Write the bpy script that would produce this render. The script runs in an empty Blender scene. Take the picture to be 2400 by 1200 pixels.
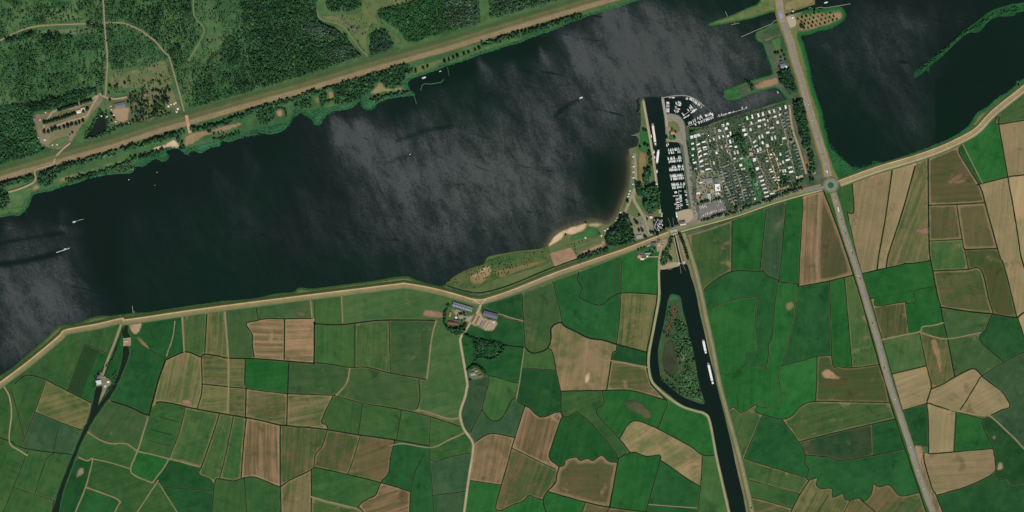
import bpy, math, random
import numpy as np
from mathutils import Vector
from mathutils.geometry import delaunay_2d_cdt

# ------------------------------------------------------------------ camera, sky, sun, exposure
S = 1.46                                   # metres per photograph pixel
def W(x, y): return ((x - 1200.0) * S, (600.0 - y) * S)
SC = bpy.context.scene
COL = SC.collection
R = random.Random(7)
NR = np.random.default_rng(7)

cam_d = bpy.data.cameras.new("camera"); cam = bpy.data.objects.new("camera", cam_d); COL.objects.link(cam)
ALT = 9000.0
cam.location = (0, 0, ALT); cam.rotation_euler = (0, 0, 0)
cam_d.sensor_width = 36.0; cam_d.lens = 36.0 * ALT / (2400 * S)
cam_d.clip_start = 100.0; cam_d.clip_end = 40000.0
SC.camera = cam

SUN_AZ, SUN_EL = math.radians(164), math.radians(52)
wd = bpy.data.worlds.new("World"); SC.world = wd; wd.use_nodes = True
nt = wd.node_tree
sky = nt.nodes.new("ShaderNodeTexSky"); sky.sky_type = 'NISHITA'; sky.sun_disc = False
sky.sun_elevation = SUN_EL; sky.sun_rotation = SUN_AZ
bg = nt.nodes["Background"]; bg.inputs[1].default_value = 0.06
nt.links.new(sky.outputs[0], bg.inputs[0])
sun_d = bpy.data.lights.new("sun", 'SUN'); sun = bpy.data.objects.new("sun", sun_d); COL.objects.link(sun)
sun_d.energy = 3.6; sun_d.angle = math.radians(0.5); sun_d.color = (1.0, 0.965, 0.91)
sv = Vector((math.sin(SUN_AZ) * math.cos(SUN_EL), math.cos(SUN_AZ) * math.cos(SUN_EL), math.sin(SUN_EL)))
sun.rotation_euler = sv.to_track_quat('Z', 'Y').to_euler(); sun.location = (0, 0, 3000)
SC.view_settings.view_transform = 'Standard'; SC.view_settings.look = 'None'
SC.view_settings.exposure = 0.0; SC.view_settings.gamma = 1.0; SC.view_settings.use_curve_mapping = False
SC.cycles.max_bounces = 4; SC.cycles.use_denoising = False

# ------------------------------------------------------------------ helpers
def lin(v):
    v = v / 255.0
    return v / 12.92 if v <= 0.04045 else ((v + 0.055) / 1.055) ** 2.4
GAIN = 1.0
def C(r, g, b): return (lin(r) / GAIN, lin(g) / GAIN, lin(b) / GAIN)

def crom(pts, n=4):
    """smooth curve through the points"""
    if len(pts) < 3: return [tuple(p) for p in pts]
    P = [np.array(p, float) for p in pts]
    P = [2 * P[0] - P[1]] + P + [2 * P[-1] - P[-2]]
    out = []
    for i in range(1, len(P) - 2):
        p0, p1, p2, p3 = P[i - 1:i + 3]
        for k in range(n):
            t = k / n
            out.append(tuple(0.5 * (2 * p1 + (p2 - p0) * t + (2 * p0 - 5 * p1 + 4 * p2 - p3) * t * t + (3 * p1 - p0 - 3 * p2 + p3) * t ** 3)))
    out.append(tuple(P[-2]))
    return out
def closed_crom(pts, n=3):
    m = len(pts); P = [np.array(p, float) for p in pts]; out = []
    for i in range(m):
        p0, p1, p2, p3 = P[i - 1], P[i], P[(i + 1) % m], P[(i + 2) % m]
        for k in range(n):
            t = k / n
            out.append(tuple(0.5 * (2 * p1 + (p2 - p0) * t + (2 * p0 - 5 * p1 + 4 * p2 - p3) * t * t + (3 * p1 - p0 - 3 * p2 + p3) * t ** 3)))
    return out
def ext_frame(pts, d=160):
    """continue a line that leaves the photograph"""
    pts = [tuple(p) for p in pts]
    def go(a, b):
        x, y = b
        if x <= 1 or x >= 2399 or y >= 1199 or (y <= 1):
            v = np.array(b, float) - np.array(a, float); L = np.hypot(*v)
            if L > 0:
                v /= L
                return tuple(np.array(b) + v * d)
        return None
    e = go(pts[-2], pts[-1]); s = go(pts[1], pts[0])
    return ([s] if s else []) + pts + ([e] if e else [])
def overshoot(pts, d=6):
    P = [np.array(p, float) for p in pts]
    a = P[0] - P[1]; a /= (np.hypot(*a) + 1e-9)
    b = P[-1] - P[-2]; b /= (np.hypot(*b) + 1e-9)
    return [tuple(P[0] + a * d)] + [tuple(p) for p in P] + [tuple(P[-1] + b * d)]

def new_mesh(name, V, F, mat=None, smooth=False):
    me = bpy.data.meshes.new(name)
    V = np.asarray(V, np.float32); 
    if isinstance(F, np.ndarray):
        me.vertices.add(len(V)); me.vertices.foreach_set("co", V.ravel())
        n, k = F.shape
        me.loops.add(n * k); me.loops.foreach_set("vertex_index", F.ravel().astype(np.int32))
        me.polygons.add(n); me.polygons.foreach_set("loop_start", np.arange(0, n * k, k, dtype=np.int32))
        me.update(calc_edges=True)
    else:
        me.from_pydata([tuple(map(float, v)) for v in V], [], F); me.update()
    if mat: me.materials.append(mat)
    if smooth: me.polygons.foreach_set("use_smooth", np.ones(len(me.polygons), bool))
    return me
def attr_f(me, name, vals):
    a = me.attributes.new(name, 'FLOAT', 'POINT'); a.data.foreach_set("value", np.asarray(vals, np.float32))
def attr_c(me, name, vals):
    vals = np.asarray(vals, np.float32)
    if vals.shape[1] == 3: vals = np.hstack([vals, np.ones((len(vals), 1), np.float32)])
    a = me.attributes.new(name, 'FLOAT_COLOR', 'POINT'); a.data.foreach_set("color", vals.ravel())
def link(name, me, parent=None, loc=None, rz=0.0):
    o = bpy.data.objects.new(name, me); COL.objects.link(o)
    if parent is not None: o.parent = parent
    if loc is not None: o.location = loc
    o.rotation_euler[2] = rz
    return o
def tag(o, label=None, cat=None, group=None, kind=None):
    if label: o["label"] = label
    if cat: o["category"] = cat
    if group: o["group"] = group
    if kind: o["kind"] = kind
    return o
ORD = "first second third fourth fifth sixth seventh eighth ninth tenth eleventh twelfth thirteenth fourteenth fifteenth sixteenth seventeenth eighteenth nineteenth twentieth".split()
TENS = {2: "twenty", 3: "thirty", 4: "forty", 5: "fifty", 6: "sixty", 7: "seventy", 8: "eighty", 9: "ninety"}
def ordinal(i):
    i += 1
    if i <= 20: return ORD[i - 1]
    if i >= 100: return "hundred-and-" + ordinal(i - 101) if i > 100 else "hundredth"
    t, u = divmod(i, 10)
    return TENS[t] + ("-" + ORD[u - 1] if u else "th")
LAND = 0.8                                  # land stands above the water at z = 0

LMARK = [("the roundabout", 1947, 434), ("the farm with the long barns", 1095, 740), ("the hedged house on the farm lane", 1112, 875), ("the lock", 1587, 590),
         ("the wooded canal island", 1595, 820), ("the pumping station", 240, 890), ("the fan-shaped sandy yard", 315, 770), ("the lay-by", 2163, 1090),
         ("the farm track bend", 2310, 977), ("the northern kink of the dike path", 945, 664), ("the forked path junction", 1127, 712), ("the bend in the farm lane", 1107, 1040),
         ("the bare soil patch", 1490, 950), ("the dark wide ditch corner", 350, 968), ("the lower canal bend", 1660, 985), ("the blue-grey ditch", 2300, 735),
         ("the barge pair on the canal", 1658, 850), ("the ring-marked pasture", 1490, 1110), ("the ditch meander", 1950, 1150), ("the swimming beach", 1340, 540),
         ("the walled harbour", 1600, 250), ("the marina", 1583, 410), ("the chalet park", 1740, 370), ("the white barn in the woods", 190, 260), ("the road bridge", 1831, 36),
         ("the reed causeway", 2260, 90), ("the gravel spit with tree grid", 1925, 45), ("the woodland ring path", 300, 80), ("the grassy forest clearing", 850, 40)]
_rank = {}
def where(x, y, what):
    d = sorted((math.hypot(x - a, y - b), n, a, b) for n, a, b in LMARK)
    _, n, a, b = d[0]
    dx, dy = x - a, b - y
    k = int(round(math.atan2(dx, dy) / (math.pi / 4))) % 8
    dirn = ["north", "north-east", "east", "south-east", "south", "south-west", "west", "north-west"][k]
    key = (what, n, dirn); i = _rank.get(key, 0); _rank[key] = i + 1
    if i == 0: return f"{dirn} of {n}"
    return f"{ordinal(i)} nearest {dirn} of {n}"

# ------------------------------------------------------------------ node materials
def N(t, kind, **kw):
    n = t.nodes.new(kind)
    for k, v in kw.items(): setattr(n, k, v)
    return n
def base_mat(name, rough=0.95, spec=0.15):
    m = bpy.data.materials.new(name); m.use_nodes = True
    b = m.node_tree.nodes["Principled BSDF"]
    b.inputs["Roughness"].default_value = rough; b.inputs["Specular IOR Level"].default_value = spec
    return m, m.node_tree, b
def mth(t, op, a, b=None, c=None, clamp=False):
    n = N(t, "ShaderNodeMath", operation=op, use_clamp=clamp)
    for i, v in enumerate((a, b, c)):
        if v is None: continue
        if isinstance(v, (int, float)): n.inputs[i].default_value = v
        else: t.links.new(v, n.inputs[i])
    return n.outputs[0]
def mixc(t, f, a, b, mode='MIX'):
    n = N(t, "ShaderNodeMix", data_type='RGBA', blend_type=mode)
    for i, v in ((0, f), (6, a), (7, b)):
        if isinstance(v, (int, float)): n.inputs[i].default_value = v
        elif isinstance(v, tuple): n.inputs[i].default_value = (*v[:3], 1)
        else: t.links.new(v, n.inputs[i])
    return n.outputs[2]
def noise(t, vec, scale, detail=3, rough=0.55, dist=0.0):
    n = N(t, "ShaderNodeTexNoise")
    n.inputs["Scale"].default_value = scale; n.inputs["Detail"].default_value = detail
    n.inputs["Roughness"].default_value = rough; n.inputs["Distortion"].default_value = dist
    if vec is not None: t.links.new(vec, n.inputs["Vector"])
    return n.outputs["Fac"]
def ramp01(t, v, lo, hi):
    n = N(t, "ShaderNodeMapRange", interpolation_type='SMOOTHSTEP'); t.links.new(v, n.inputs[0])
    n.inputs[1].default_value = lo; n.inputs[2].default_value = hi
    return n.outputs[0]
def oattr(t, name, typ='OBJECT'):
    return N(t, "ShaderNodeAttribute", attribute_type=typ, attribute_name=name)

def make_field_mat(fray=False):
    """one soil-and-grass material; each field carries its own colours and grain direction as object properties"""
    m, t, b = base_mat("field_soil", 0.95, 0.1)
    pos = N(t, "ShaderNodeNewGeometry").outputs["Position"]
    ca, cb, cc = (oattr(t, n).outputs["Color"] for n in ("colour_main", "colour_second", "colour_border"))
    gr = N(t, "ShaderNodeSeparateXYZ"); t.links.new(oattr(t, "grain").outputs["Vector"], gr.inputs[0])
    ang, stren, bw = gr.outputs
    off = oattr(t, "seed_offset").outputs["Fac"]
    comb = N(t, "ShaderNodeCombineXYZ"); t.links.new(off, comb.inputs[2])
    va = N(t, "ShaderNodeVectorMath", operation='ADD'); t.links.new(pos, va.inputs[0]); t.links.new(comb.outputs[0], va.inputs[1])
    v = va.outputs[0]
    big = ramp01(t, noise(t, v, 0.0075, 4, 0.6, 0.4), 0.36, 0.66)
    mid = noise(t, v, 0.035, 4, 0.6)
    fin = noise(t, v, 0.22, 2, 0.7)
    # streaks along the working direction
    rot = N(t, "ShaderNodeVectorRotate", rotation_type='Z_AXIS'); t.links.new(v, rot.inputs["Vector"]); t.links.new(ang, rot.inputs["Angle"])
    sc = N(t, "ShaderNodeVectorMath", operation='MULTIPLY'); t.links.new(rot.outputs[0], sc.inputs[0]); sc.inputs[1].default_value = (0.0035, 0.1, 0.05)
    st = ramp01(t, noise(t, sc.outputs[0], 1.0, 4, 0.65, 0.35), 0.32, 0.68)
    f = mth(t, 'ADD', mth(t, 'MULTIPLY', big, mth(t, 'SUBTRACT', 1.0, mth(t, 'MULTIPLY', stren, 0.6))), mth(t, 'MULTIPLY', st, stren))
    f = mth(t, 'ADD', f, mth(t, 'MULTIPLY', mth(t, 'SUBTRACT', mid, 0.5), 1.5), clamp=True)
    col = mixc(t, f, ca, cb)
    ed = oattr(t, "edge", 'GEOMETRY').outputs["Fac"]
    edn = mth(t, 'ADD', ed, mth(t, 'MULTIPLY', mth(t, 'SUBTRACT', mid, 0.5), 9.0))
    q = mth(t, 'SUBTRACT', 1.0, mth(t, 'DIVIDE', edn, mth(t, 'ADD', bw, 0.01)), clamp=True)
    q = mth(t, 'MULTIPLY', mth(t, 'POWER', q, 0.7), 0.9, clamp=True)
    q = mth(t, 'MULTIPLY', q, mth(t, 'GREATER_THAN', bw, 0.05))
    col = mixc(t, q, col, cc)
    dry = ramp01(t, noise(t, v, 0.013, 5, 0.62, 0.5), 0.60, 0.74)
    col = mixc(t, mth(t, 'MULTIPLY', dry, oattr(t, "dryness").outputs["Fac"]), col, cc)
    sc3 = N(t, "ShaderNodeVectorMath", operation='MULTIPLY'); t.links.new(rot.outputs[0], sc3.inputs[0]); sc3.inputs[1].default_value = (0.002, 0.03, 0.05)
    band = noise(t, sc3.outputs[0], 1.0, 2, 0.5)
    g = mth(t, 'ADD', 0.52, mth(t, 'MULTIPLY', mth(t, 'ADD', mth(t, 'ADD', mth(t, 'MULTIPLY', fin, 0.4), mth(t, 'MULTIPLY', mid, 0.42)), mth(t, 'MULTIPLY', band, 0.33)), 0.84))
    sx = N(t, "ShaderNodeSeparateXYZ"); t.links.new(rot.outputs[0], sx.inputs[0])
    per = mth(t, 'PINGPONG', mth(t, 'ADD', sx.outputs[1], mth(t, 'MULTIPLY', mid, 3.0)), 11.0)
    tram = mth(t, 'MULTIPLY', mth(t, 'SUBTRACT', 1.0, ramp01(t, per, 0.6, 2.6)), mth(t, 'MULTIPLY', ramp01(t, noise(t, v, 0.02, 2), .4, .6), stren))
    g = mth(t, 'MULTIPLY', g, mth(t, 'SUBTRACT', 1.0, mth(t, 'MULTIPLY', tram, 0.22)))
    wet = ramp01(t, noise(t, v, 0.018, 5, 0.6, 0.8), 0.56, 0.72)
    g = mth(t, 'MULTIPLY', g, mth(t, 'SUBTRACT', 1.0, mth(t, 'MULTIPLY', wet, 0.3)))
    gv = N(t, "ShaderNodeVectorMath", operation='SCALE'); t.links.new(col, gv.inputs[0]); t.links.new(g, gv.inputs["Scale"])
    t.links.new(gv.outputs[0], b.inputs["Base Color"])
    bp = N(t, "ShaderNodeBump"); bp.inputs["Strength"].default_value = 0.5; bp.inputs["Distance"].default_value = 0.8
    t.links.new(fin, bp.inputs["Height"]); t.links.new(bp.outputs[0], b.inputs["Normal"])
    if fray:
        e2 = mth(t, 'ADD', oattr(t, "edge", 'GEOMETRY').outputs["Fac"], mth(t, 'MULTIPLY', mth(t, 'SUBTRACT', mth(t, 'ADD', mth(t, 'MULTIPLY', mid, .6), mth(t, 'MULTIPLY', fin, .4)), 0.56), 17.0))
        tr = N(t, "ShaderNodeBsdfTransparent"); mx = N(t, "ShaderNodeMixShader")
        t.links.new(ramp01(t, e2, -1.5, 4.0), mx.inputs[0]); t.links.new(tr.outputs[0], mx.inputs[1]); t.links.new(b.outputs[0], mx.inputs[2])
        t.links.new(mx.outputs[0], t.nodes["Material Output"].inputs[0])
    return m
M_FIELD = make_field_mat()
M_FRAY = make_field_mat(True); M_FRAY.name = "worn_turf"

def make_col_mat(name, amp=0.3, sc=0.2, sc2=0.03, rough=0.95, spec=0.1, bump=0.0):
    """colour from the 'col' attribute, broken up by noise"""
    m, t, b = base_mat(name, rough, spec)
    pos = N(t, "ShaderNodeNewGeometry").outputs["Position"]
    c = oattr(t, "col", 'GEOMETRY').outputs["Color"]
    n1, n2 = noise(t, pos, sc, 3, 0.65), noise(t, pos, sc2, 4, 0.6)
    g = mth(t, 'ADD', 1.0 - amp, mth(t, 'MULTIPLY', mth(t, 'ADD', n1, n2), amp))
    gv = N(t, "ShaderNodeVectorMath", operation='SCALE'); t.links.new(c, gv.inputs[0]); t.links.new(g, gv.inputs["Scale"])
    t.links.new(gv.outputs[0], b.inputs["Base Color"])
    if bump:
        bp = N(t, "ShaderNodeBump"); bp.inputs["Strength"].default_value = bump; bp.inputs["Distance"].default_value = 0.5
        t.links.new(n1, bp.inputs["Height"]); t.links.new(bp.outputs[0], b.inputs["Normal"])
    return m
M_STRIP = make_col_mat("verge_and_path", 0.55, 0.14, 0.02, bump=0.4)
M_ROAD = make_col_mat("asphalt", 0.25, 0.25, 0.02, 0.9, 0.2)
M_LEAF = make_col_mat("foliage", 0.5, 0.35, 0.05, 0.8, 0.2)

def plain(name, c, rough=0.7, spec=0.3, amp=0.18, sc=0.6):
    m, t, b = base_mat(name, rough, spec)
    pos = N(t, "ShaderNodeTexCoord").outputs["Object"]
    n1 = noise(t, pos, sc, 4, 0.6)
    col = mixc(t, n1, tuple(v * (1 - amp) for v in c), tuple(min(0.95, v * (1 + amp)) for v in c))
    t.links.new(col, b.inputs["Base Color"])
    return m

def make_water():
    m, t, b = base_mat("lake_water", 0.2, 0.5)
    pos = N(t, "ShaderNodeNewGeometry").outputs["Position"]
    wind = oattr(t, "wind", 'GEOMETRY').outputs["Fac"]
    shal = oattr(t, "shallow", 'GEOMETRY').outputs["Fac"]
    # streaks drawn out along the wind (from the north-west)
    rot = N(t, "ShaderNodeVectorRotate", rotation_type='Z_AXIS'); t.links.new(pos, rot.inputs["Vector"]); rot.inputs["Angle"].default_value = math.radians(-118)
    sc = N(t, "ShaderNodeVectorMath", operation='MULTIPLY'); t.links.new(rot.outputs[0], sc.inputs[0]); sc.inputs[1].default_value = (0.009, 0.02, 0.01)
    cloud = noise(t, sc.outputs[0], 1.0, 6, 0.66, 0.25)
    dk = N(t, "ShaderNodeVectorRotate", rotation_type='Z_AXIS'); t.links.new(pos, dk.inputs["Vector"]); dk.inputs["Angle"].default_value = math.radians(14)
    s2 = N(t, "ShaderNodeVectorMath", operation='MULTIPLY'); t.links.new(dk.outputs[0], s2.inputs[0]); s2.inputs[1].default_value = (0.006, 0.05, 0.02)
    slick = ramp01(t, noise(t, s2.outputs[0], 1.0, 3, 0.55, 0.8), 0.64, 0.74)
    grain = mth(t, 'ADD', mth(t, 'MULTIPLY', noise(t, pos, 0.15, 3, 0.8), 0.7), mth(t, 'MULTIPLY', noise(t, sc.outputs[0], 7.0, 3, 0.7), 0.3))
    w = mth(t, 'MULTIPLY', wind, mth(t, 'ADD', 0.45, mth(t, 'MULTIPLY', ramp01(t, cloud, 0.22, 0.78), 0.85)))
    w = mth(t, 'MULTIPLY', w, mth(t, 'SUBTRACT', 1.0, mth(t, 'MULTIPLY', slick, 0.7)))
    w = mth(t, 'MULTIPLY', w, mth(t, 'ADD', -0.15, mth(t, 'MULTIPLY', grain, 2.3)), clamp=True)
    # wind-ruffled water is rough and catches the sun, calm water is smooth and dark
    t.links.new(mth(t, 'ADD', 0.06, mth(t, 'MULTIPLY', mth(t, 'POWER', w, 0.62), 0.5)), b.inputs["Roughness"])
    b.inputs["IOR"].default_value = 1.52; t.links.new(mth(t, 'ADD', 0.18, mth(t, 'MULTIPLY', w, 1.1), clamp=True), b.inputs["Specular IOR Level"])
    deep = mixc(t, ramp01(t, noise(t, pos, 0.0016, 3), 0.4, 0.6), C(13, 33, 22), C(17, 30, 24))
    col = mixc(t, shal, deep, C(96, 84, 62))
    t.links.new(col, b.inputs["Base Color"])
    return m
M_WATER = make_water()
# ------------------------------------------------------------------ survey of the ground: lines in photograph pixels
def pp(s): return [tuple(float(v) for v in q.split(",")) for q in s.split()]
SHORE = {  # land edge against the water; closed ones are islands or basins
"north": "-160,560 0,510 30,504 45,504 65,485 75,460 92,452 118,447 150,435 170,431 215,416 265,408 308,405 314,392 325,389 337,389 362,372 380,378 394,371 390,352 420,348 435,362 445,357 452,351 472,358 490,347 515,341 520,328 537,332 575,319 600,316 605,310 632,314 655,309 670,300 682,282 692,262 707,265 732,280 737,291 750,291 760,275 780,260 815,256 832,247 845,232 847,247 860,257 875,254 885,242 907,232 932,227 957,224 970,222 955,207 951,200 962,185 990,176 1020,165 1045,155 1087,142 1117,130 1150,120 1200,104 1215,101 1240,90 1267,80 1300,69 1330,54 1362,42 1400,31 1450,15 1495,0 1700,-62 2000,-160",
"south": "-160,1000 0,882 32,860 100,800 137,765 175,760 225,742 262,741 287,737 315,734 350,732 410,722 495,710 525,706 600,699 645,689 687,685 700,675 727,677 750,675 825,665 887,657 932,649 957,649 982,659 1025,670 1045,667 1062,650 1095,632 1132,620 1140,607 1150,600 1205,590 1265,583 1285,572 1300,552 1325,536 1372,522 1400,520 1420,526 1437,515 1450,495 1462,465 1474,435 1477,400 1477,367 1474,350 1492,343 1497,332 1495,322 1487,315 1500,307 1502,275 1501,250 1504,235 1511,235 1520,297 1527,332 1535,380 1541,425 1546,465 1550,497 1551,508 1532,510 1534,543 1552,541 1560,533 1571,530 1576,538 1577,546 1578,550 1587,592 1593,619 1590,622 1549,630 1549,700 1537,750 1527,800 1524,832 1524,865 1532,895 1537,900 1570,927 1600,950 1630,960 1650,965 1662,980 1670,1012 1680,1060 1692,1112 1707,1175 1712,1200 1750,1360",
"east": "1787,1360 1749,1200 1742,1162 1727,1100 1712,1030 1695,962 1680,900 1667,850 1660,820 1650,775 1640,732 1630,682 1620,650 1611,621 1600,621 1599,619 1591,587 1582,550 1581,546 1580,538 1579,529 1585,527 1592,525 1588,520 1584,497 1592,494 1613,489 1612,482 1610,457 1607,436 1603,402 1601,379 1597,358 1591,336 1571,333 1561,338 1560,312 1559,300 1556,272 1550,230 1556,231 1562,263 1583,267 1592,270 1599,277 1604,285 1607,293 1612,298 1640,298 1660,293 1680,284 1730,269 1780,254 1810,244 1843,234 1843,229 1838,224 1830,213 1820,206 1810,206 1780,214 1760,220 1730,231 1710,234 1698,228 1697,217 1700,211 1730,201 1755,190 1770,186 1808,175 1809,162 1800,135 1794,118 1788,102 1776,96 1771,85 1774,75 1792,67 1808,58 1827,51 1830,45 1838.5,38.5 1904,21 1912,21 1927,22 1967,16 1979,27 1981,35 1975,48 1948,65 1917,72 1896,80 1877,83 1880,97 1885,110 1897,160 1902,190 1912,225 1925,262 1931,298 1936,310 1942,340 1960,360 1982,380 1995,391 2012,395 2042,387 2050,380 2080,382 2125,365 2170,350 2192,340 2225,327 2257,307 2275,292 2290,267 2315,252 2337,232 2370,212 2385,197 2400,187 2560,95",
"spit": "1960,-160 1912,-30 1910,9 1904,12 1837,33 1822,29 1808,28 1781,36 1762,42 1720,51 1667,60 1665,54 1712,37 1750,20 1782,2 1800,-60 1850,-160",
"reeds": "2560,-30 2400,5 2362,12 2320,27 2287,52 2262,70 2225,105 2200,122 2165,152 2147,165 2140,179 2150,181 2170,165 2177,170 2180,155 2200,140 2225,115 2250,92 2270,77 2295,75 2315,52 2337,40 2375,37 2400,27 2560,20",
}
SHORE_CLOSED = {
"canal_island": "1572,690 1582,690 1595,697 1600,725 1610,762 1615,787 1622,812 1630,850 1637,897 1642,912 1650,937 1649,947 1630,942 1600,930 1580,915 1562,900 1550,887 1545,865 1542,825 1547,795 1555,762 1562,725 1565,705",
"left_canal": "290,810 303,810 303,834 288,874 274,906 260,930 250,940 225,977 205,1012 190,1042 177,1075 162,1112 150,1150 142,1175 139,1200 120,1360 95,1360 120,1200 125,1175 136,1150 150,1112 165,1075 180,1040 192,1010 205,985 216,942 224,908 242,904 239,922 230,946 232,948 250,924 268,896 280,866 286,842",
"gate_pool": "297,752 300,766 300,778 306,790 294,793 287,786 286,774 292,766 294,752",
"wood_pond": "232,262 242,262 249,290 251,300 240,311 210,322 199,320 215,300 226,280",
"camp_pond": "1727,314 1737,314 1742,330 1735,334 1729,322",
}
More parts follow.
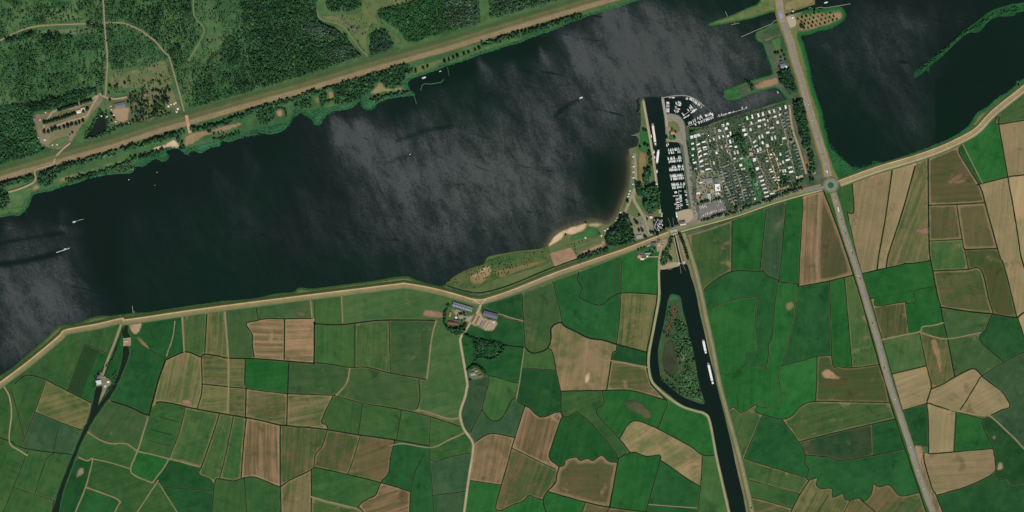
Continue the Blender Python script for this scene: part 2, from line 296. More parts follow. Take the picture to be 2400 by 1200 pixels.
# (kind, width px, points): d = water ditch, t = worn track, b = plain change of crop
LINES = [
("d",1.6,"35,899 62,880 100,887 127,900 180,927 215,945"),("d",1.1,"107,893 82,965 50,1046"),("d",1.2,"25,910 37,950 57,1025"),("d",1.2,"82,966 155,995 194,1009"),
("d",1.5,"0,1026 25,1035 55,1050 120,1060 170,1065"),("d",1.0,"65,1055 50,1095 32,1140 20,1170 0,1215"),("d",0.9,"32,1142 100,1165 130,1175"),("d",0.8,"136,1007 125,1055"),("d",0.8,"129,1060 107,1080 82,1157"),
("t",1.6,"184,1072 205,1080 217,1074 212,1100 200,1144 177,1200"),("t",1.6,"200,1142 240,1156 280,1174 269,1200"),("t",1.0,"217,1075 260,1085 307,1099"),
("t",1.8,"347,980 325,1050 317,1070 308,1108 357,1132"),("t",1.3,"205,1012 232,1030 260,1040 295,1040 322,1057 355,1065 395,1075 470,1095"),("t",1.8,"395,1077 385,1095 372,1112 357,1132"),
("d",3.4,"260,940 300,952 345,972 350,967 357,942 367,905 372,887 387,845"),("d",2.6,"385,845 425,827 445,826 470,836 480,830 515,835 532,839 600,841 665,846 730,851 736,847 737,762 739,759 775,761 810,760 875,752 930,750 1020,751"),
("d",1.2,"387,842 350,817 317,785"),("t",1.4,"410,752 405,790 390,835"),("t",1.8,"427,744 432,829"),("d",1.4,"485,736 482,785 480,827"),("t",2.0,"527,725 535,837 536,900 534,970"),
("d",1.4,"734,746 667,747 625,747 600,752 577,759 592,785 591,807 596,838"),("d",1.2,"600,718 605,751"),("t",1.8,"728,703 732,746"),("d",1.0,"735,701 739,759"),("t",1.6,"800,692 803,757"),
("d",1.6,"667,747 666,843"),("d",1.3,"832,760 832,860"),("d",1.2,"912,752 915,875"),("d",1.4,"737,850 775,854 817,861 860,861 912,874 975,885 1000,890"),("t",1.8,"1022,752 1012,790 1005,850 1000,889"),
("d",1.8,"677,849 675,900 674,922"),("t",1.3,"820,862 812,898 787,928"),("d",1.3,"982,889 984,937 975,961"),
("d",1.8,"365,945 375,942 410,947 462,959 525,970 600,983 657,996 725,1002 767,1007 840,1019 925,1031 1005,1045"),("d",1.4,"472,837 474,897 472,925 462,959"),
("d",1.4,"474,899 482,901 572,910 600,914 672,922 775,926 790,929 850,945 940,960 1010,977 1080,1000"),("d",1.4,"575,842 574,897 577,912 575,980"),("d",1.6,"674,922 672,996"),
("d",1.5,"780,929 760,970 754,990 765,996 769,1007"),("d",1.2,"850,946 840,1019"),("d",1.2,"941,960 930,1031"),("d",1.1,"1009,978 1006,1046"),("t",1.8,"975,961 1000,965 1050,981 1077,980"),
("t",1.6,"912,1045 945,1040 1010,1049 1050,1032 1090,1014"),("d",1.6,"657,997 657,1140 659,1200"),("d",1.5,"515,969 495,1030 470,1100"),("d",1.3,"547,976 530,1060 515,1120"),("d",1.5,"577,980 570,1050 565,1120"),
("d",1.2,"435,953 420,1012 397,1073"),("d",0.7,"375,977 420,990"),("d",0.7,"355,1007 405,1020"),("d",0.7,"345,1032 400,1047"),
("d",1.4,"470,1094 467,1112 490,1122 502,1135 507,1122 532,1125 550,1127 572,1120 600,1119 652,1140 660,1139 680,1125 710,1111 730,1100 737,1094"),
("d",1.2,"767,1008 755,1045 740,1065 736,1093"),("d",1.6,"737,1095 815,1112 892,1131 925,1140 962,1152"),("d",1.2,"845,1020 830,1070 815,1112"),
("d",1.5,"925,1032 915,1075 911,1107 892,1132 880,1160 860,1170 840,1187 852,1200"),("d",1.5,"730,1100 730,1165 729,1200"),("t",2.0,"728,1164 775,1177 837,1192"),("d",1.1,"1009,1047 1007,1075 1012,1125 1017,1200"),
("d",1.3,"995,1065 975,1100 965,1137 962,1162 960,1200"),("d",1.1,"1008,1077 1022,1082 1050,1072 1103,1061"),("d",1.0,"1014,1161 1096,1151"),
("d",1.1,"382,1142 500,1151"),("d",1.2,"502,1136 497,1200"),("d",1.1,"572,1119 579,1200"),("t",1.2,"371,1125 355,1150 322,1200"),("t",0.9,"372,1132 415,1200"),
("t",1.2,"1167,735 1200,745 1227,753"),("d",1.5,"1224,690 1225,720 1227,755 1231,814"),
("d",2.6,"1175,806 1200,811 1230,815 1242,825 1257,827 1282,817 1291,795 1291,772 1300,760 1315,756 1325,765 1350,777 1380,792 1415,797 1445,807 1516,826"),
("d",1.2,"1295,660 1307,705 1315,740 1317,756"),("d",1.4,"1357,637 1354,657 1365,675 1360,697 1405,715 1432,697 1455,687 1500,687 1541,690"),("d",1.4,"1456,606 1455,687 1452,742 1445,807"),
("d",1.5,"1446,808 1444,822 1435,832 1425,897 1421,915"),("d",2.0,"1541,622 1540,695 1527,770 1516,825 1516,862 1525,897 1527,902 1562,938"),("d",1.2,"1285,816 1295,827 1305,877 1314,917"),
("d",1.5,"1314,917 1420,915 1480,916 1562,938"),("t",1.3,"1360,841 1437,846 1518,861"),("t",1.1,"1229,815 1222,865 1217,900 1210,936"),("d",1.0,"1224,862 1303,867"),("d",1.2,"1143,880 1165,884 1200,895 1218,898"),
("d",1.2,"1146,880 1145,900 1131,950 1130,960 1102,1015"),("d",1.3,"1130,960 1145,980 1162,987 1180,975 1200,937 1212,935"),("d",1.3,"1112,1037 1150,1016 1200,1024 1207,1025"),
("d",1.4,"1230,951 1207,1025 1199,1050 1190,1085 1175,1137 1162,1187 1172,1197 1200,1184 1225,1175 1241,1161 1250,1165 1273,1172"),("d",1.3,"1100,1126 1175,1137"),
("d",1.4,"1212,940 1230,951 1242,957 1260,974 1275,977 1300,967 1315,965"),("d",1.5,"1315,917 1315,967 1319,974 1312,990 1290,1055 1287,1065 1290,1077 1307,1090 1310,1097 1305,1112 1302,1130 1285,1150 1275,1165 1274,1182 1280,1200"),
("d",1.4,"1318,973 1330,977 1350,967 1357,969 1380,987 1425,1037 1442,1060 1449,1075"),("d",1.4,"1412,916 1414,945 1397,962 1410,985 1450,1027 1478,1062"),("d",1.4,"1450,1029 1482,987 1525,997 1575,1022 1620,1047 1647,1066 1674,1067"),
("d",1.2,"1562,938 1564,950 1557,965 1547,994 1540,1004"),("d",1.5,"1449,1075 1462,1067 1477,1062 1487,1060 1500,1065 1517,1070 1545,1066"),
("d",1.4,"1310,1094 1322,1090 1327,1077 1350,1071 1360,1079 1377,1074 1390,1079 1410,1067 1427,1081 1448,1084"),("d",1.8,"1449,1075 1447,1087 1429,1188"),("d",1.6,"1285,1153 1372,1177 1430,1189 1515,1200"),
("d",1.2,"1372,1178 1365,1200"),("d",1.2,"1429,1189 1422,1200"),("d",1.4,"1546,1066 1547,1080 1527,1152 1514,1200"),("d",1.4,"1547,1078 1575,1097 1610,1122 1641,1140"),("d",1.3,"1647,1067 1642,1140 1635,1200"),
("d",1.1,"1200,1050 1250,1075 1303,1100"),("t",1.2,"1520,1182 1633,1191"),
("d",1.4,"1716,518 1715,636"),("d",1.5,"1643,692 1662,667 1715,636 1780,636 1787,633 1800,647 1825,657 1830,661 1870,665 1872,671 1940,659 1999,645"),("d",1.3,"1796,490 1785,597 1781,636"),
("d",1.3,"1842,478 1832,597 1825,658"),("d",1.3,"1882,467 1875,597 1872,669"),("t",1.6,"1920,458 1915,597 1916,661"),
("d",1.0,"1652,731 1710,705 1767,696 1774,702 1770,740 1775,800 1776,822 1757,825 1750,826 1749,850 1785,862 1798,866"),("d",0.9,"1748,850 1732,870 1722,887"),
("d",1.1,"1825,658 1817,707 1810,785 1802,805 1801,830 1796,864"),("d",1.0,"1870,672 1866,720 1850,795 1832,857 1825,877 1827,900 1832,925 1830,945 1807,957"),("d",1.1,"1832,857 1880,845 1915,835 1951,832"),
("d",1.3,"1944,659 1947,750 1951,852 1965,859 1997,862 2062,854"),("d",1.2,"1979,651 1987,740 1997,862"),
("d",2.0,"1930,447 1960,525 1985,597 2000,645 2025,725 2060,852 2075,897 2087,945 2121,1052 2150,1137 2172,1205"),("d",1.2,"1985,497 1999,560 2015,625 2040,700 2067,795 2090,875 2115,962 2144,1047"),
("d",1.2,"1915,835 1914,897 1911,941"),("d",1.2,"2087,944 1985,942 1911,941 1880,950 1855,975 1835,982 1800,975 1772,965 1775,952"),("d",1.2,"1705,963 1720,954 1737,967 1770,949 1775,952 1800,957"),
("d",1.3,"1832,982 1872,1036 1887,1065 1886,1085 1895,1100 1890,1120 1897,1125 1915,1120 1914,1137 1925,1145 1950,1145 1952,1165 1975,1157 1980,1170 1995,1172 2012,1167 2027,1174 2042,1157 2047,1134 2060,1141 2085,1137 2110,1162 2155,1154"),
("d",1.4,"1871,1036 1975,1010 2098,982"),("d",1.4,"1886,1066 1945,1072 1960,1079 1995,1077 2050,1067 2122,1052"),("d",1.1,"2044,994 2047,1068"),("d",1.2,"1744,1074 1800,1092 1891,1120"),("d",1.3,"1897,1125 1875,1158 1857,1192 1852,1203"),
("d",1.2,"1744,1121 1800,1137 1875,1158"),("d",1.2,"1755,1164 1800,1175 1857,1192"),("d",1.0,"1942,1160 1915,1203"),("d",1.0,"1993,1172 1978,1203"),("d",1.0,"2016,1169 2055,1203"),("d",1.0,"1800,969 1785,977 1770,1012 1752,1055 1744,1074"),("d",0.9,"1727,922 1730,958"),
("d",1.4,"1997,428 2001,495 1984,498"),("d",2.0,"2091,399 2077,500 2060,597 2056,632"),("d",2.0,"2145,388 2120,480 2100,542 2082,597 2077,628"),
("d",2.0,"2175,370 2176,480 2177,550 2179,597 2186,635 2195,682 2205,722 2211,757 2220,790 2238,884"),("d",1.8,"2250,343 2250,360 2290,425 2302,450 2310,480 2342,597 2350,615 2365,667 2383,744"),
("t",1.0,"2256,338 2303,430"),("d",1.8,"2342,272 2342,300 2362,415"),("d",1.6,"2288,434 2362,415 2400,410"),("d",1.5,"2337,272 2335,291 2400,282"),("d",1.4,"2176,481 2242,479 2310,475"),("d",1.4,"2242,479 2257,575 2261,585 2270,632"),
("d",1.3,"2178,565 2256,561"),("d",1.4,"2261,585 2339,582"),("d",1.8,"2362,416 2377,500 2387,562 2392,597 2400,625"),("t",1.0,"2332,424 2350,520 2364,600"),
("d",1.6,"2012,643 2110,621 2120,617 2140,617 2181,611"),("d",1.4,"2186,635 2262,632 2299,632 2317,700 2328,736"),("d",2.6,"2206,720 2270,730 2327,736 2382,744 2400,732"),
("d",1.2,"2193,671 2144,682 2147,707 2122,711 2120,707 2054,717 2050,700 2036,700"),("d",1.1,"2122,711 2130,780"),("t",1.6,"2065,797 2110,787 2155,777 2162,766 2190,762 2212,756"),("t",1.3,"2155,778 2217,794 2300,779"),
("d",1.2,"2155,779 2170,850 2182,898"),("d",1.3,"2088,877 2172,857"),("d",1.3,"2325,738 2310,772 2297,797 2352,849"),("d",1.4,"2400,825 2352,849 2302,881 2290,897 2267,935 2250,961"),("d",1.3,"2385,745 2400,790"),
("d",1.6,"2302,881 2280,864 2237,884 2212,899 2182,912"),("d",1.5,"2302,882 2325,900 2350,920 2367,952 2345,962 2322,974"),("d",1.8,"2182,895 2182,912 2172,945 2175,975 2176,1064"),
("d",1.5,"2113,963 2172,946 2190,950 2240,965 2302,982"),("d",1.4,"2241,965 2236,1060"),("d",1.3,"2176,1064 2236,1059 2327,1051"),("d",1.4,"2322,978 2304,985 2307,1007 2325,1045 2332,1080 2327,1110 2262,1142 2196,1160"),
("d",0.9,"2140,1048 2176,1044"),("d",1.4,"2165,1062 2167,1085 2185,1145 2196,1165 2225,1240"),("d",1.3,"2330,1112 2335,1120 2347,1125 2360,1122 2372,1135 2400,1134"),
("d",1.3,"200,805 250,829"),("d",1.3,"200,805 165,897 158,916"),("d",0.7,"232,822 200,900 190,930"),("d",2.0,"289,768 270,820 243,890"),("d",1.2,"283,762 250,832"),
("t",2.2,"2225,960 2300,974 2321,976 2375,1025 2400,1052"),
("d",1.3,"1170,730 1185,748 1227,752"),
("d",1.8,"1048,670 1075,678 1110,686 1140,684 1200,666 1295,627 1362,604 1420,584 1445,578"),
]
# lines that only divide the setting
BOUND = ["-160,1025 0,905 50,868 100,828 140,793 160,780 225,768 284,752 300,757 450,735 600,716 800,691 930,674 955,673 1025,687 1107,712 1127,716 1142,712 1200,694 1300,659 1425,612 1525,572 1570,552 1600,550 1620,549 1680,530 1800,487 1860,466 1925,449 1948,444",
 "1968,434 2050,411 2137,385 2200,362 2250,340 2287,318 2325,277 2400,218 2560,90",
 "1617,640 1627,637 1641,695 1652,750 1665,812 1680,897 1700,970 1720,1040 1737,1107 1755,1187 1800,1360","1627,637 1620,600 1617,548",
 "1523,564 1532,575 1546,580 1547,610 1543,632 1543,700 1531,770 1520,830 1520,865 1530,900 1565,935 1600,957 1650,973 1662,1000 1680,1080 1706,1200 1745,1360",
 "-160,440 0,391 107,360 200,330 300,299 430,262 600,215 700,186 800,155 865,136 975,102 1050,81 1125,62 1200,38 1335,0 1600,-80",
 "1130,716 1110,740 1082,786 1079,800 1085,837 1095,897 1090,930 1080,960 1079,977 1087,1005 1107,1035 1107,1062 1100,1112 1092,1170 1088,1200","1042,745 1046,770 1080,786",
 "1824,-100 1832,45 1850,92 1862,140 1875,180 1887,225 1900,270 1910,302 1922,342 1932,375 1941,414 1953,452 1965,492 1985,562 1997,597 2037,730 2084,897 2132,1040 2175,1170 2230,1330",
 "1082,786 1115,797 1177,807","1090,881 1120,884 1146,880","1115,846 1130,838 1160,840 1175,825 1185,810","1940,434 1985,430 1999,428","1127,716 1155,728 1170,733","2134,1046 2150,1060 2178,1064","346,968 356,955 368,943","1835,226 1844,236 1858,262 1870,300 1893,400 1896,440"]

# ------------------------------------------------------------------ what grows where: seed point, crop, working direction in degrees
PAL = {  # main, second, border colour, border width px, streak strength
"G1": ((27,72,35),(38,84,42),(60,86,52),0,0.35), "G2": ((43,83,42),(62,93,48),(88,96,60),0,0.45), "G3": ((50,83,46),(68,90,51),(108,104,70),3,0.5),
"G4": ((46,76,50),(60,86,55),(92,100,70),2,0.35), "V": ((27,84,36),(42,94,43),(58,96,52),0,0.45), "T1": ((154,132,97),(128,118,82),(162,138,104),0,0.6),
"T2": ((146,118,88),(102,92,60),(156,130,98),5,0.85), "T3": ((122,108,74),(76,90,50),(146,124,88),5,0.8), "OG": ((60,84,45),(104,100,62),(140,120,84),4,0.75),
"TB": ((62,82,45),(90,88,54),(148,124,90),7,0.5), "GB": ((44,84,43),(72,92,50),(136,118,84),5,0.6), "BR": ((84,78,46),(60,82,44),(124,106,72),4,0.5),
"RD": ((112,94,64),(62,84,46),(136,112,82),5,0.6), "DG": ((27,66,34),(38,78,40),(46,80,47),0,0.25),"DB": ((44,60,34),(34,68,36),(50,88,49),3,0.3),
"RB": ((98,86,58),(76,80,48),(148,122,92),8,0.55), "TG": ((152,128,93),(96,102,62),(146,124,90),0,0.35), "GT": ((36,66,40),(62,72,46),(112,98,68),5,0.4)}
SEEDS = """30,950 G2 70|60,985 G2 70|75,915 G1 60|110,960 OG 20|130,860 G1 45|215,850 DB 70|205,905 G1 70|240,800 G1 65|275,860 G2 70|150,960 G3 70|100,1020 G4 70|165,1030 G4 70|40,1090 G2 70|20,1130 G3 70|95,1110 G2 70|150,1090 G2 70|70,1175 G2 70
190,1120 G1 80|235,1180 G1 60|260,1060 G2 20|280,1000 G3 60|250,1110 G2 20|330,870 G2 75|370,790 G1 20|340,1085 V 60|320,1150 G2 60|410,800 OG 85|460,780 GB 85|505,790 OG 85|560,780 G3 88|570,740 OG 88|640,730 G3 10|770,730 G2 85|885,715 G3 15|960,690 G1 15
625,795 T2 0|700,800 T2 0|785,805 G2 85|870,805 GB 85|960,815 G3 4|1045,830 G4 80|430,890 T3 78|505,870 OG 4|555,870 OG 4|625,880 V 4|745,890 G3 4|900,910 G3 4|1035,930 G4 10|500,935 OG 4|555,940 OG 4|620,950 T3 6|715,960 T3 8|800,970 G2 80|890,990 G2 4|970,1000 G2 8|1045,1010 G2 12|960,970 G3 8
385,1010 G2 20|460,1020 GB 70|510,1040 GB 75|545,1050 GB 78|615,1060 T2 88|700,1060 RD 88|790,1060 RD 80|870,1080 RD 20|960,1070 G1 88|990,1120 T3 86|1050,1100 G4 80|1060,1040 G2 10|1050,1185 G4 80|430,1120 G1 20|440,1180 G1 15|540,1160 G2 80|615,1160 G2 85|695,1150 T3 85|830,1140 G2 12|800,1190 GB 12|925,1170 T2 20|620,1190 G2 0
390,1180 G1 40|300,1120 G4 20|1110,910 G4 80|1170,930 G2 80|1120,990 G4 70|1180,1000 G2 70|1155,1070 T2 80|1145,1160 V 80|1240,1010 T2 78|1245,1120 RD 70|1220,1190 G3 60|1150,850 G1 10|1180,780 G2 10|1100,820 V 85|1260,700 G3 80|1265,790 G2 80|1190,720 G1 80|1340,720 G1 80|1400,670 G1 85|1500,650 V 88|1400,760 G1 80
1490,755 OG 85|1220,850 G2 80|1260,840 G2 80|1260,890 G1 80|1200,870 G1 80|1370,860 TG 80|1470,890 T3 5|1350,940 G2 20|1430,1010 G2 50|1370,1030 V 80|1500,960 V 60|1600,1000 V 60|1560,1050 TG 35|1480,1120 V 80|1560,1130 G1 5|1670,1140 G2 80|1350,1110 RB 5|1270,930 G2 10|1330,1180 V 10|1400,1195 RD 10|1460,1198 RD 10|1580,1190 G1 5
1670,590 GB 85|1670,650 TB 85|1750,580 V 88|1810,570 G4 88|1855,560 V 88|1895,570 T2 88|1945,590 RB 80|1720,680 G1 60|1720,770 V 85|1795,720 G1 85|1840,740 G2 85|1690,860 G1 80|1760,890 G1 80|1880,760 G1 80|1965,760 V 88|2010,800 GB 85|1870,890 V 60|1990,900 BR 5|1720,840 V 70|1815,900 G1 60|1770,840 G1 60|1690,930 G2 80|1725,1010 GB 70|1810,1050 G1 40|1790,1000 G2 60
1740,945 G2 60|1970,975 GB 12|1970,1040 GT 8|2085,1020 G1 10|1980,1110 G1 20|2100,1110 G1 60|1840,1110 GB 15|1820,1150 G2 15|1900,1170 OG 60|1780,1160 G2 15|1830,1195 T3 15|1990,1195 RD 50|2080,1190 G1 40|2030,1185 G1 40|1960,1190 RD 40
1985,465 G2 85|2040,520 T1 82|2110,480 T1 80|2080,600 T1 80|2140,520 T3 72|2220,420 RB 5|2215,520 RB 85|2285,530 RB 85|2220,600 GB 85|2320,560 T1 82|2350,560 T1 82|2390,540 T1 82|2320,370 V 65|2270,390 G1 65|2390,360 T1 88|2385,250 G3 30|2350,300 G1 30|2100,660 V 12|2160,730 V 85|2250,680 TB 5|2330,650 BR 75|2370,680 T3 75|2090,745 T3 85|2120,825 G3 80
2180,810 OG 82|2260,760 G3 12|2270,830 G3 60|2350,800 DG 60|2390,760 DG 60|2135,920 T1 20|2220,925 T1 30|2310,930 T1 30|2360,880 G4 60|2390,890 G4 60|2145,1000 DG 85|2205,1010 T1 85|2280,1015 V 85|2250,1090 T1 5|2350,1040 DG 60|2380,1000 DG 60|2390,1090 DG 60|2360,1160 DG 60|2280,1180 DG 60|2150,1060 T2 70|2390,560 T1 82|2200,870 OG 82|2100,720 T3 85|2240,640 GB 5|2240,880 OG 10"""
SEEDS = [s for row in SEEDS.split("\n") for s in row.split("|")]
# setting that is not farmland
OTHER = [(300,120,"forest_floor","forest"),(700,100,"forest_floor","forest"),(1170,20,"forest_floor","forest"),(300,330,"north_shore_meadow","nshore"),(1100,110,"north_shore_meadow","nshore"),
 (600,1,"forest_floor","forest"),(1350,570,"recreation_ground","rec"),(1515,400,"recreation_ground","rec"),(1200,640,"recreation_ground","rec"),(1740,400,"chalet_park_ground","camp"),(1620,400,"chalet_park_ground","camp"),
 (1810,150,"causeway_bank","bank"),(1870,130,"causeway_bank","bank"),(1920,50,"causeway_bank","bank"),(1910,330,"causeway_bank","bank"),(1880,260,"causeway_bank","bank"),(1870,10,"lock_bank","bank"),(1780,15,"lock_bank","bank3"),(1690,50,"lock_bank","bank3"),
 (2300,60,"reed_causeway","reed"),(1600,740,"canal_island","island"),(2000,410,"lake_verge","reed"),(500,705,"dike_foreland","bank2"),(900,655,"dike_foreland","bank2"),(1560,590,"lock_surround","lock"),(1605,580,"lock_surround","lock"),(1745,215,"harbour_spit","spit"),
 (1635,680,"canal_bank","lock"),(1700,985,"canal_bank","lock"),(1545,680,"canal_bank","lock"),(1580,290,"harbour_ground","rec")]
OPAL = {"bank3": ((80,104,58),(116,116,74),0.3),"forest": ((54,90,53),(78,108,65),0.15),"nshore": ((70,98,58),(110,108,72),0.2),"rec": ((106,108,72),(80,100,58),0.2),"camp": ((54,78,52),(92,98,78),0.2),"bank": ((118,116,78),(88,106,62),0.3),
 "reed": ((26,68,38),(40,88,48),0.1),"island": ((50,80,46),(72,84,52),0.1),"bank2": ((56,80,42),(78,86,48),0.3),"lock": ((128,120,88),(104,110,76),0.3),"spit": ((46,100,52),(110,110,70),0.2)}
# ------------------------------------------------------------------ cut the land into regions along the surveyed lines
X0, X1, Y0, Y1 = -150.0, 2550.0, -150.0, 1350.0
segs_v, segs_e, seg_kind = [], [], []
def add_path(pts, kind, closed=False):
    i0 = len(segs_v)
    for p in pts: segs_v.append((p[0] + R.uniform(-.02, .02), p[1] + R.uniform(-.02, .02)))
    n = len(pts)
    for k in range(n if closed else n - 1):
        segs_e.append((i0 + k, i0 + (k + 1) % n)); seg_kind.append(kind)
def wiggle(pts, amp):
    return [(x + R.gauss(0, amp), y + R.gauss(0, amp)) for x, y in pts]
add_path([(X0, Y0), (X1, Y0), (X1, Y1), (X0, Y1)], "f", True)
SH = {}
for k, s in SHORE.items():
    p = crom(pp(s), 5); SH[k] = wiggle(p, 0.35) if k in ("north", "reeds") else wiggle(p, 0.12); add_path(overshoot(SH[k], 3), "s")
for k, s in SHORE_CLOSED.items():
    SH[k] = closed_crom(pp(s), 4); add_path(SH[k], "s", True)
DRAW = []
for kind, w, s in LINES:
    p = crom(ext_frame(pp(s)), 5)
    DRAW.append((kind, w, wiggle(p, 0.13)))
    add_path(overshoot(p, 10), "d")
for s in BOUND: add_path(overshoot(crom(ext_frame(pp(s)), 3), 4), "b")

vv, ee, ff, _, oe, _ = delaunay_2d_cdt([Vector(p) for p in segs_v], segs_e, [], 0, 1e-4)
vv = np.array([(v[0], v[1]) for v in vv]); F = np.array([tuple(f) for f in ff])
con = {}
for e, o in zip(ee, oe):
    if o: con[(min(e), max(e))] = min((seg_kind[i] for i in o if i < len(seg_kind)), default="d", key=lambda q: "sfbd".index(q))
edge_tri = {}
for i, f in enumerate(F):
    for a, b in ((f[0], f[1]), (f[1], f[2]), (f[2], f[0])): edge_tri.setdefault((min(a, b), max(a, b)), []).append(i)
reg = -np.ones(len(F), int); nreg = 0
adj = [[] for _ in F]
for e, ts in edge_tri.items():
    if len(ts) == 2 and e not in con: adj[ts[0]].append(ts[1]); adj[ts[1]].append(ts[0])
for i in range(len(F)):
    if reg[i] >= 0: continue
    st = [i]; reg[i] = nreg
    while st:
        q = st.pop()
        for j in adj[q]:
            if reg[j] < 0: reg[j] = nreg; st.append(j)
    nreg += 1
A, B, Cc = vv[F[:, 0]], vv[F[:, 1]], vv[F[:, 2]]
tarea = 0.5 * np.abs((B[:, 0] - A[:, 0]) * (Cc[:, 1] - A[:, 1]) - (B[:, 1] - A[:, 1]) * (Cc[:, 0] - A[:, 0]))
area = np.bincount(reg, tarea, nreg)
def tri_at(x, y):
    d1 = (x - B[:, 0]) * (A[:, 1] - B[:, 1]) - (A[:, 0] - B[:, 0]) * (y - B[:, 1])
    d2 = (x - Cc[:, 0]) * (B[:, 1] - Cc[:, 1]) - (B[:, 0] - Cc[:, 0]) * (y - Cc[:, 1])
    d3 = (x - A[:, 0]) * (Cc[:, 1] - A[:, 1]) - (Cc[:, 0] - A[:, 0]) * (y - A[:, 1])
    ins = ((d1 >= 0) & (d2 >= 0) & (d3 >= 0)) | ((d1 <= 0) & (d2 <= 0) & (d3 <= 0))
    k = np.nonzero(ins)[0]
    return int(k[0]) if len(k) else -1
# slivers join the neighbour they share most edge with (never across a shore)
for _ in range(4):
    share = {}
    for e, ts in edge_tri.items():
        if len(ts) == 2:
            a, b = reg[ts[0]], reg[ts[1]]
            if a != b and con.get(e) != "s":
                L = np.hypot(*(vv[e[0]] - vv[e[1]]))
                share.setdefault(a, {}); share.setdefault(b, {})
                share[a][b] = share[a].get(b, 0) + L; share[b][a] = share[b].get(a, 0) + L
    for r in range(nreg):
        if 0 < area[r] < 110 and r in share:
            t = max(share[r], key=lambda q: share[r][q])
            area[t] += area[r]; area[r] = 0; reg[reg == r] = t
            for d in share.values():
                if r in d: d[t] = d.get(t, 0) + d.pop(r)
WATER_SEEDS = [(800,450),(1700,120),(2100,250),(2380,120),(1590,660),(1534,860),(1655,880),(1575,380),(1580,480),(222,970),(295,780),(235,295),(1735,322),(1760,245),(1870,25),(1790,45),(1540,525),(2450,60),(1600,255),(1945,5),(1588,585),(1585,570),(1579,541),(1725,1120),(280,880),(1545,300),(2200,30),(232,930)]
role = {}
for x, y in WATER_SEEDS:
    k = tri_at(x, y)
    if k >= 0: role[reg[k]] = ("water",)
for x, y, nm, pal in OTHER:
    k = tri_at(x, y)
    if k >= 0 and reg[k] not in role: role[reg[k]] = ("other", nm, pal)
for s in SEEDS:
    a = s.split(); x, y = map(float, a[0].split(",")); k = tri_at(x, y)
    if k >= 0:
        if reg[k] in role: continue
        role[reg[k]] = ("field", a[1], float(a[2]))
cent = np.zeros((nreg, 2)); ctr = (A + B + Cc) / 3
for r in range(nreg):
    m = reg == r
    if m.any(): cent[r] = (ctr[m] * tarea[m, None]).sum(0) / tarea[m].sum()
is_water_reg = np.array([role.get(r, ("x",))[0] == "water" for r in range(nreg)])

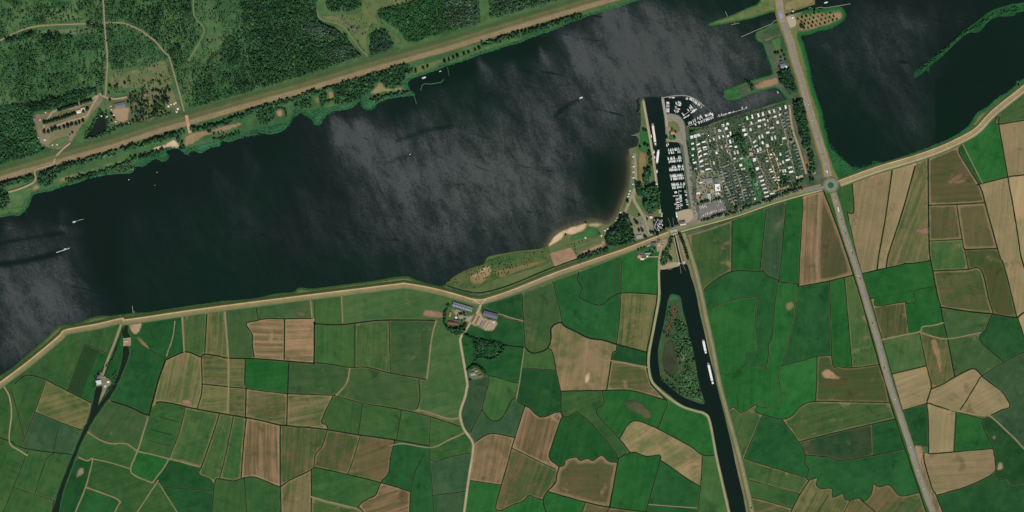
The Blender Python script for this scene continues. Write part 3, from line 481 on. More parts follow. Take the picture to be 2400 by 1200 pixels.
CROPWORD = {"G1":"dark green pasture","G2":"green meadow","G3":"olive green meadow","G4":"grey-green meadow","V":"vivid green grass field","T1":"pale tan stubble field","T2":"brown striped dry field","T3":"olive tan striped field",
 "OG":"olive striped meadow","TB":"green field with broad tan border","GB":"green field edged with tan","RB":"brown field with broad tan border","TG":"tan field with green patches","GT":"dark green field with brownish edge","BR":"brown-green dry field","RD":"reddish brown patchy field","DG":"deep green pasture","DB":"dark brownish marshy plot"}
def region_mesh(r, name, step):
    m = np.nonzero(reg == r)[0]
    ids, inv = np.unique(F[m].ravel(), return_inverse=True)
    tri = inv.reshape(-1, 3); P = vv[ids]
    bnd, wat = [], []
    for q, i in enumerate(m):
        f = F[i]
        for (a, b) in ((0, 1), (1, 2), (2, 0)):
            e = (min(f[a], f[b]), max(f[a], f[b])); ts = edge_tri[e]
            o = [j for j in ts if reg[j] != r]
            if o or len(ts) == 1:
                bnd.append((tri[q][a], tri[q][b]))
                if o and is_water_reg[reg[o[0]]]: wat.append((tri[q][a], tri[q][b]))
    if not bnd: return None
    SEG = np.array([(*P[a], *P[b]) for a, b in bnd])
    def dist(Q):
        out = np.empty(len(Q)); d = SEG[:, 2:] - SEG[:, :2]; L2 = (d ** 2).sum(1) + 1e-9
        for s in range(0, len(Q), 2000):
            q = Q[s:s + 2000]; w = q[:, None] - SEG[None, :, :2]
            t = np.clip((w * d).sum(2) / L2, 0, 1)
            out[s:s + 2000] = np.sqrt(((w - t[..., None] * d) ** 2).sum(2)).min(1)
        return out
    pts2, tri2, ed = P, tri, np.zeros(len(P))
    if step:
        lo, hi = P.min(0), P.max(0)
        gx, gy = np.meshgrid(np.arange(lo[0], hi[0], step), np.arange(lo[1], hi[1], step))
        G = np.stack([gx.ravel(), gy.ravel()], 1) + NR.uniform(-step * .3, step * .3, (gx.size, 2))
        # keep the grid points that fall inside
        keep = np.zeros(len(G), bool)
        for f in tri:
            a, b, c = P[f]
            l2, h2 = np.minimum(np.minimum(a, b), c), np.maximum(np.maximum(a, b), c)
            w = np.nonzero((G[:, 0] >= l2[0]) & (G[:, 0] <= h2[0]) & (G[:, 1] >= l2[1]) & (G[:, 1] <= h2[1]) & ~keep)[0]
            if not len(w): continue
            q = G[w]
            cr = lambda u, v: (v[0] - u[0]) * (q[:, 1] - u[1]) - (v[1] - u[1]) * (q[:, 0] - u[0])
            s1, s2, s3 = cr(a, b), cr(b, c), cr(c, a)
            keep[w] = ((s1 >= 0) & (s2 >= 0) & (s3 >= 0)) | ((s1 <= 0) & (s2 <= 0) & (s3 <= 0))
        G = G[keep]
        if len(G):
            dg = dist(G); G = G[dg > step * 0.35]; dg = dg[dg > step * 0.35]
            if len(G):
                allp = np.vstack([P, G])
                v2, e2, f2, ov, oe2, _ = delaunay_2d_cdt([Vector(p) for p in allp], [tuple(map(int, b)) for b in bnd], [], 1, 1e-5)
                pts2 = np.array([(v[0], v[1]) for v in v2]); tri2 = [tuple(f) for f in f2]
                T = np.array(tri2); cc = pts2[T].mean(1)
                # drop triangles that lie outside a hollow outline
                ok = np.zeros(len(T), bool)
                for f in tri:
                    a, b, c = P[f]
                    l2, h2 = np.minimum(np.minimum(a, b), c), np.maximum(np.maximum(a, b), c)
                    w = np.nonzero((cc[:, 0] >= l2[0]) & (cc[:, 0] <= h2[0]) & (cc[:, 1] >= l2[1]) & (cc[:, 1] <= h2[1]) & ~ok)[0]
                    if not len(w): continue
                    q = cc[w]; cr = lambda u, v: (v[0] - u[0]) * (q[:, 1] - u[1]) - (v[1] - u[1]) * (q[:, 0] - u[0])
                    s1, s2, s3 = cr(a, b), cr(b, c), cr(c, a)
                    ok[w] = ((s1 >= 0) & (s2 >= 0) & (s3 >= 0)) | ((s1 <= 0) & (s2 <= 0) & (s3 <= 0))
                tri2 = T[ok]; ed = dist(pts2)
    tri2 = np.array(tri2)
    V = np.column_stack([(pts2[:, 0] - 1200) * S, (600 - pts2[:, 1]) * S, np.full(len(pts2), LAND)])
    a, b, c = (V[tri2[:, k]] for k in range(3))
    flip = ((b[:, 0] - a[:, 0]) * (c[:, 1] - a[:, 1]) - (b[:, 1] - a[:, 1]) * (c[:, 0] - a[:, 0])) < 0
    tri2[flip] = tri2[flip][:, ::-1]
    faces = [tuple(map(int, f)) for f in tri2]
    Vl = [tuple(v) for v in V]; ed = list(ed)
    for i, j in wat:                      # bank face down to the water
        p, q = P[i], P[j]; n = len(Vl)
        for (x, y), z in ((p, LAND), (q, LAND), (q, -0.5), (p, -0.5)):
            Vl.append((*W(x, y), z)); ed.append(0)
        faces.append((n, n + 3, n + 2, n + 1))
    me = new_mesh(name, Vl, faces, M_FIELD); attr_f(me, "edge", ed)
    return me
def ground_props(o, a, b, c, ang, stren, bw, dry=0.0):
    o["colour_main"] = list(C(*a)); o["colour_second"] = list(C(*b)); o["colour_border"] = list(C(*c))
    o["grain"] = [math.radians(ang), float(stren), float(bw)]; o["seed_offset"] = R.uniform(0, 900); o["dryness"] = dry
order = sorted([r for r in range(nreg) if area[r] > 0 and not is_water_reg[r] and X0 - 1 < cent[r][0] < X1 + 1 and Y0 - 1 < cent[r][1] < Y1 + 1], key=lambda r: -area[r])
nf = 0
UNSEEDED = []
for r in order:
    x, y = cent[r]
    ro = role.get(r)
    if ro is None:
        if area[r] > 400: UNSEEDED.append((round(x), round(y), round(area[r])))
        ro = ("field", R.choice(["G2", "G1", "G3", "G2", "V"]), R.uniform(0, 90)) if y > 640 or x > 1950 else ("other", "bank", "bank")
    if ro[0] == "field":
        me = region_mesh(r, "field", 7.5)
        if me is None: continue
        a, b, c, bw, stn = PAL[ro[1]]
        dj = R.gauss(0, 1)
        sh = lambda q: tuple(max(4, min(250, v * (1 + dj * 0.045))) for v in q)
        o = link("field", me); ground_props(o, sh(a), sh(b), c, -ro[2] + R.uniform(-3, 3), stn * R.uniform(.8, 1.3), max(bw * R.uniform(.7, 1.3), 2.2), 0.75 if bw else R.choice([0, .25, .5]))
        tag(o, f"{CROPWORD[ro[1]]} {where(x, y, 'field')}", None, "fields of the polder", "structure"); nf += 1
    else:
        nm, pal = ro[1], ro[2]
        me = region_mesh(r, nm, 0)
        if me is None: continue
        a, b, stn = OPAL[pal]
        o = link(nm, me); ground_props(o, a, b, b, 15, stn, 0)
        tag(o, f"{nm.replace('_', ' ')} {where(x, y, nm)}", None, None, "structure")
print("REGIONS", nreg, "fields", nf, "unseeded", UNSEEDED)

# ------------------------------------------------------------------ outer country beyond the frame, and the water
def outer():
    m, t, b = base_mat("far_fields", 0.95, 0.1)
    pos = N(t, "ShaderNodeNewGeometry").outputs["Position"]
    vo = N(t, "ShaderNodeTexVoronoi"); vo.inputs["Scale"].default_value = 0.006; t.links.new(pos, vo.inputs["Vector"])
    sep = N(t, "ShaderNodeSeparateColor"); t.links.new(vo.outputs["Color"], sep.inputs[0])
    c = mixc(t, ramp01(t, sep.outputs[0], 0.3, 0.9), C(34, 82, 42), C(120, 108, 74))
    t.links.new(c, b.inputs["Base Color"])
    s = 14000.0
    o = link("ground", new_mesh("ground", [(-s, -s, -1.2), (s, -s, -1.2), (s, s, -1.2), (-s, s, -1.2)], [(0, 1, 2, 3)], m))
    tag(o, "open farmland stretching beyond the mapped fields", None, None, "structure")
outer()
step = 5.0
gx = np.arange(X0, X1 + .1, step); gy = np.arange(Y0, Y1 + .1, step)
PX, PY = np.meshgrid(gx, gy)
def blob(cx, cy, rx, ry, ang, amp, p=2.0):
    a = math.radians(ang); dx, dy = PX - cx, PY - cy
    u = (dx * math.cos(a) + dy * math.sin(a)) / rx; v = (-dx * math.sin(a) + dy * math.cos(a)) / ry
    return amp * np.exp(-(u * u + v * v) ** (p / 2))
def plume(x, y, ang, L, w0, spread, amp, edge=6.0):
    """gust that strikes the water at (x, y) and fans out down-wind"""
    a = math.radians(ang); dx, dy = PX - x, PY - y
    u = dx * math.cos(a) + dy * math.sin(a); v = -dx * math.sin(a) + dy * math.cos(a)
    wd = w0 + np.clip(u, 0, None) * spread
    return amp * np.exp(-(v / wd) ** 2) * np.exp(-np.clip(u, 0, None) / L) / (1 + np.exp(-np.clip(u / edge, -30, 30)))
wind = np.full_like(PX, 0.12)
for q in [(1090,400,330,120,18,.44),(1250,420,220,130,12,.22),(960,560,330,80,6,.16),(1300,300,200,120,25,.2),(1560,130,220,120,15,.55),(1400,190,160,110,20,.22),(1720,150,100,80,20,.18),(60,640,130,90,10,.52),(110,720,120,80,0,.42),(40,800,110,70,0,.42),(500,560,160,90,0,.06),
          (2050,90,160,90,5,.26),(2150,40,110,40,0,.12),(2150,290,60,70,0,.2),(2090,200,80,90,0,.1),(1780,235,60,20,-15,.35),(1650,255,40,25,0,.2),(1810,60,25,10,0,.3)]:
    wind += blob(*q)
for q in [(780,276,58,60,11,.22,.55),(782,278,58,220,18,.32,.5),(835,278,56,60,14,.2,.45),(850,285,55,190,18,.25,.3),(880,262,60,240,14,.25,.22),(975,262,62,160,14,.25,.18),(1122,140,58,45,8,.2,.75),(1190,150,58,130,16,.25,.3),(1266,114,66,30,6,.15,.8),(1325,78,55,140,16,.32,.65),(1418,28,48,170,30,.35,.8),(1500,8,50,140,25,.35,.35),(1620,40,50,120,25,.3,.16),
          (500,398,58,90,10,.22,.30),(575,350,75,60,8,.2,.22),(600,385,80,40,9,.1,.16),(320,500,95,70,14,.2,.10),(146,494,62,30,10,.2,.55),(140,535,10,35,9,.1,.45),(10,528,20,90,12,.25,.35),(700,440,60,120,16,.3,.16),(1010,190,60,80,10,.3,.12),
          (1932,104,52,90,7,.18,.34),(2025,100,48,60,8,.2,.25),(2105,45,40,60,12,.2,.22),(2112,138,65,60,7,.15,.24),(2250,30,60,60,18,.3,.12)]:
    wind += plume(*q)
for q in [(240,600,45,130,-8,.3),(300,440,220,50,-12,.12),(640,330,70,40,-15,.14),(1420,440,55,70,0,.45),(1390,385,60,45,0,.2),(1240,110,50,22,-20,.3),(1060,170,90,22,-20,.3),(930,255,60,25,-20,.2),(2290,170,90,130,0,.2),(1980,330,60,50,0,.1)]:
    wind -= blob(*q)
# quiet lanes behind boats
def lane(pts, w, amp):
    global wind
    d = np.full_like(PX, 1e9)
    for (x0, y0), (x1, y1) in zip(pts, pts[1:]):
        dx, dy = x1 - x0, y1 - y0; t = np.clip(((PX - x0) * dx + (PY - y0) * dy) / (dx * dx + dy * dy), 0, 1)
        d = np.minimum(d, np.hypot(PX - x0 - t * dx, PY - y0 - t * dy))
    wind -= amp * np.exp(-(d / w) ** 2)
lane([(0, 620), (60, 612), (110, 600), (140, 590)], 6, .6); lane([(1300, 272), (1330, 247), (1355, 234)], 4, .35); lane([(0, 570), (80, 556), (150, 545)], 4, .3)
lane([(930, 330), (1000, 305), (1060, 295)], 4, .3); lane([(900, 385), (960, 362)], 4, .3)
wind[(PX > 2192) & (PY > 180)] -= 0.24
wind = np.clip(wind, 0.0, 1.0)
wind[(PX > 1508) & (PX < 1625) & (PY > 228) & (PY < 560)] *= 0.25
wind[(PX > 1500) & (PX < 1830) & (PY > 615)] = 0.02
CANAL = (PX < 330) & (PY > 760) & (PX + (PY - 760) * .35 > 200)
wind[CANAL] *= 0.2
SHM = np.array(crom(pp("1282,578 1300,552 1325,536 1372,522 1400,520 1420,526 1437,515 1450,495 1462,465 1474,435 1477,400 1477,367"), 4))
dsh = np.full_like(PX, 1e9)
for q in SHM: dsh = np.minimum(dsh, np.hypot(PX - q[0], PY - q[1]))
shal = np.clip(0.75 * np.exp(-(dsh / 7) ** 2) + 0.10 * np.exp(-(dsh / 30) ** 2), 0, 1)
shal = np.maximum(shal, np.where(CANAL, .05, 0)); shal = np.maximum(shal, np.where((PX > 190) & (PX < 260) & (PY > 255) & (PY < 330), .05, 0))
ny, nx = PX.shape
Vw = np.column_stack([((PX.ravel() - 1200) * S), ((600 - PY.ravel()) * S), np.zeros(PX.size)])
ii = np.arange(ny * nx).reshape(ny, nx)
Fw = np.stack([ii[:-1, :-1].ravel(), ii[1:, :-1].ravel(), ii[1:, 1:].ravel(), ii[:-1, 1:].ravel()], 1)
me = new_mesh("water", Vw, Fw, M_WATER); attr_f(me, "wind", wind.ravel()); attr_f(me, "shallow", shal.ravel())
tag(link("water", me), "dark wind-ruffled lake with its canals and basins", None, None, "structure")
# ------------------------------------------------------------------ strips: ditches, tracks, roads, dikes
def normals(p):
    P = np.array(p, float); d = np.gradient(P, axis=0); L = np.hypot(d[:, 0], d[:, 1])[:, None] + 1e-9
    d /= L
    return P, np.stack([-d[:, 1], d[:, 0]], 1)       # in pixel space this points to the right-hand side walking along the line (y is down)
def strip(name, pts, prof, mat, z0=LAND, jag=0.0):
    """prof: [(offset px to the walker's right, height m, colour)]"""
    P, Nn = normals(pts); n, k = len(P), len(prof)
    V, Cl = [], []
    for i in range(n):
        for j, (o, z, c) in enumerate(prof):
            oo = o + (R.gauss(0, jag) if jag else 0)
            x, y = P[i] + Nn[i] * oo; V.append((*W(x, y), z0 + z)); Cl.append(C(*c))
    Fc = [(i * k + j, i * k + j + 1, (i + 1) * k + j + 1, (i + 1) * k + j) for i in range(n - 1) for j in range(k - 1)]
    V = np.array(V)
    a, b, c = V[Fc[0][0]], V[Fc[0][1]], V[Fc[0][2]]
    if (b[0] - a[0]) * (c[1] - a[1]) - (b[1] - a[1]) * (c[0] - a[0]) < 0: Fc = [f[::-1] for f in Fc]
    me = new_mesh(name, V, Fc, mat); attr_c(me, "col", Cl)
    return link(name, me)
DK, DK2, TR, TR2 = (14, 30, 16), (24, 48, 26), (142, 127, 94), (106, 106, 70)
def mid(p): return p[len(p) // 2]
for kind, w, p in DRAW:
    x, y = mid(p)
    if kind == "d":
        fa = R.choice((0, 0, .1, .2, .4)) if w < 1.35 else 0.0; w = w * (.75 if w < 1.3 else .92); mx_ = lambda c, d: tuple(u + (q - u) * fa for u, q in zip(c, d))
        dk, dk2, sa, sb = mx_(DK, (44, 70, 38)), mx_(DK2, (54, 78, 44)), R.choice(((58, 84, 46), (96, 98, 60), (70, 92, 52))), R.choice(((66, 88, 50), (104, 102, 66), (56, 80, 46)))
        o = strip("ditch", p, [(-w * .5 - 1.1, .06, sa), (-w * .5, .08, dk2), (-w * .25, .08, dk), (w * .25, .08, dk), (w * .5, .08, dk2), (w * .5 + 1.1, .06, sb)], M_STRIP, jag=0.2)
        tag(o, f"narrow dark water ditch {where(x, y, 'ditch')}", None, "ditches between the fields", "structure")
    elif kind == "t":
        o = strip("track", p, [(-w * .5 - .7, .16, TR2), (-w * .22, .18, TR), (w * .22, .18, TR), (w * .5 + .7, .16, TR2)], M_STRIP, jag=0.2)
        tag(o, f"worn pale farm track {where(x, y, 'track')}", None, "farm tracks", "structure")
def road(name, s, prof, label, mat=None, z=0.3, n=5, jag=0.0, sm=True):
    p = ext_frame(pp(s)); p = crom(p, n) if sm else p
    o = strip(name, p, [(a, b + z, c) for a, b, c in prof], mat or M_STRIP, jag=jag)
    return tag(o, label, None, None, "structure")
# north dike: grassy slopes, service road at its lake side
NDK = "0,409 107,378 190,354 275,330 350,305 430,281 600,232 700,205 800,175 870,154 975,125 1050,104 1125,81 1200,58 1300,28 1400,-1"
road("dike", NDK, [(-19, 0, (92, 96, 66)), (-16.5, .4, (74, 94, 60)), (-12, 1.6, (70, 98, 58)), (-8, 2.6, (86, 98, 62)), (-5, 3.2, (110, 103, 71)), (-2.5, 3.4, (96, 98, 64)), (1, 3.2, (84, 94, 58)), (4, 2.6, (116, 104, 72)), (5.5, 2.4, (124, 112, 82)),
     (8, 2.2, (146, 129, 101)), (9.5, 2.2, (118, 109, 80)), (12, 1.8, (140, 123, 95)), (14.5, .9, (116, 104, 74)), (17, .2, (88, 92, 58)), (18.5, 0, (60, 84, 48))], "long grassy dike with pale service road beside the woods", jag=.28)
# south dike with the cream cycle path
DP = [(-7.5, -.1, (52, 74, 40)), (-4.5, 1.2, (74, 82, 44)), (-2.2, 2.7, (96, 94, 56)), (-1.0, 3.0, (126, 116, 76)), (-.62, 3.05, (192, 176, 134)), (.62, 3.05, (192, 176, 134)), (1.1, 3.0, (150, 130, 92)), (4, 2.2, (128, 116, 80)), (8, 1.0, (118, 112, 76)), (11, .3, (100, 108, 74)), (13, 0, (66, 92, 58))]
DPE = [(-7, -.1, (60, 80, 46)), (-4, 1.2, (94, 96, 58)), (-1.0, 3.0, (140, 126, 84)), (-.62, 3.05, (192, 176, 134)), (.62, 3.05, (192, 176, 134)), (1.1, 3.0, (144, 126, 92)), (4.5, 2.2, (138, 118, 88)), (7.6, 1.0, (122, 112, 82)), (9.8, .3, (106, 112, 82)), (12, 0, (58, 86, 52))]
road("dike", "0,897 50,860 100,820 140,786 155,773 225,760 287,746 300,749 450,727 600,707 800,682 930,666 955,665 1025,678 1107,701", DP, "lake dike with narrow cream cycle path between water and western fields", jag=.1, n=6)
road("dike", "1107,701 1120,703 1140,700 1200,680 1300,640 1415,600 1462,584 1525,560 1566,544", DPE, "lake dike with narrow cream cycle path leading to the lock", jag=.1, n=6)
road("dike", "1966,424 2050,393 2137,367 2200,345 2250,322 2287,300 2325,260 2400,200", [(-6, -.1, (56, 84, 46)), (-3, 1.3, (96, 98, 60)), (-.9, 3, (146, 132, 90)), (-.8, 3.05, (192, 176, 134)), (.8, 3.05, (192, 176, 134)), (1.2, 3, (128, 116, 76)), (5, 2, (150, 132, 96)), (8.5, 1.2, (120, 114, 76)), (10, .9, (168, 152, 118)), (12.5, .8, (160, 144, 112)), (14.5, .2, (92, 104, 70)), (17, 0, (60, 90, 52))],
     "curving lake dike with cream path east of the roundabout", jag=.12, n=6)
# road from the lock to the roundabout
road("road", "1566,545 1600,534 1650,520 1725,499 1800,473 1860,455 1925,438", [(-8, 0, (98, 98, 70)), (-6.5, .1, (140, 122, 92)), (-2.2, .3, (132, 116, 86)), (-1.9, .4, (124, 120, 106)), (1.4, .4, (124, 120, 106)), (1.8, .4, (104, 116, 76)), (6.5, .2, (96, 114, 70)), (7.3, .2, (178, 160, 116)), (8.8, .2, (178, 160, 116)), (9.4, .1, (70, 80, 48)), (11, 0, (34, 52, 30))], "minor road on a grassy dike between chalet park and fields", jag=.1, z=.5)
# main road: verges, asphalt, edge lines
MRN = "1824,0 1832,45 1850,92 1862,140 1875,180 1887,225 1900,270 1910,302 1922,342 1932,375 1941,414"
MRS = "1953,452 1956,462 1965,492 1975,530 1985,562 1997,597 2017,660 2037,730 2060,807 2084,897 2107,965 2132,1040 2150,1100 2175,1170 2187,1199"
ASP = (118, 122, 120)
VG = [(-11, 0, (104, 110, 68)), (-7, .2, (150, 130, 98)), (-4.2, .3, (142, 124, 94)), (-3.4, .3, (120, 112, 84)), (3.2, .3, (124, 112, 84)), (4.2, .3, (160, 134, 104)), (7, .25, (136, 118, 84)), (9, .2, (112, 108, 66)), (12, 0, (82, 104, 60))]
VS = [(-8.5, 0, (84, 102, 66)), (-6, .2, (126, 122, 94)), (-3.2, .3, (126, 118, 92)), (3.2, .3, (138, 120, 94)), (5.5, .25, (150, 126, 98)), (8.5, 0, (92, 106, 66))]
AS = [(-2.7, .42, (134, 132, 120)), (-2.45, .42, ASP), (2.45, .42, ASP), (2.7, .42, (134, 132, 120))]
for s, v, nm in ((MRN, VG, "across the causeway"), (MRS, VS, "through the fields")):
    road("verge", s, v, f"dry grass verge of the main road {nm}", jag=.2, z=.6, n=7)
    rd = road("road", s, AS, f"grey asphalt main road {nm}", M_ROAD, .6, 7)
    for o_, nm2 in ((-1.95, "edge_line"), (1.95, "edge_line")):
        q = strip(nm2, crom(ext_frame(pp(s)), 7), [(o_ - .1, 1.12, (200, 200, 196)), (o_ + .1, 1.12, (200, 200, 196))], M_ROAD); q.parent = rd
    cl = crom(ext_frame(pp(s)), 7); P_ = np.array(cl); L = np.concatenate([[0], np.cumsum(np.hypot(*np.diff(P_, axis=0).T))])
    V_, F_, k = [], [], 0
    for d in np.arange(2, L[-1] - 4, 8):                                  # dashed centre line
        a = np.array([np.interp(d, L, P_[:, c]) for c in (0, 1)]); b = np.array([np.interp(d + 2.6, L, P_[:, c]) for c in (0, 1)])
        t_ = (b - a) / np.hypot(*(b - a)); nn = np.array([-t_[1], t_[0]]) * .1
        for q in (a - nn, a + nn, b + nn, b - nn): V_.append((*W(*q), LAND + 1.13))
        F_.append((k, k + 1, k + 2, k + 3)); k += 4
    mm = new_mesh("centre_line", V_, F_, M_ROAD); attr_c(mm, "col", [C(205, 205, 200)] * len(V_)); link("centre_line", mm, rd)
# roundabout
def disc(name, cx, cy, rings, mat, z, label=None, cat=None, kind="structure", n=64):
    V, Cl, Fc = [], [], []
    k = len(rings)
    for i in range(n):
        a = 2 * math.pi * i / n
        for r_, zz, c in rings: V.append((*W(cx + r_ * math.cos(a), cy + r_ * math.sin(a)), LAND + z + zz)); Cl.append(C(*c))
    for i in range(n):
        for j in range(k - 1):
            a, b = i * k + j, ((i + 1) % n) * k + j; Fc.append((a, b, b + 1, a + 1))
    if rings[0][0] < .01: pass
    me = new_mesh(name, V, Fc, mat); attr_c(me, "col", Cl); o = link(name, me)
    return tag(o, label, cat, None, kind)
disc("verge", 1947, 434, [(14.2, 0, (116, 118, 96)), (16.5, 0, (104, 112, 78)), (20, 0, (84, 102, 62))], M_STRIP, .94, "dry verge ringing the roundabout")
rb = disc("roundabout", 1947, 434, [(8.6, 0, (176, 166, 146)), (9.3, .02, (150, 146, 134)), (9.5, .02, ASP), (13.8, .02, ASP), (14.6, 0, (150, 140, 116))], M_ROAD, 1.06, "asphalt roundabout ring where the four roads meet")
isl = disc("traffic_island", 1947, 434, [(0, .5, (44, 88, 44)), (4, .45, (52, 92, 48)), (7.6, .25, (64, 98, 54)), (8.6, .12, (150, 146, 130))], M_STRIP, 1.1, "round grassy island in the middle of the roundabout")
for k, (a, s) in enumerate((("north-western", "1931,441 1917,443"), ("south-eastern", "1953,452 1960,470"), ("northern", "1941,417 1935,398"), ("eastern", "1962,426 1972,422"))):
    pt = pp(s); P_ = crom([pt[0], ((pt[0][0] + pt[1][0]) / 2, (pt[0][1] + pt[1][1]) / 2), pt[1]], 2)
    tag(strip("splitter_island", P_, [(-1.0, 1.2, (150, 146, 134)), (0, 1.25, (120, 124, 96)), (1.0, 1.2, (150, 146, 134))], M_ROAD), f"small kerbed splitter island at the {a} arm of the roundabout", None, None, "structure")
    q0, q1 = np.array(pt[0]), np.array(pt[1])
road("road", "1931,438 1918,441 1895,446", [(-3, 0, ASP), (3, 0, ASP)], "asphalt western arm of the roundabout", M_ROAD, 1.0)
road("road", "1961,428 1972,421 1985,417", [(-2.4, 0, ASP), (2.4, 0, ASP)], "asphalt eastern arm of the roundabout", M_ROAD, 1.0)
# lanes
FL = [(-3.4, 0, (78, 96, 56)), (-2.1, .05, (150, 138, 106)), (-1.6, .06, (166, 152, 122)), (1.6, .06, (166, 152, 122)), (2.1, .05, (150, 138, 106)), (3.4, 0, (78, 96, 56))]
road("lane", "1127,713 1122,728 1110,745 1094,770 1082,787 1079,800 1085,837 1095,897 1094,910 1090,930 1080,960 1079,977 1087,1005 1107,1035 1108,1062 1100,1112 1092,1170 1088,1200", FL, "pale farm lane winding south from the dike", z=.3, jag=.05)
for s, nm in (("1107,700 1118,708 1127,713", "western"), ("1142,699 1134,706 1127,713", "eastern")):
    road("path", s, [(-.8, 0, (192, 176, 134)), (.8, 0, (192, 176, 134))], f"cream {nm} branch of the forked path junction", z=3.5)
CL = [(-3, 0, (90, 104, 66)), (-1.8, .05, (150, 144, 112)), (1.8, .05, (150, 144, 112)), (3, 0, (90, 104, 66))]
road("lane", "1552,572 1548,590 1545,610 1544,640 1544,700 1532,770 1521,830 1521,865 1530,897 1566,931 1600,953 1630,963 1652,970 1664,990 1681,1080 1708,1200", CL, "pale lane along the western canal bank", z=.32)
EB = [(-7, -.2, (44, 74, 44)), (-4.5, .5, (92, 106, 72)), (-2, .9, (140, 128, 96)), (-1.2, .9, (118, 114, 84)), (1.0, .9, (150, 138, 106)), (2.4, .8, (124, 118, 84)), (5, .2, (104, 110, 74)), (7.5, 0, (62, 88, 52))]
road("canal_dike", "1602,546 1612,575 1622,606 1632,640 1645,695 1656,750 1670,812 1686,897 1705,970 1725,1040 1742,1107 1760,1187 1763,1200", EB, "grassy canal dike with pale path on the east bank", z=.3, jag=.2)
# woodland paths
WP = [(-1.9, 0, (92, 100, 66)), (-1.1, .04, (150, 130, 104)), (1.1, .04, (150, 130, 104)), (1.9, 0, (92, 100, 66))]
WPT = [(-1.0, 0, (96, 104, 70)), (-.5, .04, (136, 122, 96)), (.5, .04, (136, 122, 96)), (1.0, 0, (96, 104, 70))]
road("forest_path", "0,95 25,82 60,68 100,60 190,56 242,53", WP, "pale sandy path entering the woods from the west", z=.2, jag=.1)
road("forest_path", "242,0 245,53 248,90 252,140 250,180 247,227", WP, "straight sandy path running south through the woods", z=.22, jag=.1)
road("forest_path", "245,54 285,54 310,62 335,75 365,98 385,122 397,135 410,180 425,235 435,275 442,297", WP, "curved sandy path ringing the wood down to the dike", z=.24, jag=.1)
road("forest_path", "455,-20 453,25 460,45 478,68 470,95 440,145", WPT, "thin winding trail in the eastern wood", z=.2, jag=.1)
road("forest_path", "738,0 748,40 770,50 800,60 820,80 840,110 862,132", WPT, "thin trail along the grassy clearing", z=.2, jag=.1)
CR = [(-2.6, 0, (104, 104, 72)), (-1.6, .05, (158, 138, 112)), (1.6, .05, (158, 138, 112)), (2.6, 0, (104, 104, 72))]
road("path", "100,310 105,290 118,270 125,262 170,246 215,232 230,222", CR, "sandy camp road beside the northern hedge", z=.25)
road("path", "102,308 150,288 195,275 205,268 215,250 228,228 232,220", CR, "sandy camp road between the tree rows", z=.27)
road("path", "247,228 270,232 298,228", CR, "sandy path to the grey-roofed camp building", z=.25)
road("path", "232,220 247,228", CR, "short sandy link beside the woodland pond", z=.29)
road("path", "165,335 145,352 130,370 124,385 100,393 82,400 84,420 72,432 40,445 20,450", CR, "sandy footpath crossing the dike near the western meadow", z=3.5)
road("path", "437,270 440,285 443,300 446,312", [(-4, 0, (150, 122, 96)), (-2.4, .05, (186, 146, 122)), (2.4, .05, (186, 146, 122)), (4, 0, (150, 122, 96))], "reddish worn path crossing the dike to the picnic beach", z=3.7)
# recreation ground and harbour roads
GRV = [(-3.6, 0, (112, 112, 84)), (-2.6, .05, (146, 136, 112)), (2.6, .05, (146, 136, 112)), (3.6, 0, (112, 112, 84))]
road("path", "1487,360 1489,390 1490,430 1482,455 1470,485 1462,502 1448,525 1435,540 1420,550", GRV, "gravel drive along the curved beach", z=.3)
road("path", "1490,440 1485,465 1498,490 1510,510 1520,540 1528,552", GRV, "gravel drive through the recreation trees", z=.32)
road("quay", "1508,236 1516,280 1524,325 1532,375 1539,430 1544,475 1548,500", [(-2.6, .3, (150, 140, 112)), (2.2, .4, (172, 160, 132)), (2.9, .4, (150, 146, 132)), (3.0, -.6, (90, 86, 76))], "pale concrete quay along the canal mouth", z=.3)
road("quay", "1553,231 1557,255 1561,275 1563,297", [(-3.2, -.6, (90, 86, 76)), (-3.1, .4, (150, 146, 132)), (2.6, .4, (158, 148, 122)), (3.4, .1, (124, 122, 92))], "pale quay wall of the walled harbour", z=.3)
road("road", "1561,272 1580,275 1592,281 1598,292 1601,310 1606,345 1611,385 1616,430 1622,470 1628,500 1630,512 1620,522", [(-4.6, 0, (120, 116, 92)), (-3.8, .05, (134, 130, 118)), (3.8, .05, (130, 126, 114)), (4.6, 0, (112, 112, 86))], "grey harbour road along the marina quay", M_ROAD, .4)
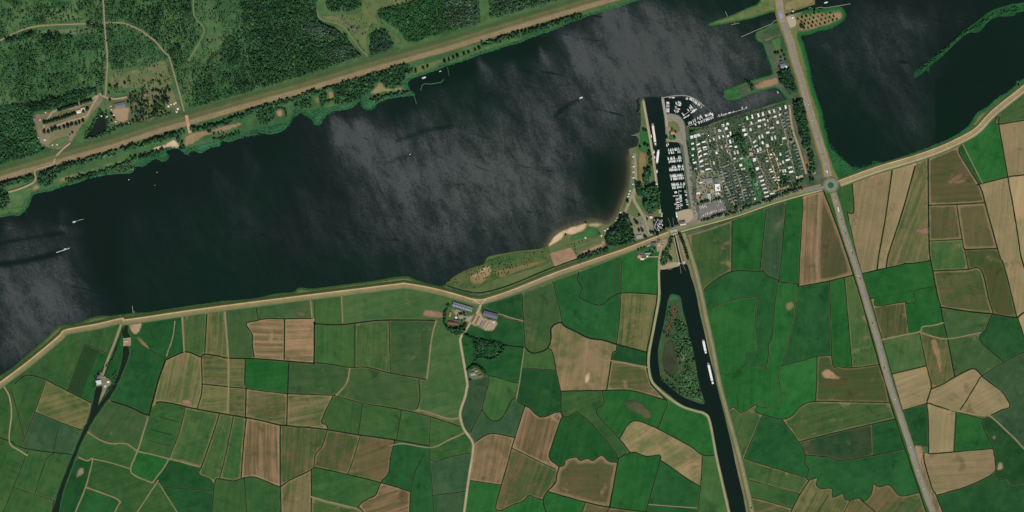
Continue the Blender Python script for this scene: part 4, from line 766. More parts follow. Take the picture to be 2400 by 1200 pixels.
# chalet park lanes
PK = [(-1.9, 0, (96, 100, 82)), (-1.3, .05, (132, 130, 116)), (1.3, .05, (132, 130, 116)), (1.9, 0, (96, 100, 82))]
PT = [(-1.6, 0, (110, 108, 80)), (-1.0, .05, (190, 164, 122)), (1.0, .05, (190, 164, 122)), (1.6, 0, (110, 108, 80))]
for s, c, nm in (("1674,296 1682,345 1688,390 1700,430 1722,482", PK, "first grey lane from the west in the chalet park"), ("1695,300 1707,345 1717,378 1735,430 1745,475", PK, "second grey lane from the west in the chalet park"),
   ("1740,288 1755,318 1770,360 1790,410 1804,452", PK, "grey lane beside the row of white chalets"), ("1794,338 1806,375 1815,405 1827,444", PT, "western sandy caravan lane"), ("1808,348 1818,370 1829,402", PT, "eastern sandy caravan lane"),
   ("1825,262 1838,305 1850,350 1862,406", PK, "grey lane by the turning circle"), ("1850,246 1857,300 1870,340 1882,380 1890,408", CR, "sandy lane along the eastern edge of the chalet park"),
   ("1688,395 1720,381 1750,368 1795,353", PK, "grey cross lane of the chalet park"), ("1631,318 1636,360 1642,402", PK, "grey lane behind the western hedge"), ("1655,322 1662,360 1669,402 1672,412", PK, "grey lane of the angled chalets"), ("1756,293 1790,283 1825,275", PK, "short grey lane between bungalow rows"), ("1803,452 1826,444 1850,436", PT, "sandy lane along the southern park edge")):
    road("lane", s, c, nm, z=.35)
# worn strips in the western farmyard and pumping station
road("lane", "286,754 270,800 250,850 240,880", [(-3.2, 0, (86, 100, 64)), (-2.2, .05, (136, 128, 98)), (2.2, .05, (136, 128, 98)), (3.2, 0, (86, 100, 64))], "pale lane down to the pumping station", z=.3)
road("lane", "9,905 22,930 27,970 22,1035 45,1055 65,1068", TRK := [(-1.8, 0, (84, 98, 58)), (-1, .05, (150, 134, 100)), (1, .05, (150, 134, 100)), (1.8, 0, (84, 98, 58))], "winding pale track near the western dike bend", z=.25)
road("path", "1506,610 1512,606 1518,602.5 1530,602 1543,602", [(-.9, 0, (150, 140, 108)), (-.5, .05, (176, 162, 130)), (.5, .05, (176, 162, 130)), (.9, 0, (150, 140, 108))], "pale path from the lane to the rose-roofed farmhouse", z=.35)
# ------------------------------------------------------------------ ground patches laid on the land
CRISP = {'paving', 'boat_yard', 'sports_field'}
def inside(pts, poly):
    x, y = pts[:, 0], pts[:, 1]; r = np.zeros(len(pts), bool); P_ = np.array(poly); j = len(P_) - 1
    for i in range(len(P_)):
        xi, yi = P_[i]; xj, yj = P_[j]
        c = ((yi > y) != (yj > y)) & (x < (xj - xi) * (y - yi) / (yj - yi + 1e-12) + xi); r ^= c; j = i
    return r
def fill(poly, sp):
    P_ = np.array(poly); lo, hi = P_.min(0), P_.max(0)
    gx, gy = np.meshgrid(np.arange(lo[0], hi[0] + sp, sp), np.arange(lo[1], hi[1] + sp, sp * .866)); gx[1::2] += sp / 2
    G = np.stack([gx.ravel(), gy.ravel()], 1) + NR.uniform(-sp * .42, sp * .42, (gx.size, 2))
    return G[inside(G, poly)]
def patch(name, s, a, b, z, label, ang=15, stn=.2, smooth=True, kind="structure", n=3):
    p = pp(s); p = closed_crom(p, n) if smooth else p
    p = wiggle(p, .12); m = len(p); fray = name not in CRISP
    P_ = np.array(p); q_ = P_; E_ = np.zeros(m)
    if fray:
        G = fill(p, 3.0); SEG = np.hstack([P_, np.roll(P_, -1, 0)])
        d = SEG[:, 2:] - SEG[:, :2]; w = G[:, None] - SEG[None, :, :2]; t = np.clip((w * d).sum(2) / ((d ** 2).sum(1) + 1e-9), 0, 1)
        dg = np.sqrt(((w - t[..., None] * d) ** 2).sum(2)).min(1); G = G[dg > .8]; dg = dg[dg > .8]
        q_ = np.vstack([P_, G]); E_ = np.concatenate([E_, dg])
    v, e, f, ov, *_ = delaunay_2d_cdt([Vector(q) for q in q_], [], [list(range(m))], 1, 1e-4)
    ed = [float(max((E_[k] for k in o), default=0.0)) for o in ov]
    V = [(*W(q[0], q[1]), LAND + z) for q in v]; Fc = []
    for q in f:
        a_, b_, c_ = (V[i] for i in q[:3])
        Fc.append(tuple(q) if (b_[0] - a_[0]) * (c_[1] - a_[1]) - (b_[1] - a_[1]) * (c_[0] - a_[0]) > 0 else tuple(q[::-1]))
    me = new_mesh(name, V, Fc, M_FRAY if fray else M_FIELD); attr_f(me, "edge", ed)
    o = link(name, me); ground_props(o, a, b, b, ang, stn, 0)
    return tag(o, label, None, None, kind)
RG, RG2 = (40, 90, 54), (62, 114, 77)
# bright reed fringes of the shores
def fringe(line, prof, label, jag):
    P_ = crom(line, 2)
    tag(strip("reed_fringe", P_, prof, M_STRIP, jag=jag), label, None, None, "structure")
NS = [q for q in SH["north"] if -150 < q[0] < 1700]
for a, b, nm in ((-150, 120, "by the western meadow"), (120, 330, "along the double tree belt"), (330, 600, "by the picnic beach"), (600, 960, "below the wooded shore"), (960, 1230, "beneath the lone shore trees"), (1230, 1700, "of the north-eastern dike")):
    seg = [q for q in NS if a - 4 <= q[0] <= b + 4]
    w = 4.0 if a < 900 else 3.0
    fringe(seg, [(-w - 1.5, .1, (62, 94, 54)), (-w * .6, .14, (42, 92, 54)), (-.2, .14, (48, 104, 66)), (.5, -.3, (30, 70, 44))], f"bright green reed fringe {nm}", .85)
SS = [q for q in SH["south"] if q[0] < 1290 and q[1] > 560]
fringe([q for q in SS if q[0] < 1050], [(-.8, -.4, (26, 66, 36)), (.3, .12, (40, 84, 44)), (2.6, .14, (54, 80, 42)), (5, .1, (76, 82, 46))], "narrow green fringe of the southern dike", .5)
ES = [q for q in SH["east"] if q[1] < 400 and q[0] > 1870]
fringe([q for q in ES if q[0] < 2060], [(-1.5, -.3, (22, 62, 34)), (-.2, .14, (34, 86, 46)), (6, .14, (38, 94, 49)), (10, .1, (80, 104, 58))], "broad green reed bank along the eastern lake", .7)
fringe([q for q in ES if q[0] >= 2045], [(-2.5, -.3, (22, 66, 40)), (-.2, .14, (34, 92, 54)), (4, .14, (52, 90, 50)), (7, .1, (84, 94, 56))], "green reed edge below the eastern dike", .7)
patch("reed_bed", "682,284 692,263 710,258 760,252 790,248 830,236 845,232 845,238 815,254 780,259 760,274 750,290 738,290 732,279 707,264", RG, RG2, .2, "bright green reed bed in the first bay")
patch("reed_bed", "846,233 858,228 880,232 884,241 875,252 860,256 848,246", RG, RG2, .2, "bright green reed lobe west of the hook pier")
patch("reed_bed", "318,388 322,372 345,362 362,362 390,354 393,369 380,377 362,371 340,388", RG, RG2, .2, "bright green reed bed west of the picnic beach")
patch("reed_bed", "425,349 448,345 470,338 500,330 519,328 514,340 490,346 472,356 452,350 440,358", RG, RG2, .2, "bright green reed bed below the picnic beach")
patch("reed_bed", "530,322 560,310 600,300 640,292 670,288 668,299 655,307 632,312 605,308 575,317 540,330", RG, RG2, .2, "bright green reed bed east of the picnic beach")
patch("meadow", "16,452 70,438 78,450 60,472 50,488 20,490 6,500 0,495 18,478", (66, 104, 66), (92, 112, 70), .12, "small green shore meadow among western trees")
patch("worn_ground", "73,440 84,432 96,438 88,446 74,448", (160, 132, 104), (140, 120, 92), .2, "reddish worn corner of the shore meadow")
patch("meadow", "132,425 150,412 200,398 262,378 290,372 285,384 240,396 180,416 150,428", (80, 110, 68), (128, 122, 86), .12, "narrow glade between the shore tree belts")
patch("sand_beach", "357,347 385,338 400,328 413,326 420,340 418,347 395,347 372,352", (216, 190, 162), (200, 172, 144), .3, "cream sand beach of the picnic area")
patch("worn_ground", "432,320 445,312 470,306 500,300 560,286 562,296 520,312 480,320 460,334 440,342 431,338", (160, 132, 104), (116, 112, 78), .16, "reddish worn picnic ground behind the beach")
patch("worn_ground", "646,262 658,256 664,264 660,274 651,274", (164, 130, 102), (128, 112, 82), .16, "reddish clearing in the western shore wood")
patch("worn_ground", "736,230 747,225 750,240 742,246", (150, 126, 96), (112, 108, 74), .16, "reddish clearing beside the tall shore trees")
patch("worn_ground", "768,217 779,212 784,222 782,230 770,232", (168, 132, 104), (140, 118, 88), .18, "reddish square clearing below the dike")
patch("meadow", "878,206 886,192 898,194 906,206 935,204 948,208 935,214 905,216 880,222 866,218", (150, 140, 100), (120, 120, 82), .16, "tan glade near the hook pier")
patch("meadow", "966,158 1000,146 1060,128 1125,106 1127,116 1080,134 1030,152 1000,166 972,176", (100, 114, 72), (84, 106, 64), .12, "grassy strip with a row of lone trees")
# woodland clearings
patch("forest_clearing", "845,-60 990,-60 1000,-12 960,8 900,22 884,34 890,50 905,64 935,84 945,102 930,106 924,96 918,78 885,60 868,64 862,92 868,120 862,134 855,132 845,110 825,84 800,66 775,52 760,46 752,38 780,34 830,28 846,22", (84, 104, 63), (108, 114, 74), .1, "grassy clearing winding through the woods")
patch("wet_hollow", "790,33 800,40 815,50 832,62 838,78 830,80 822,68 806,52 792,42", (92, 88, 70), (110, 104, 92), .16, "muddy hollow in the grassy clearing")
patch("forest_clearing", "455,-10 490,-10 520,50 540,100 500,200 470,220 440,240 425,200 440,160 470,110 482,68 462,40", (66, 100, 60), (90, 112, 70), .1, "light grassy glade in the eastern wood")
patch("forest_clearing", "265,170 330,160 380,140 398,160 404,200 380,215 330,210 262,205", (84, 104, 64), (112, 114, 78), .12, "mown glade with a winding brook north of camp")
patch("forest_clearing", "84,22 140,16 170,22 200,44 150,50 100,53", (84, 112, 66), (98, 116, 72), .1, "light glade above the western path")
patch("forest_clearing", "60,75 190,62 230,62 220,80 150,82 110,80", (90, 112, 80), (104, 120, 84), .1, "light glade below the western path")
# NW camp
patch("camp_ground", "78,268 100,266 125,258 180,240 228,222 246,230 240,244 222,262 206,284 190,302 166,338 145,352 112,346 92,334 82,300", (140, 125, 102), (108, 108, 78), .14, "sandy camp ground between hedge and pond")
patch("lawn", "115,338 130,326 160,318 162,330 140,348 120,346", (84, 108, 66), (96, 112, 72), .2, "small camp lawn with white tents")
patch("lawn", "140,262 185,252 212,240 214,252 190,266 145,272", (112, 112, 68), (96, 106, 62), .2, "dry grass strip around the white barn")
patch("camp_ground", "250,226 300,222 340,212 400,205 418,240 424,262 330,288 260,296 252,270 246,246", (74, 94, 60), (108, 108, 76), .14, "grassy tree-dotted camp ground by the dike")
patch("worn_ground", "262,254 300,250 305,262 302,282 285,288 268,280", (176, 146, 118), (150, 128, 100), .2, "reddish playground south of the grey-roofed building")
patch("worn_ground", "345,235 353,232 354,255 350,268 344,262", (140, 124, 88), (120, 116, 80), .2, "dry clearing amid camp trees")
patch("worn_ground", "312,242 322,240 324,252 314,255", (160, 134, 112), (150, 126, 104), .2, "small reddish yard beside camp building")
# recreation ground south-west of the marina
SHG = (46, 100, 54)
patch("scrub", "1046,668 1062,651 1095,633 1132,621 1142,608 1205,591 1265,584 1285,574 1290,610 1260,628 1150,660 1110,678", (44, 92, 48), (92, 96, 58), .12, "green scrubby headland west of the beach", stn=.1)
patch("worn_ground", "1098,648 1110,640 1150,626 1152,640 1130,664 1108,668", (158, 132, 94), (112, 104, 66), .2, "sandy bare patch on the headland", stn=.1)
patch("worn_ground", "1160,634 1205,622 1262,610 1282,606 1284,614 1220,636 1175,654", (134, 112, 74), (90, 98, 58), .18, "brown dry strip along the headland", stn=.1)
patch("sand_patch", "1106,645 1130,628 1150,624 1148,630 1125,642 1110,652", (190, 166, 128), (172, 148, 112), .24, "pale sand patch on the headland")
patch("sand_beach", "1283,577 1300,553 1325,537 1372,523 1376,528 1368,540 1340,552 1322,550 1318,560 1292,576", (206, 178, 140), (190, 164, 130), .26, "curved cream swimming beach")
patch("sand_beach", "1376,524 1400,521 1418,527 1410,531 1395,533 1377,530", (172, 160, 122), (150, 146, 108), .26, "narrow eastern end of the swimming beach")
patch("lawn", "1338,553 1370,540 1380,530 1398,534 1408,545 1400,556 1362,560 1340,564", (52, 106, 56), (72, 110, 62), .22, "green beach lawn above the sand", stn=.1)
patch("lawn", "1345,572 1365,564 1402,556 1410,560 1404,570 1370,580 1350,586", (76, 104, 66), (92, 108, 70), .22, "grey-green playing lawn below the beach", stn=.1)
patch("sports_field", "1289,594 1338,580 1352,602 1350,606 1300,624", (160, 130, 102), (140, 114, 90), .24, "reddish sandy riding field beside the dike", smooth=False)
patch("worn_ground", "1352,600 1362,588 1400,574 1415,562 1420,576 1385,588 1358,602", (172, 140, 110), (150, 126, 96), .24, "reddish sandy strip east of the riding field")
patch("lawn", "1497,312 1510,300 1520,310 1522,340 1520,358 1500,354 1493,344 1499,330", (44, 98, 52), (60, 106, 60), .2, "green lawn at the harbour mouth", stn=.1)
patch("worn_ground", "1497,360 1512,356 1518,372 1516,400 1508,430 1497,428 1494,400", (150, 120, 90), (112, 106, 66), .2, "brown worn ground beside the canal quay", stn=.1)
patch("lawn", "1480,365 1486,370 1488,430 1478,458 1462,490 1446,514 1440,518 1460,480 1472,440", (92, 112, 76), (120, 124, 92), .2, "narrow green shore strip with campers")
patch("lawn", "1482,474 1500,466 1510,480 1508,492 1494,486", (64, 106, 58), (84, 110, 66), .3, "green triangle between gravel drives", stn=.1)
patch("car_park", "1462,540 1470,500 1490,505 1515,498 1530,520 1533,545 1520,560 1495,562 1480,548", (140, 134, 112), (112, 114, 84), .24, "gravel car park dotted with trees", stn=.1)
patch("meadow", "1420,555 1460,565 1500,566 1540,548 1552,546 1480,578 1425,598", (44, 88, 48), (58, 96, 54), .2, "green slope between wood and dike", stn=.1)
# harbour
patch("paving", "1563,268 1583,269 1596,276 1603,290 1608,330 1600,340 1592,334 1571,332 1562,330 1560,300", (140, 134, 112), (120, 120, 92), .2, "pale paved harbour head north of the marina", stn=.1)
patch("lawn", "1562,288 1575,282 1588,288 1594,304 1588,312 1572,300 1563,302", (112, 116, 76), (96, 110, 66), .3, "dry harbour lawn inside the road loop", stn=.1)
patch("lawn", "1568,312 1580,316 1586,325 1574,330 1566,326", (48, 104, 54), (62, 108, 58), .32, "small green lawn below the red-roofed house", stn=.1)
patch("paving", "1586,498 1612,490 1632,496 1634,512 1618,524 1594,526 1588,512", (164, 150, 124), (150, 140, 116), .24, "pale harbour yard south of the marina", stn=.05)
patch("boat_yard", "1638,482 1698,468 1702,492 1660,510 1640,514", (122, 116, 112), (110, 106, 100), .3, "grey boat storage yard beside chalet park", smooth=False, stn=.1)
patch("paving", "1634,408 1650,402 1700,404 1694,436 1690,470 1640,478 1632,440", (140, 134, 112), (112, 116, 92), .22, "sandy service yard of the chalet park", stn=.1)
patch("lawn", "1736,336 1746,340 1752,362 1762,372 1768,396 1780,430 1786,468 1775,478 1764,452 1756,420 1742,392 1736,370", (52, 100, 60), (76, 118, 76), .26, "green strip winding through the chalet park", stn=.1)
patch("lawn", "1766,428 1774,422 1780,424 1779,448 1774,448", (118, 160, 124), (108, 150, 116), .34, "pale green playing pitch in the chalet park", smooth=False, stn=0)
patch("worn_ground", "1880,355 1890,362 1898,390 1895,400 1886,388", (146, 118, 78), (120, 108, 70), .2, "brown strip behind the eastern chalets")
patch("lawn", "1700,214 1712,206 1732,204 1738,216 1728,228 1710,232 1700,226", (46, 98, 52), (66, 106, 62), .2, "bright green tip of the harbour spit", stn=.1)
patch("worn_ground", "1768,200 1780,192 1808,182 1820,180 1826,194 1812,202 1784,210 1770,210", (158, 128, 102), (124, 112, 78), .2, "reddish ground along the harbour spit", stn=.1)
patch("worn_ground", "1775,88 1790,92 1820,82 1828,78 1830,86 1800,96 1780,96", (176, 146, 110), (150, 130, 96), .2, "tan worn strip west of the bridge", stn=.1)
patch("lawn", "1806,92 1828,86 1834,112 1822,120 1810,112", (68, 106, 62), (84, 112, 68), .2, "green lawn beside the causeway", stn=.1)
patch("paving", "1842,42 1860,36 1866,58 1850,66 1844,58", (168, 156, 136), (150, 140, 118), .4, "pale paved yard by the bridge lock", stn=.1)
patch("car_park", "1866,40 1900,30 1940,28 1968,26 1976,36 1968,48 1930,62 1880,74 1868,66", (152, 126, 96), (120, 112, 74), .3, "dry gravel spit planted with a tree grid", stn=.1)
patch("lawn", "1842,4 1905,-20 1908,8 1846,28", (150, 130, 94), (104, 110, 66), .3, "dry grass bank north of the bridge lock", stn=.1)
# yards and bare ground among the fields
patch("farm_yard", "302,757 330,752 333,768 322,782 313,784 304,772", (180, 156, 122), (166, 144, 112), .3, "fan-shaped sandy yard by the small sluice", stn=.05)
patch("worn_ground", "318,786 330,792 345,808 352,820 338,812 326,802", (156, 126, 92), (120, 108, 70), .2, "reddish worn corner by the dark green pasture")
patch("paving", "289,793 306,791 307,808 304,811 289,811", (158, 136, 116), (132, 122, 100), .34, "pale paved weir apron", stn=.05, smooth=False)
patch("paving", "226,884 240,876 247,884 258,890 262,898 250,910 246,920 233,945 231,944 240,912 240,904 226,906", (146, 136, 116), (112, 114, 88), .34, "pale paved yard of the pumping station", stn=.05, smooth=False)
patch("farm_yard", "1060,722 1105,738 1118,720 1128,722 1134,742 1166,752 1160,772 1144,778 1118,768 1102,760 1080,752 1066,742", (164, 144, 116), (150, 134, 108), .3, "sandy yard among the farm barns", stn=.1)
patch("worn_ground", "1000,724 1042,734 1040,744 1020,748 1000,744 990,738", (150, 118, 94), (124, 106, 78), .16, "reddish bare corner west of the farm", stn=.1)
patch("garden", "1046,748 1075,752 1086,768 1076,780 1056,770", (50, 84, 50), (80, 100, 66), .22, "green farmhouse garden", stn=.1)
patch("garden", "1096,868 1116,860 1134,874 1132,888 1100,890", (80, 106, 74), (104, 112, 80), .22, "garden of the hedged house", stn=.1)
patch("dark_grass", "1460,944 1478,934 1500,940 1520,958 1528,976 1512,984 1500,972 1470,964", (98, 88, 66), (48, 80, 44), .16, "bare brown soil patch in the green field", stn=.1)
patch("worn_ground", "184,1098 196,1096 198,1108 188,1118 178,1118", (142, 130, 110), (130, 122, 98), .2, "pale bare oval beside the western canal", stn=.1)
patch("worn_ground", "684,730 705,728 720,732 718,740 695,742", (104, 92, 82), (84, 90, 60), .2, "brown wet hollow in the meadow below the dike", stn=.2)
patch("worn_ground", "2140,538 2158,534 2176,532 2176,548 2160,550 2146,546", (136, 104, 88), (128, 102, 80), .2, "reddish bare wedge beside the ditch", stn=.1)
patch("worn_ground", "2336,1100 2340,1082 2350,1082 2352,1096 2346,1104", (160, 136, 112), (150, 128, 102), .2, "pale bare oval in the deep green pasture", stn=.1)
patch("worn_ground", "2325,1022 2334,1020 2333,1030 2327,1031", (160, 136, 112), (150, 128, 102), .2, "small pale oval in the deep green pasture", stn=.1)
patch("worn_ground", "1840,712 1856,704 1862,718 1850,730 1841,724", (128, 114, 76), (90, 98, 60), .16, "tan worn spot east of the canal", stn=.1)
patch("worn_ground", "1924,872 1940,864 1960,876 1972,888 1950,890 1930,886", (164, 134, 100), (130, 116, 80), .16, "tan bald patch in the brown field", stn=.1)
patch("worn_ground", "2180,800 2196,796 2210,850 2202,880 2194,850", (148, 122, 88), (112, 108, 70), .16, "tan streak in the olive meadow", stn=.1)
patch("worn_ground", "425,938 440,934 450,942 446,950 430,950", (158, 130, 104), (140, 118, 90), .2, "round reddish spot in the striped field", stn=.1)
patch("lay_by", "2142,1048 2164,1046 2166,1062 2160,1090 2178,1140 2190,1170 2178,1172 2160,1120", (156, 130, 104), (130, 116, 86), .3, "tan lay-by verge beside the main road", stn=.1)
patch("worn_ground", "1372,878 1384,868 1382,896 1370,898", (190, 164, 126), (176, 150, 114), .16, "pale streak in the large stubble field", stn=.1)
# island, lock ground
patch("mud_flat", "1574,718 1582,715 1588,735 1580,752 1570,780 1560,796 1556,786 1566,756", (108, 78, 56), (74, 76, 50), .14, "brown mud channel on the canal island", stn=.1)
patch("reed_bed", "1572,692 1582,691 1594,698 1599,725 1609,762 1603,764 1592,730 1584,704 1572,712 1566,750 1556,790 1550,830 1545,840 1546,800 1556,762 1563,725 1566,706", (48, 96, 66), (60, 108, 74), .2, "green reed rim of the canal island", stn=.1)
patch("mud_flat", "1560,802 1578,797 1584,830 1590,862 1577,884 1563,880 1553,860 1553,830", (54, 56, 46), (62, 74, 50), .16, "grey-brown mud flat in the island marsh", stn=.1)
patch("worn_ground", "1592,824 1602,818 1606,840 1598,848 1590,836", (150, 124, 88), (110, 104, 70), .2, "sandy clearing on the canal island", stn=.1)
patch("lawn", "1566,560 1576,556 1590,616 1570,620 1566,600", (140, 128, 88), (110, 114, 76), .2, "dry lock-side lawn west of the chamber", stn=.2)
patch("lawn", "1588,552 1598,552 1612,610 1602,614", (160, 134, 104), (140, 124, 92), .2, "tan lock-side strip east of the chamber", stn=.2)
patch("paving", "1549,620 1588,614 1592,620 1590,624 1550,632", (164, 150, 122), (150, 138, 110), .3, "pale path along the lock pool", stn=.1)
patch("garden", "1492,590 1512,584 1536,578 1538,596 1520,602 1500,612 1490,602", (54, 96, 56), (96, 104, 72), .24, "garden around the farmhouse by the lock", stn=.1)
patch("paving", "1536,556 1560,552 1562,572 1550,584 1540,590 1538,570", (158, 140, 116), (140, 128, 104), .3, "paved forecourt south of the lock bridge", stn=.1)

# ------------------------------------------------------------------ foliage
PHI = (1 + 5 ** .5) / 2
ICO_V = np.array([(-1, PHI, 0), (1, PHI, 0), (-1, -PHI, 0), (1, -PHI, 0), (0, -1, PHI), (0, 1, PHI), (0, -1, -PHI), (0, 1, -PHI), (PHI, 0, -1), (PHI, 0, 1), (-PHI, 0, -1), (-PHI, 0, 1)]) / math.hypot(1, PHI)
ICO_F = np.array([(0, 11, 5), (0, 5, 1), (0, 1, 7), (0, 7, 10), (0, 10, 11), (1, 5, 9), (5, 11, 4), (11, 10, 2), (10, 7, 6), (7, 1, 8), (3, 9, 4), (3, 4, 2), (3, 2, 6), (3, 6, 8), (3, 8, 9), (4, 9, 5), (2, 4, 11), (6, 2, 10), (8, 6, 7), (9, 8, 1)])
def rotz_rand(n):
    q = NR.normal(size=(n, 4)); q /= np.linalg.norm(q, axis=1)[:, None]; w, x, y, z = q.T
    return np.stack([np.stack([1 - 2 * (y * y + z * z), 2 * (x * y - z * w), 2 * (x * z + y * w)], 1), np.stack([2 * (x * y + z * w), 1 - 2 * (x * x + z * z), 2 * (y * z - x * w)], 1), np.stack([2 * (x * z - y * w), 2 * (y * z + x * w), 1 - 2 * (x * x + y * y)], 1)], 1)
def lumps(cen, rad, col, flat=.85):
    """one jittered leaf clump for each centre"""
    n = len(cen); M_ = rotz_rand(n)
    v = np.einsum('nij,kj->nki', M_, ICO_V) * (rad[:, None, None] * NR.uniform(.72, 1.22, (n, 12, 1)))
    v[..., 2] *= flat
    V = (v + cen[:, None]).reshape(-1, 3); Fc = (ICO_F[None] + 12 * np.arange(n)[:, None, None]).reshape(-1, 3)
    Cl = np.repeat(col, 12, axis=0)
    return V, Fc, Cl
def canopy(name, pts, rad_px, hgt, cols, label, k=4, kind="stuff", z=LAND):
    """a wood: every crown is several leaf clumps at its own height"""
    pts = np.asarray(pts, float); n = len(pts)
    if n == 0: return None
    rp = np.asarray(rad_px) * S; h = np.asarray(hgt)
    base = np.array([C(*c) for c in cols])[NR.integers(0, len(cols), n)] * NR.uniform(.75, 1.25, (n, 1))
    base *= np.stack([NR.uniform(.88, 1.2, n), np.ones(n), NR.uniform(.85, 1.15, n)], 1) * (.55 + .9 * (.6 * vnoise(pts, 26, 77) + .4 * vnoise(pts, 8, 78)))[:, None]
    h = h * (.7 + 1.1 * vnoise(pts, 17, 79))
    cen = np.column_stack([(pts[:, 0] - 1200) * S, (600 - pts[:, 1]) * S, np.full(n, z)])
    cc, rr, cl = [], [], []
    for j in range(k):
        a = NR.uniform(0, 2 * math.pi, n); d = rp * (.0 if j == 0 else .52) * NR.uniform(.7, 1.2, n)
        f = NR.uniform(.58, .72, n) if j == 0 else NR.uniform(.42, .6, n)
        zz = h * (.78 if j == 0 else 1) * (1 if j == 0 else NR.uniform(.45, .75, n))
        cc.append(cen + np.stack([np.cos(a) * d, np.sin(a) * d, zz], 1)); rr.append(rp * f); cl.append(base * NR.uniform(.85, 1.15, (n, 1)))
    V, Fc, Cl = lumps(np.concatenate(cc), np.concatenate(rr), np.concatenate(cl))
    me = new_mesh(name, V, Fc, M_LEAF); attr_c(me, "col", Cl)
    return tag(link(name, me), label, None, None, kind)
def vnoise(pts, sc, seed):
    rs = np.random.default_rng(seed); T = rs.uniform(0, 1, (64, 64)); q = pts / sc; i = np.floor(q).astype(int); f = q - i; f = f * f * (3 - 2 * f)
    g = lambda a, b: T[(i[:, 0] + a) % 64, (i[:, 1] + b) % 64]
    return (g(0, 0) * (1 - f[:, 0]) + g(1, 0) * f[:, 0]) * (1 - f[:, 1]) + (g(0, 1) * (1 - f[:, 0]) + g(1, 1) * f[:, 0]) * f[:, 1]
def far_from(pts, line, d):
    L = np.array(line); out = np.ones(len(pts), bool)
    for (a, b) in zip(L, L[1:]):
        v = b - a; t = np.clip(((pts - a) @ v) / (v @ v), 0, 1)
        out &= np.hypot(*(pts - a - t[:, None] * v).T) > d
    return out
def along(s, w, sp):
    p = np.array(crom(pp(s), 6)); L = np.concatenate([[0], np.cumsum(np.hypot(*np.diff(p, axis=0).T))]); out = []
    d = sp / 2
    while d < L[-1]:
        x, y = (np.interp(d, L, p[:, c]) for c in (0, 1)); out.append((x + R.uniform(-w, w) * .5, y + R.uniform(-w, w) * .5)); d += sp * R.uniform(.8, 1.2)
    return np.array(out)
GREENS = [(46, 86, 52), (38, 76, 44), (54, 96, 58), (42, 82, 54), (60, 96, 58)]
DARKS = [(32, 64, 38), (38, 74, 42), (28, 56, 34), (46, 82, 48)]
GREYG = [(72, 96, 74), (60, 88, 62), (84, 104, 82), (54, 82, 56)]
def stand(poly, sp, r, h, cols, label, name="woodland", k=4):
    p = fill(pp(poly) if isinstance(poly, str) else poly, sp * .93); p = p[NR.uniform(0, 1, len(p)) < .62 + .5 * vnoise(p, 9, 91)]; n = len(p)
    canopy(name, p, r * .86 * np.exp(NR.normal(0, .3, n)), NR.uniform(h * .7, h * 1.25, n), cols, label, k)
stand("566,-10 640,-40 735,-40 742,20 745,52 760,62 790,72 812,82 824,108 846,132 800,150 700,182 604,210 590,180 580,120 568,60", 3.3, 2.3, 13, GREENS + DARKS, "dense dark wood west of the winding clearing")
stand("690,66 745,52 790,72 800,82 770,96 730,90", 3.1, 2.4, 15, GREYG, "grey-green band of trees inside the dense wood")
stand("770,110 822,104 848,134 800,150 772,150", 3.2, 2.3, 14, GREYG, "grey-green corner of trees beside the dike")
stand("884,32 895,24 985,-4 1000,-40 1120,-40 1122,10 1126,56 1050,76 965,102 948,96 936,72 905,52 888,42", 3.1, 2.1, 11, [(40, 88, 46), (46, 94, 50), (36, 78, 42)], "even green plantation wedge east of the clearing")
stand("1040,-40 1120,-40 1124,8 1126,54 1060,70 1045,40", 3.3, 2.5, 14, GREYG, "paler eastern end of the plantation wedge")
stand("1146,-30 1330,-60 1325,-4 1200,32 1150,46 1147,20", 3.4, 2.5, 14, GREYG + GREENS, "grey-green wood at the north-eastern end of the dike")
stand("866,132 870,90 882,72 904,72 920,96 921,118", 3.2, 2.5, 16, [(50, 78, 62), (44, 74, 56), (48, 80, 52)], "bluish clump of tall trees in the clearing")
stand("762,-30 852,-40 848,18 815,28 788,30 768,22", 3.3, 2.4, 14, GREENS + DARKS, "rounded wood at the northern edge of the clearing")
camp = pp("76,262 230,214 262,200 405,195 435,275 300,305 105,350 80,330")
ring = [pp("0,95 25,82 60,68 100,60 190,56 242,53"), pp("242,0 245,53 248,90 252,140 250,180 247,227"), pp("245,54 285,54 310,62 335,75 365,98 385,122 397,135 410,180 425,235 442,297"), pp("455,-20 453,25 460,45 478,68 470,95 440,145")]
def mixed(poly, sp, thr, seed, r, h, cols, label, keep_out=(), extra=1.0):
    p = fill(pp(poly), sp); d = .45 * vnoise(p, 34, seed) + .55 * vnoise(p, 9, seed + 1)
    m = d * extra + NR.uniform(-.16, .16, len(p)) > thr
    for k_ in keep_out: m &= ~inside(p, k_)
    for l in ring: m &= far_from(p, l, 3.2)
    p = p[m]; n = len(p); tall = (NR.uniform(0, 1, n) < .16 + .3 * (vnoise(p, 23, seed + 5) > .55))
    rr = NR.uniform(r * .6, r * 1.2, n) * np.where(tall, 1.25, .9); hh = NR.uniform(h * .5, h * 1.0, n) * np.where(tall, 2.0, .75)
    lab1 = label + ", low growth"; lab2 = label + ", tall trees"
    if (~tall).any(): canopy("undergrowth", p[~tall], rr[~tall], hh[~tall], [tuple(min(255, v * 1.16) for v in c) for c in cols], lab1, 3)
    if tall.any(): canopy("woodland", p[tall], rr[tall], hh[tall], [tuple(v * .85 for v in c) for c in cols], lab2, 4)
BL = [pp("845,-60 990,-60 960,8 884,34 945,102 862,134 752,38"), camp]
mixed("-120,-90 245,-90 245,56 100,62 60,70 0,96 -120,120", 3.5, .42, 11, 1.9, 8, GREENS, "patchy young wood north of the western path", [])
mixed("245,-90 455,-90 455,30 478,68 440,150 405,160 385,122 335,75 285,54 245,53", 3.3, .33, 21, 2.0, 9, GREENS + DARKS, "mixed wood north-east of the ring path", [])
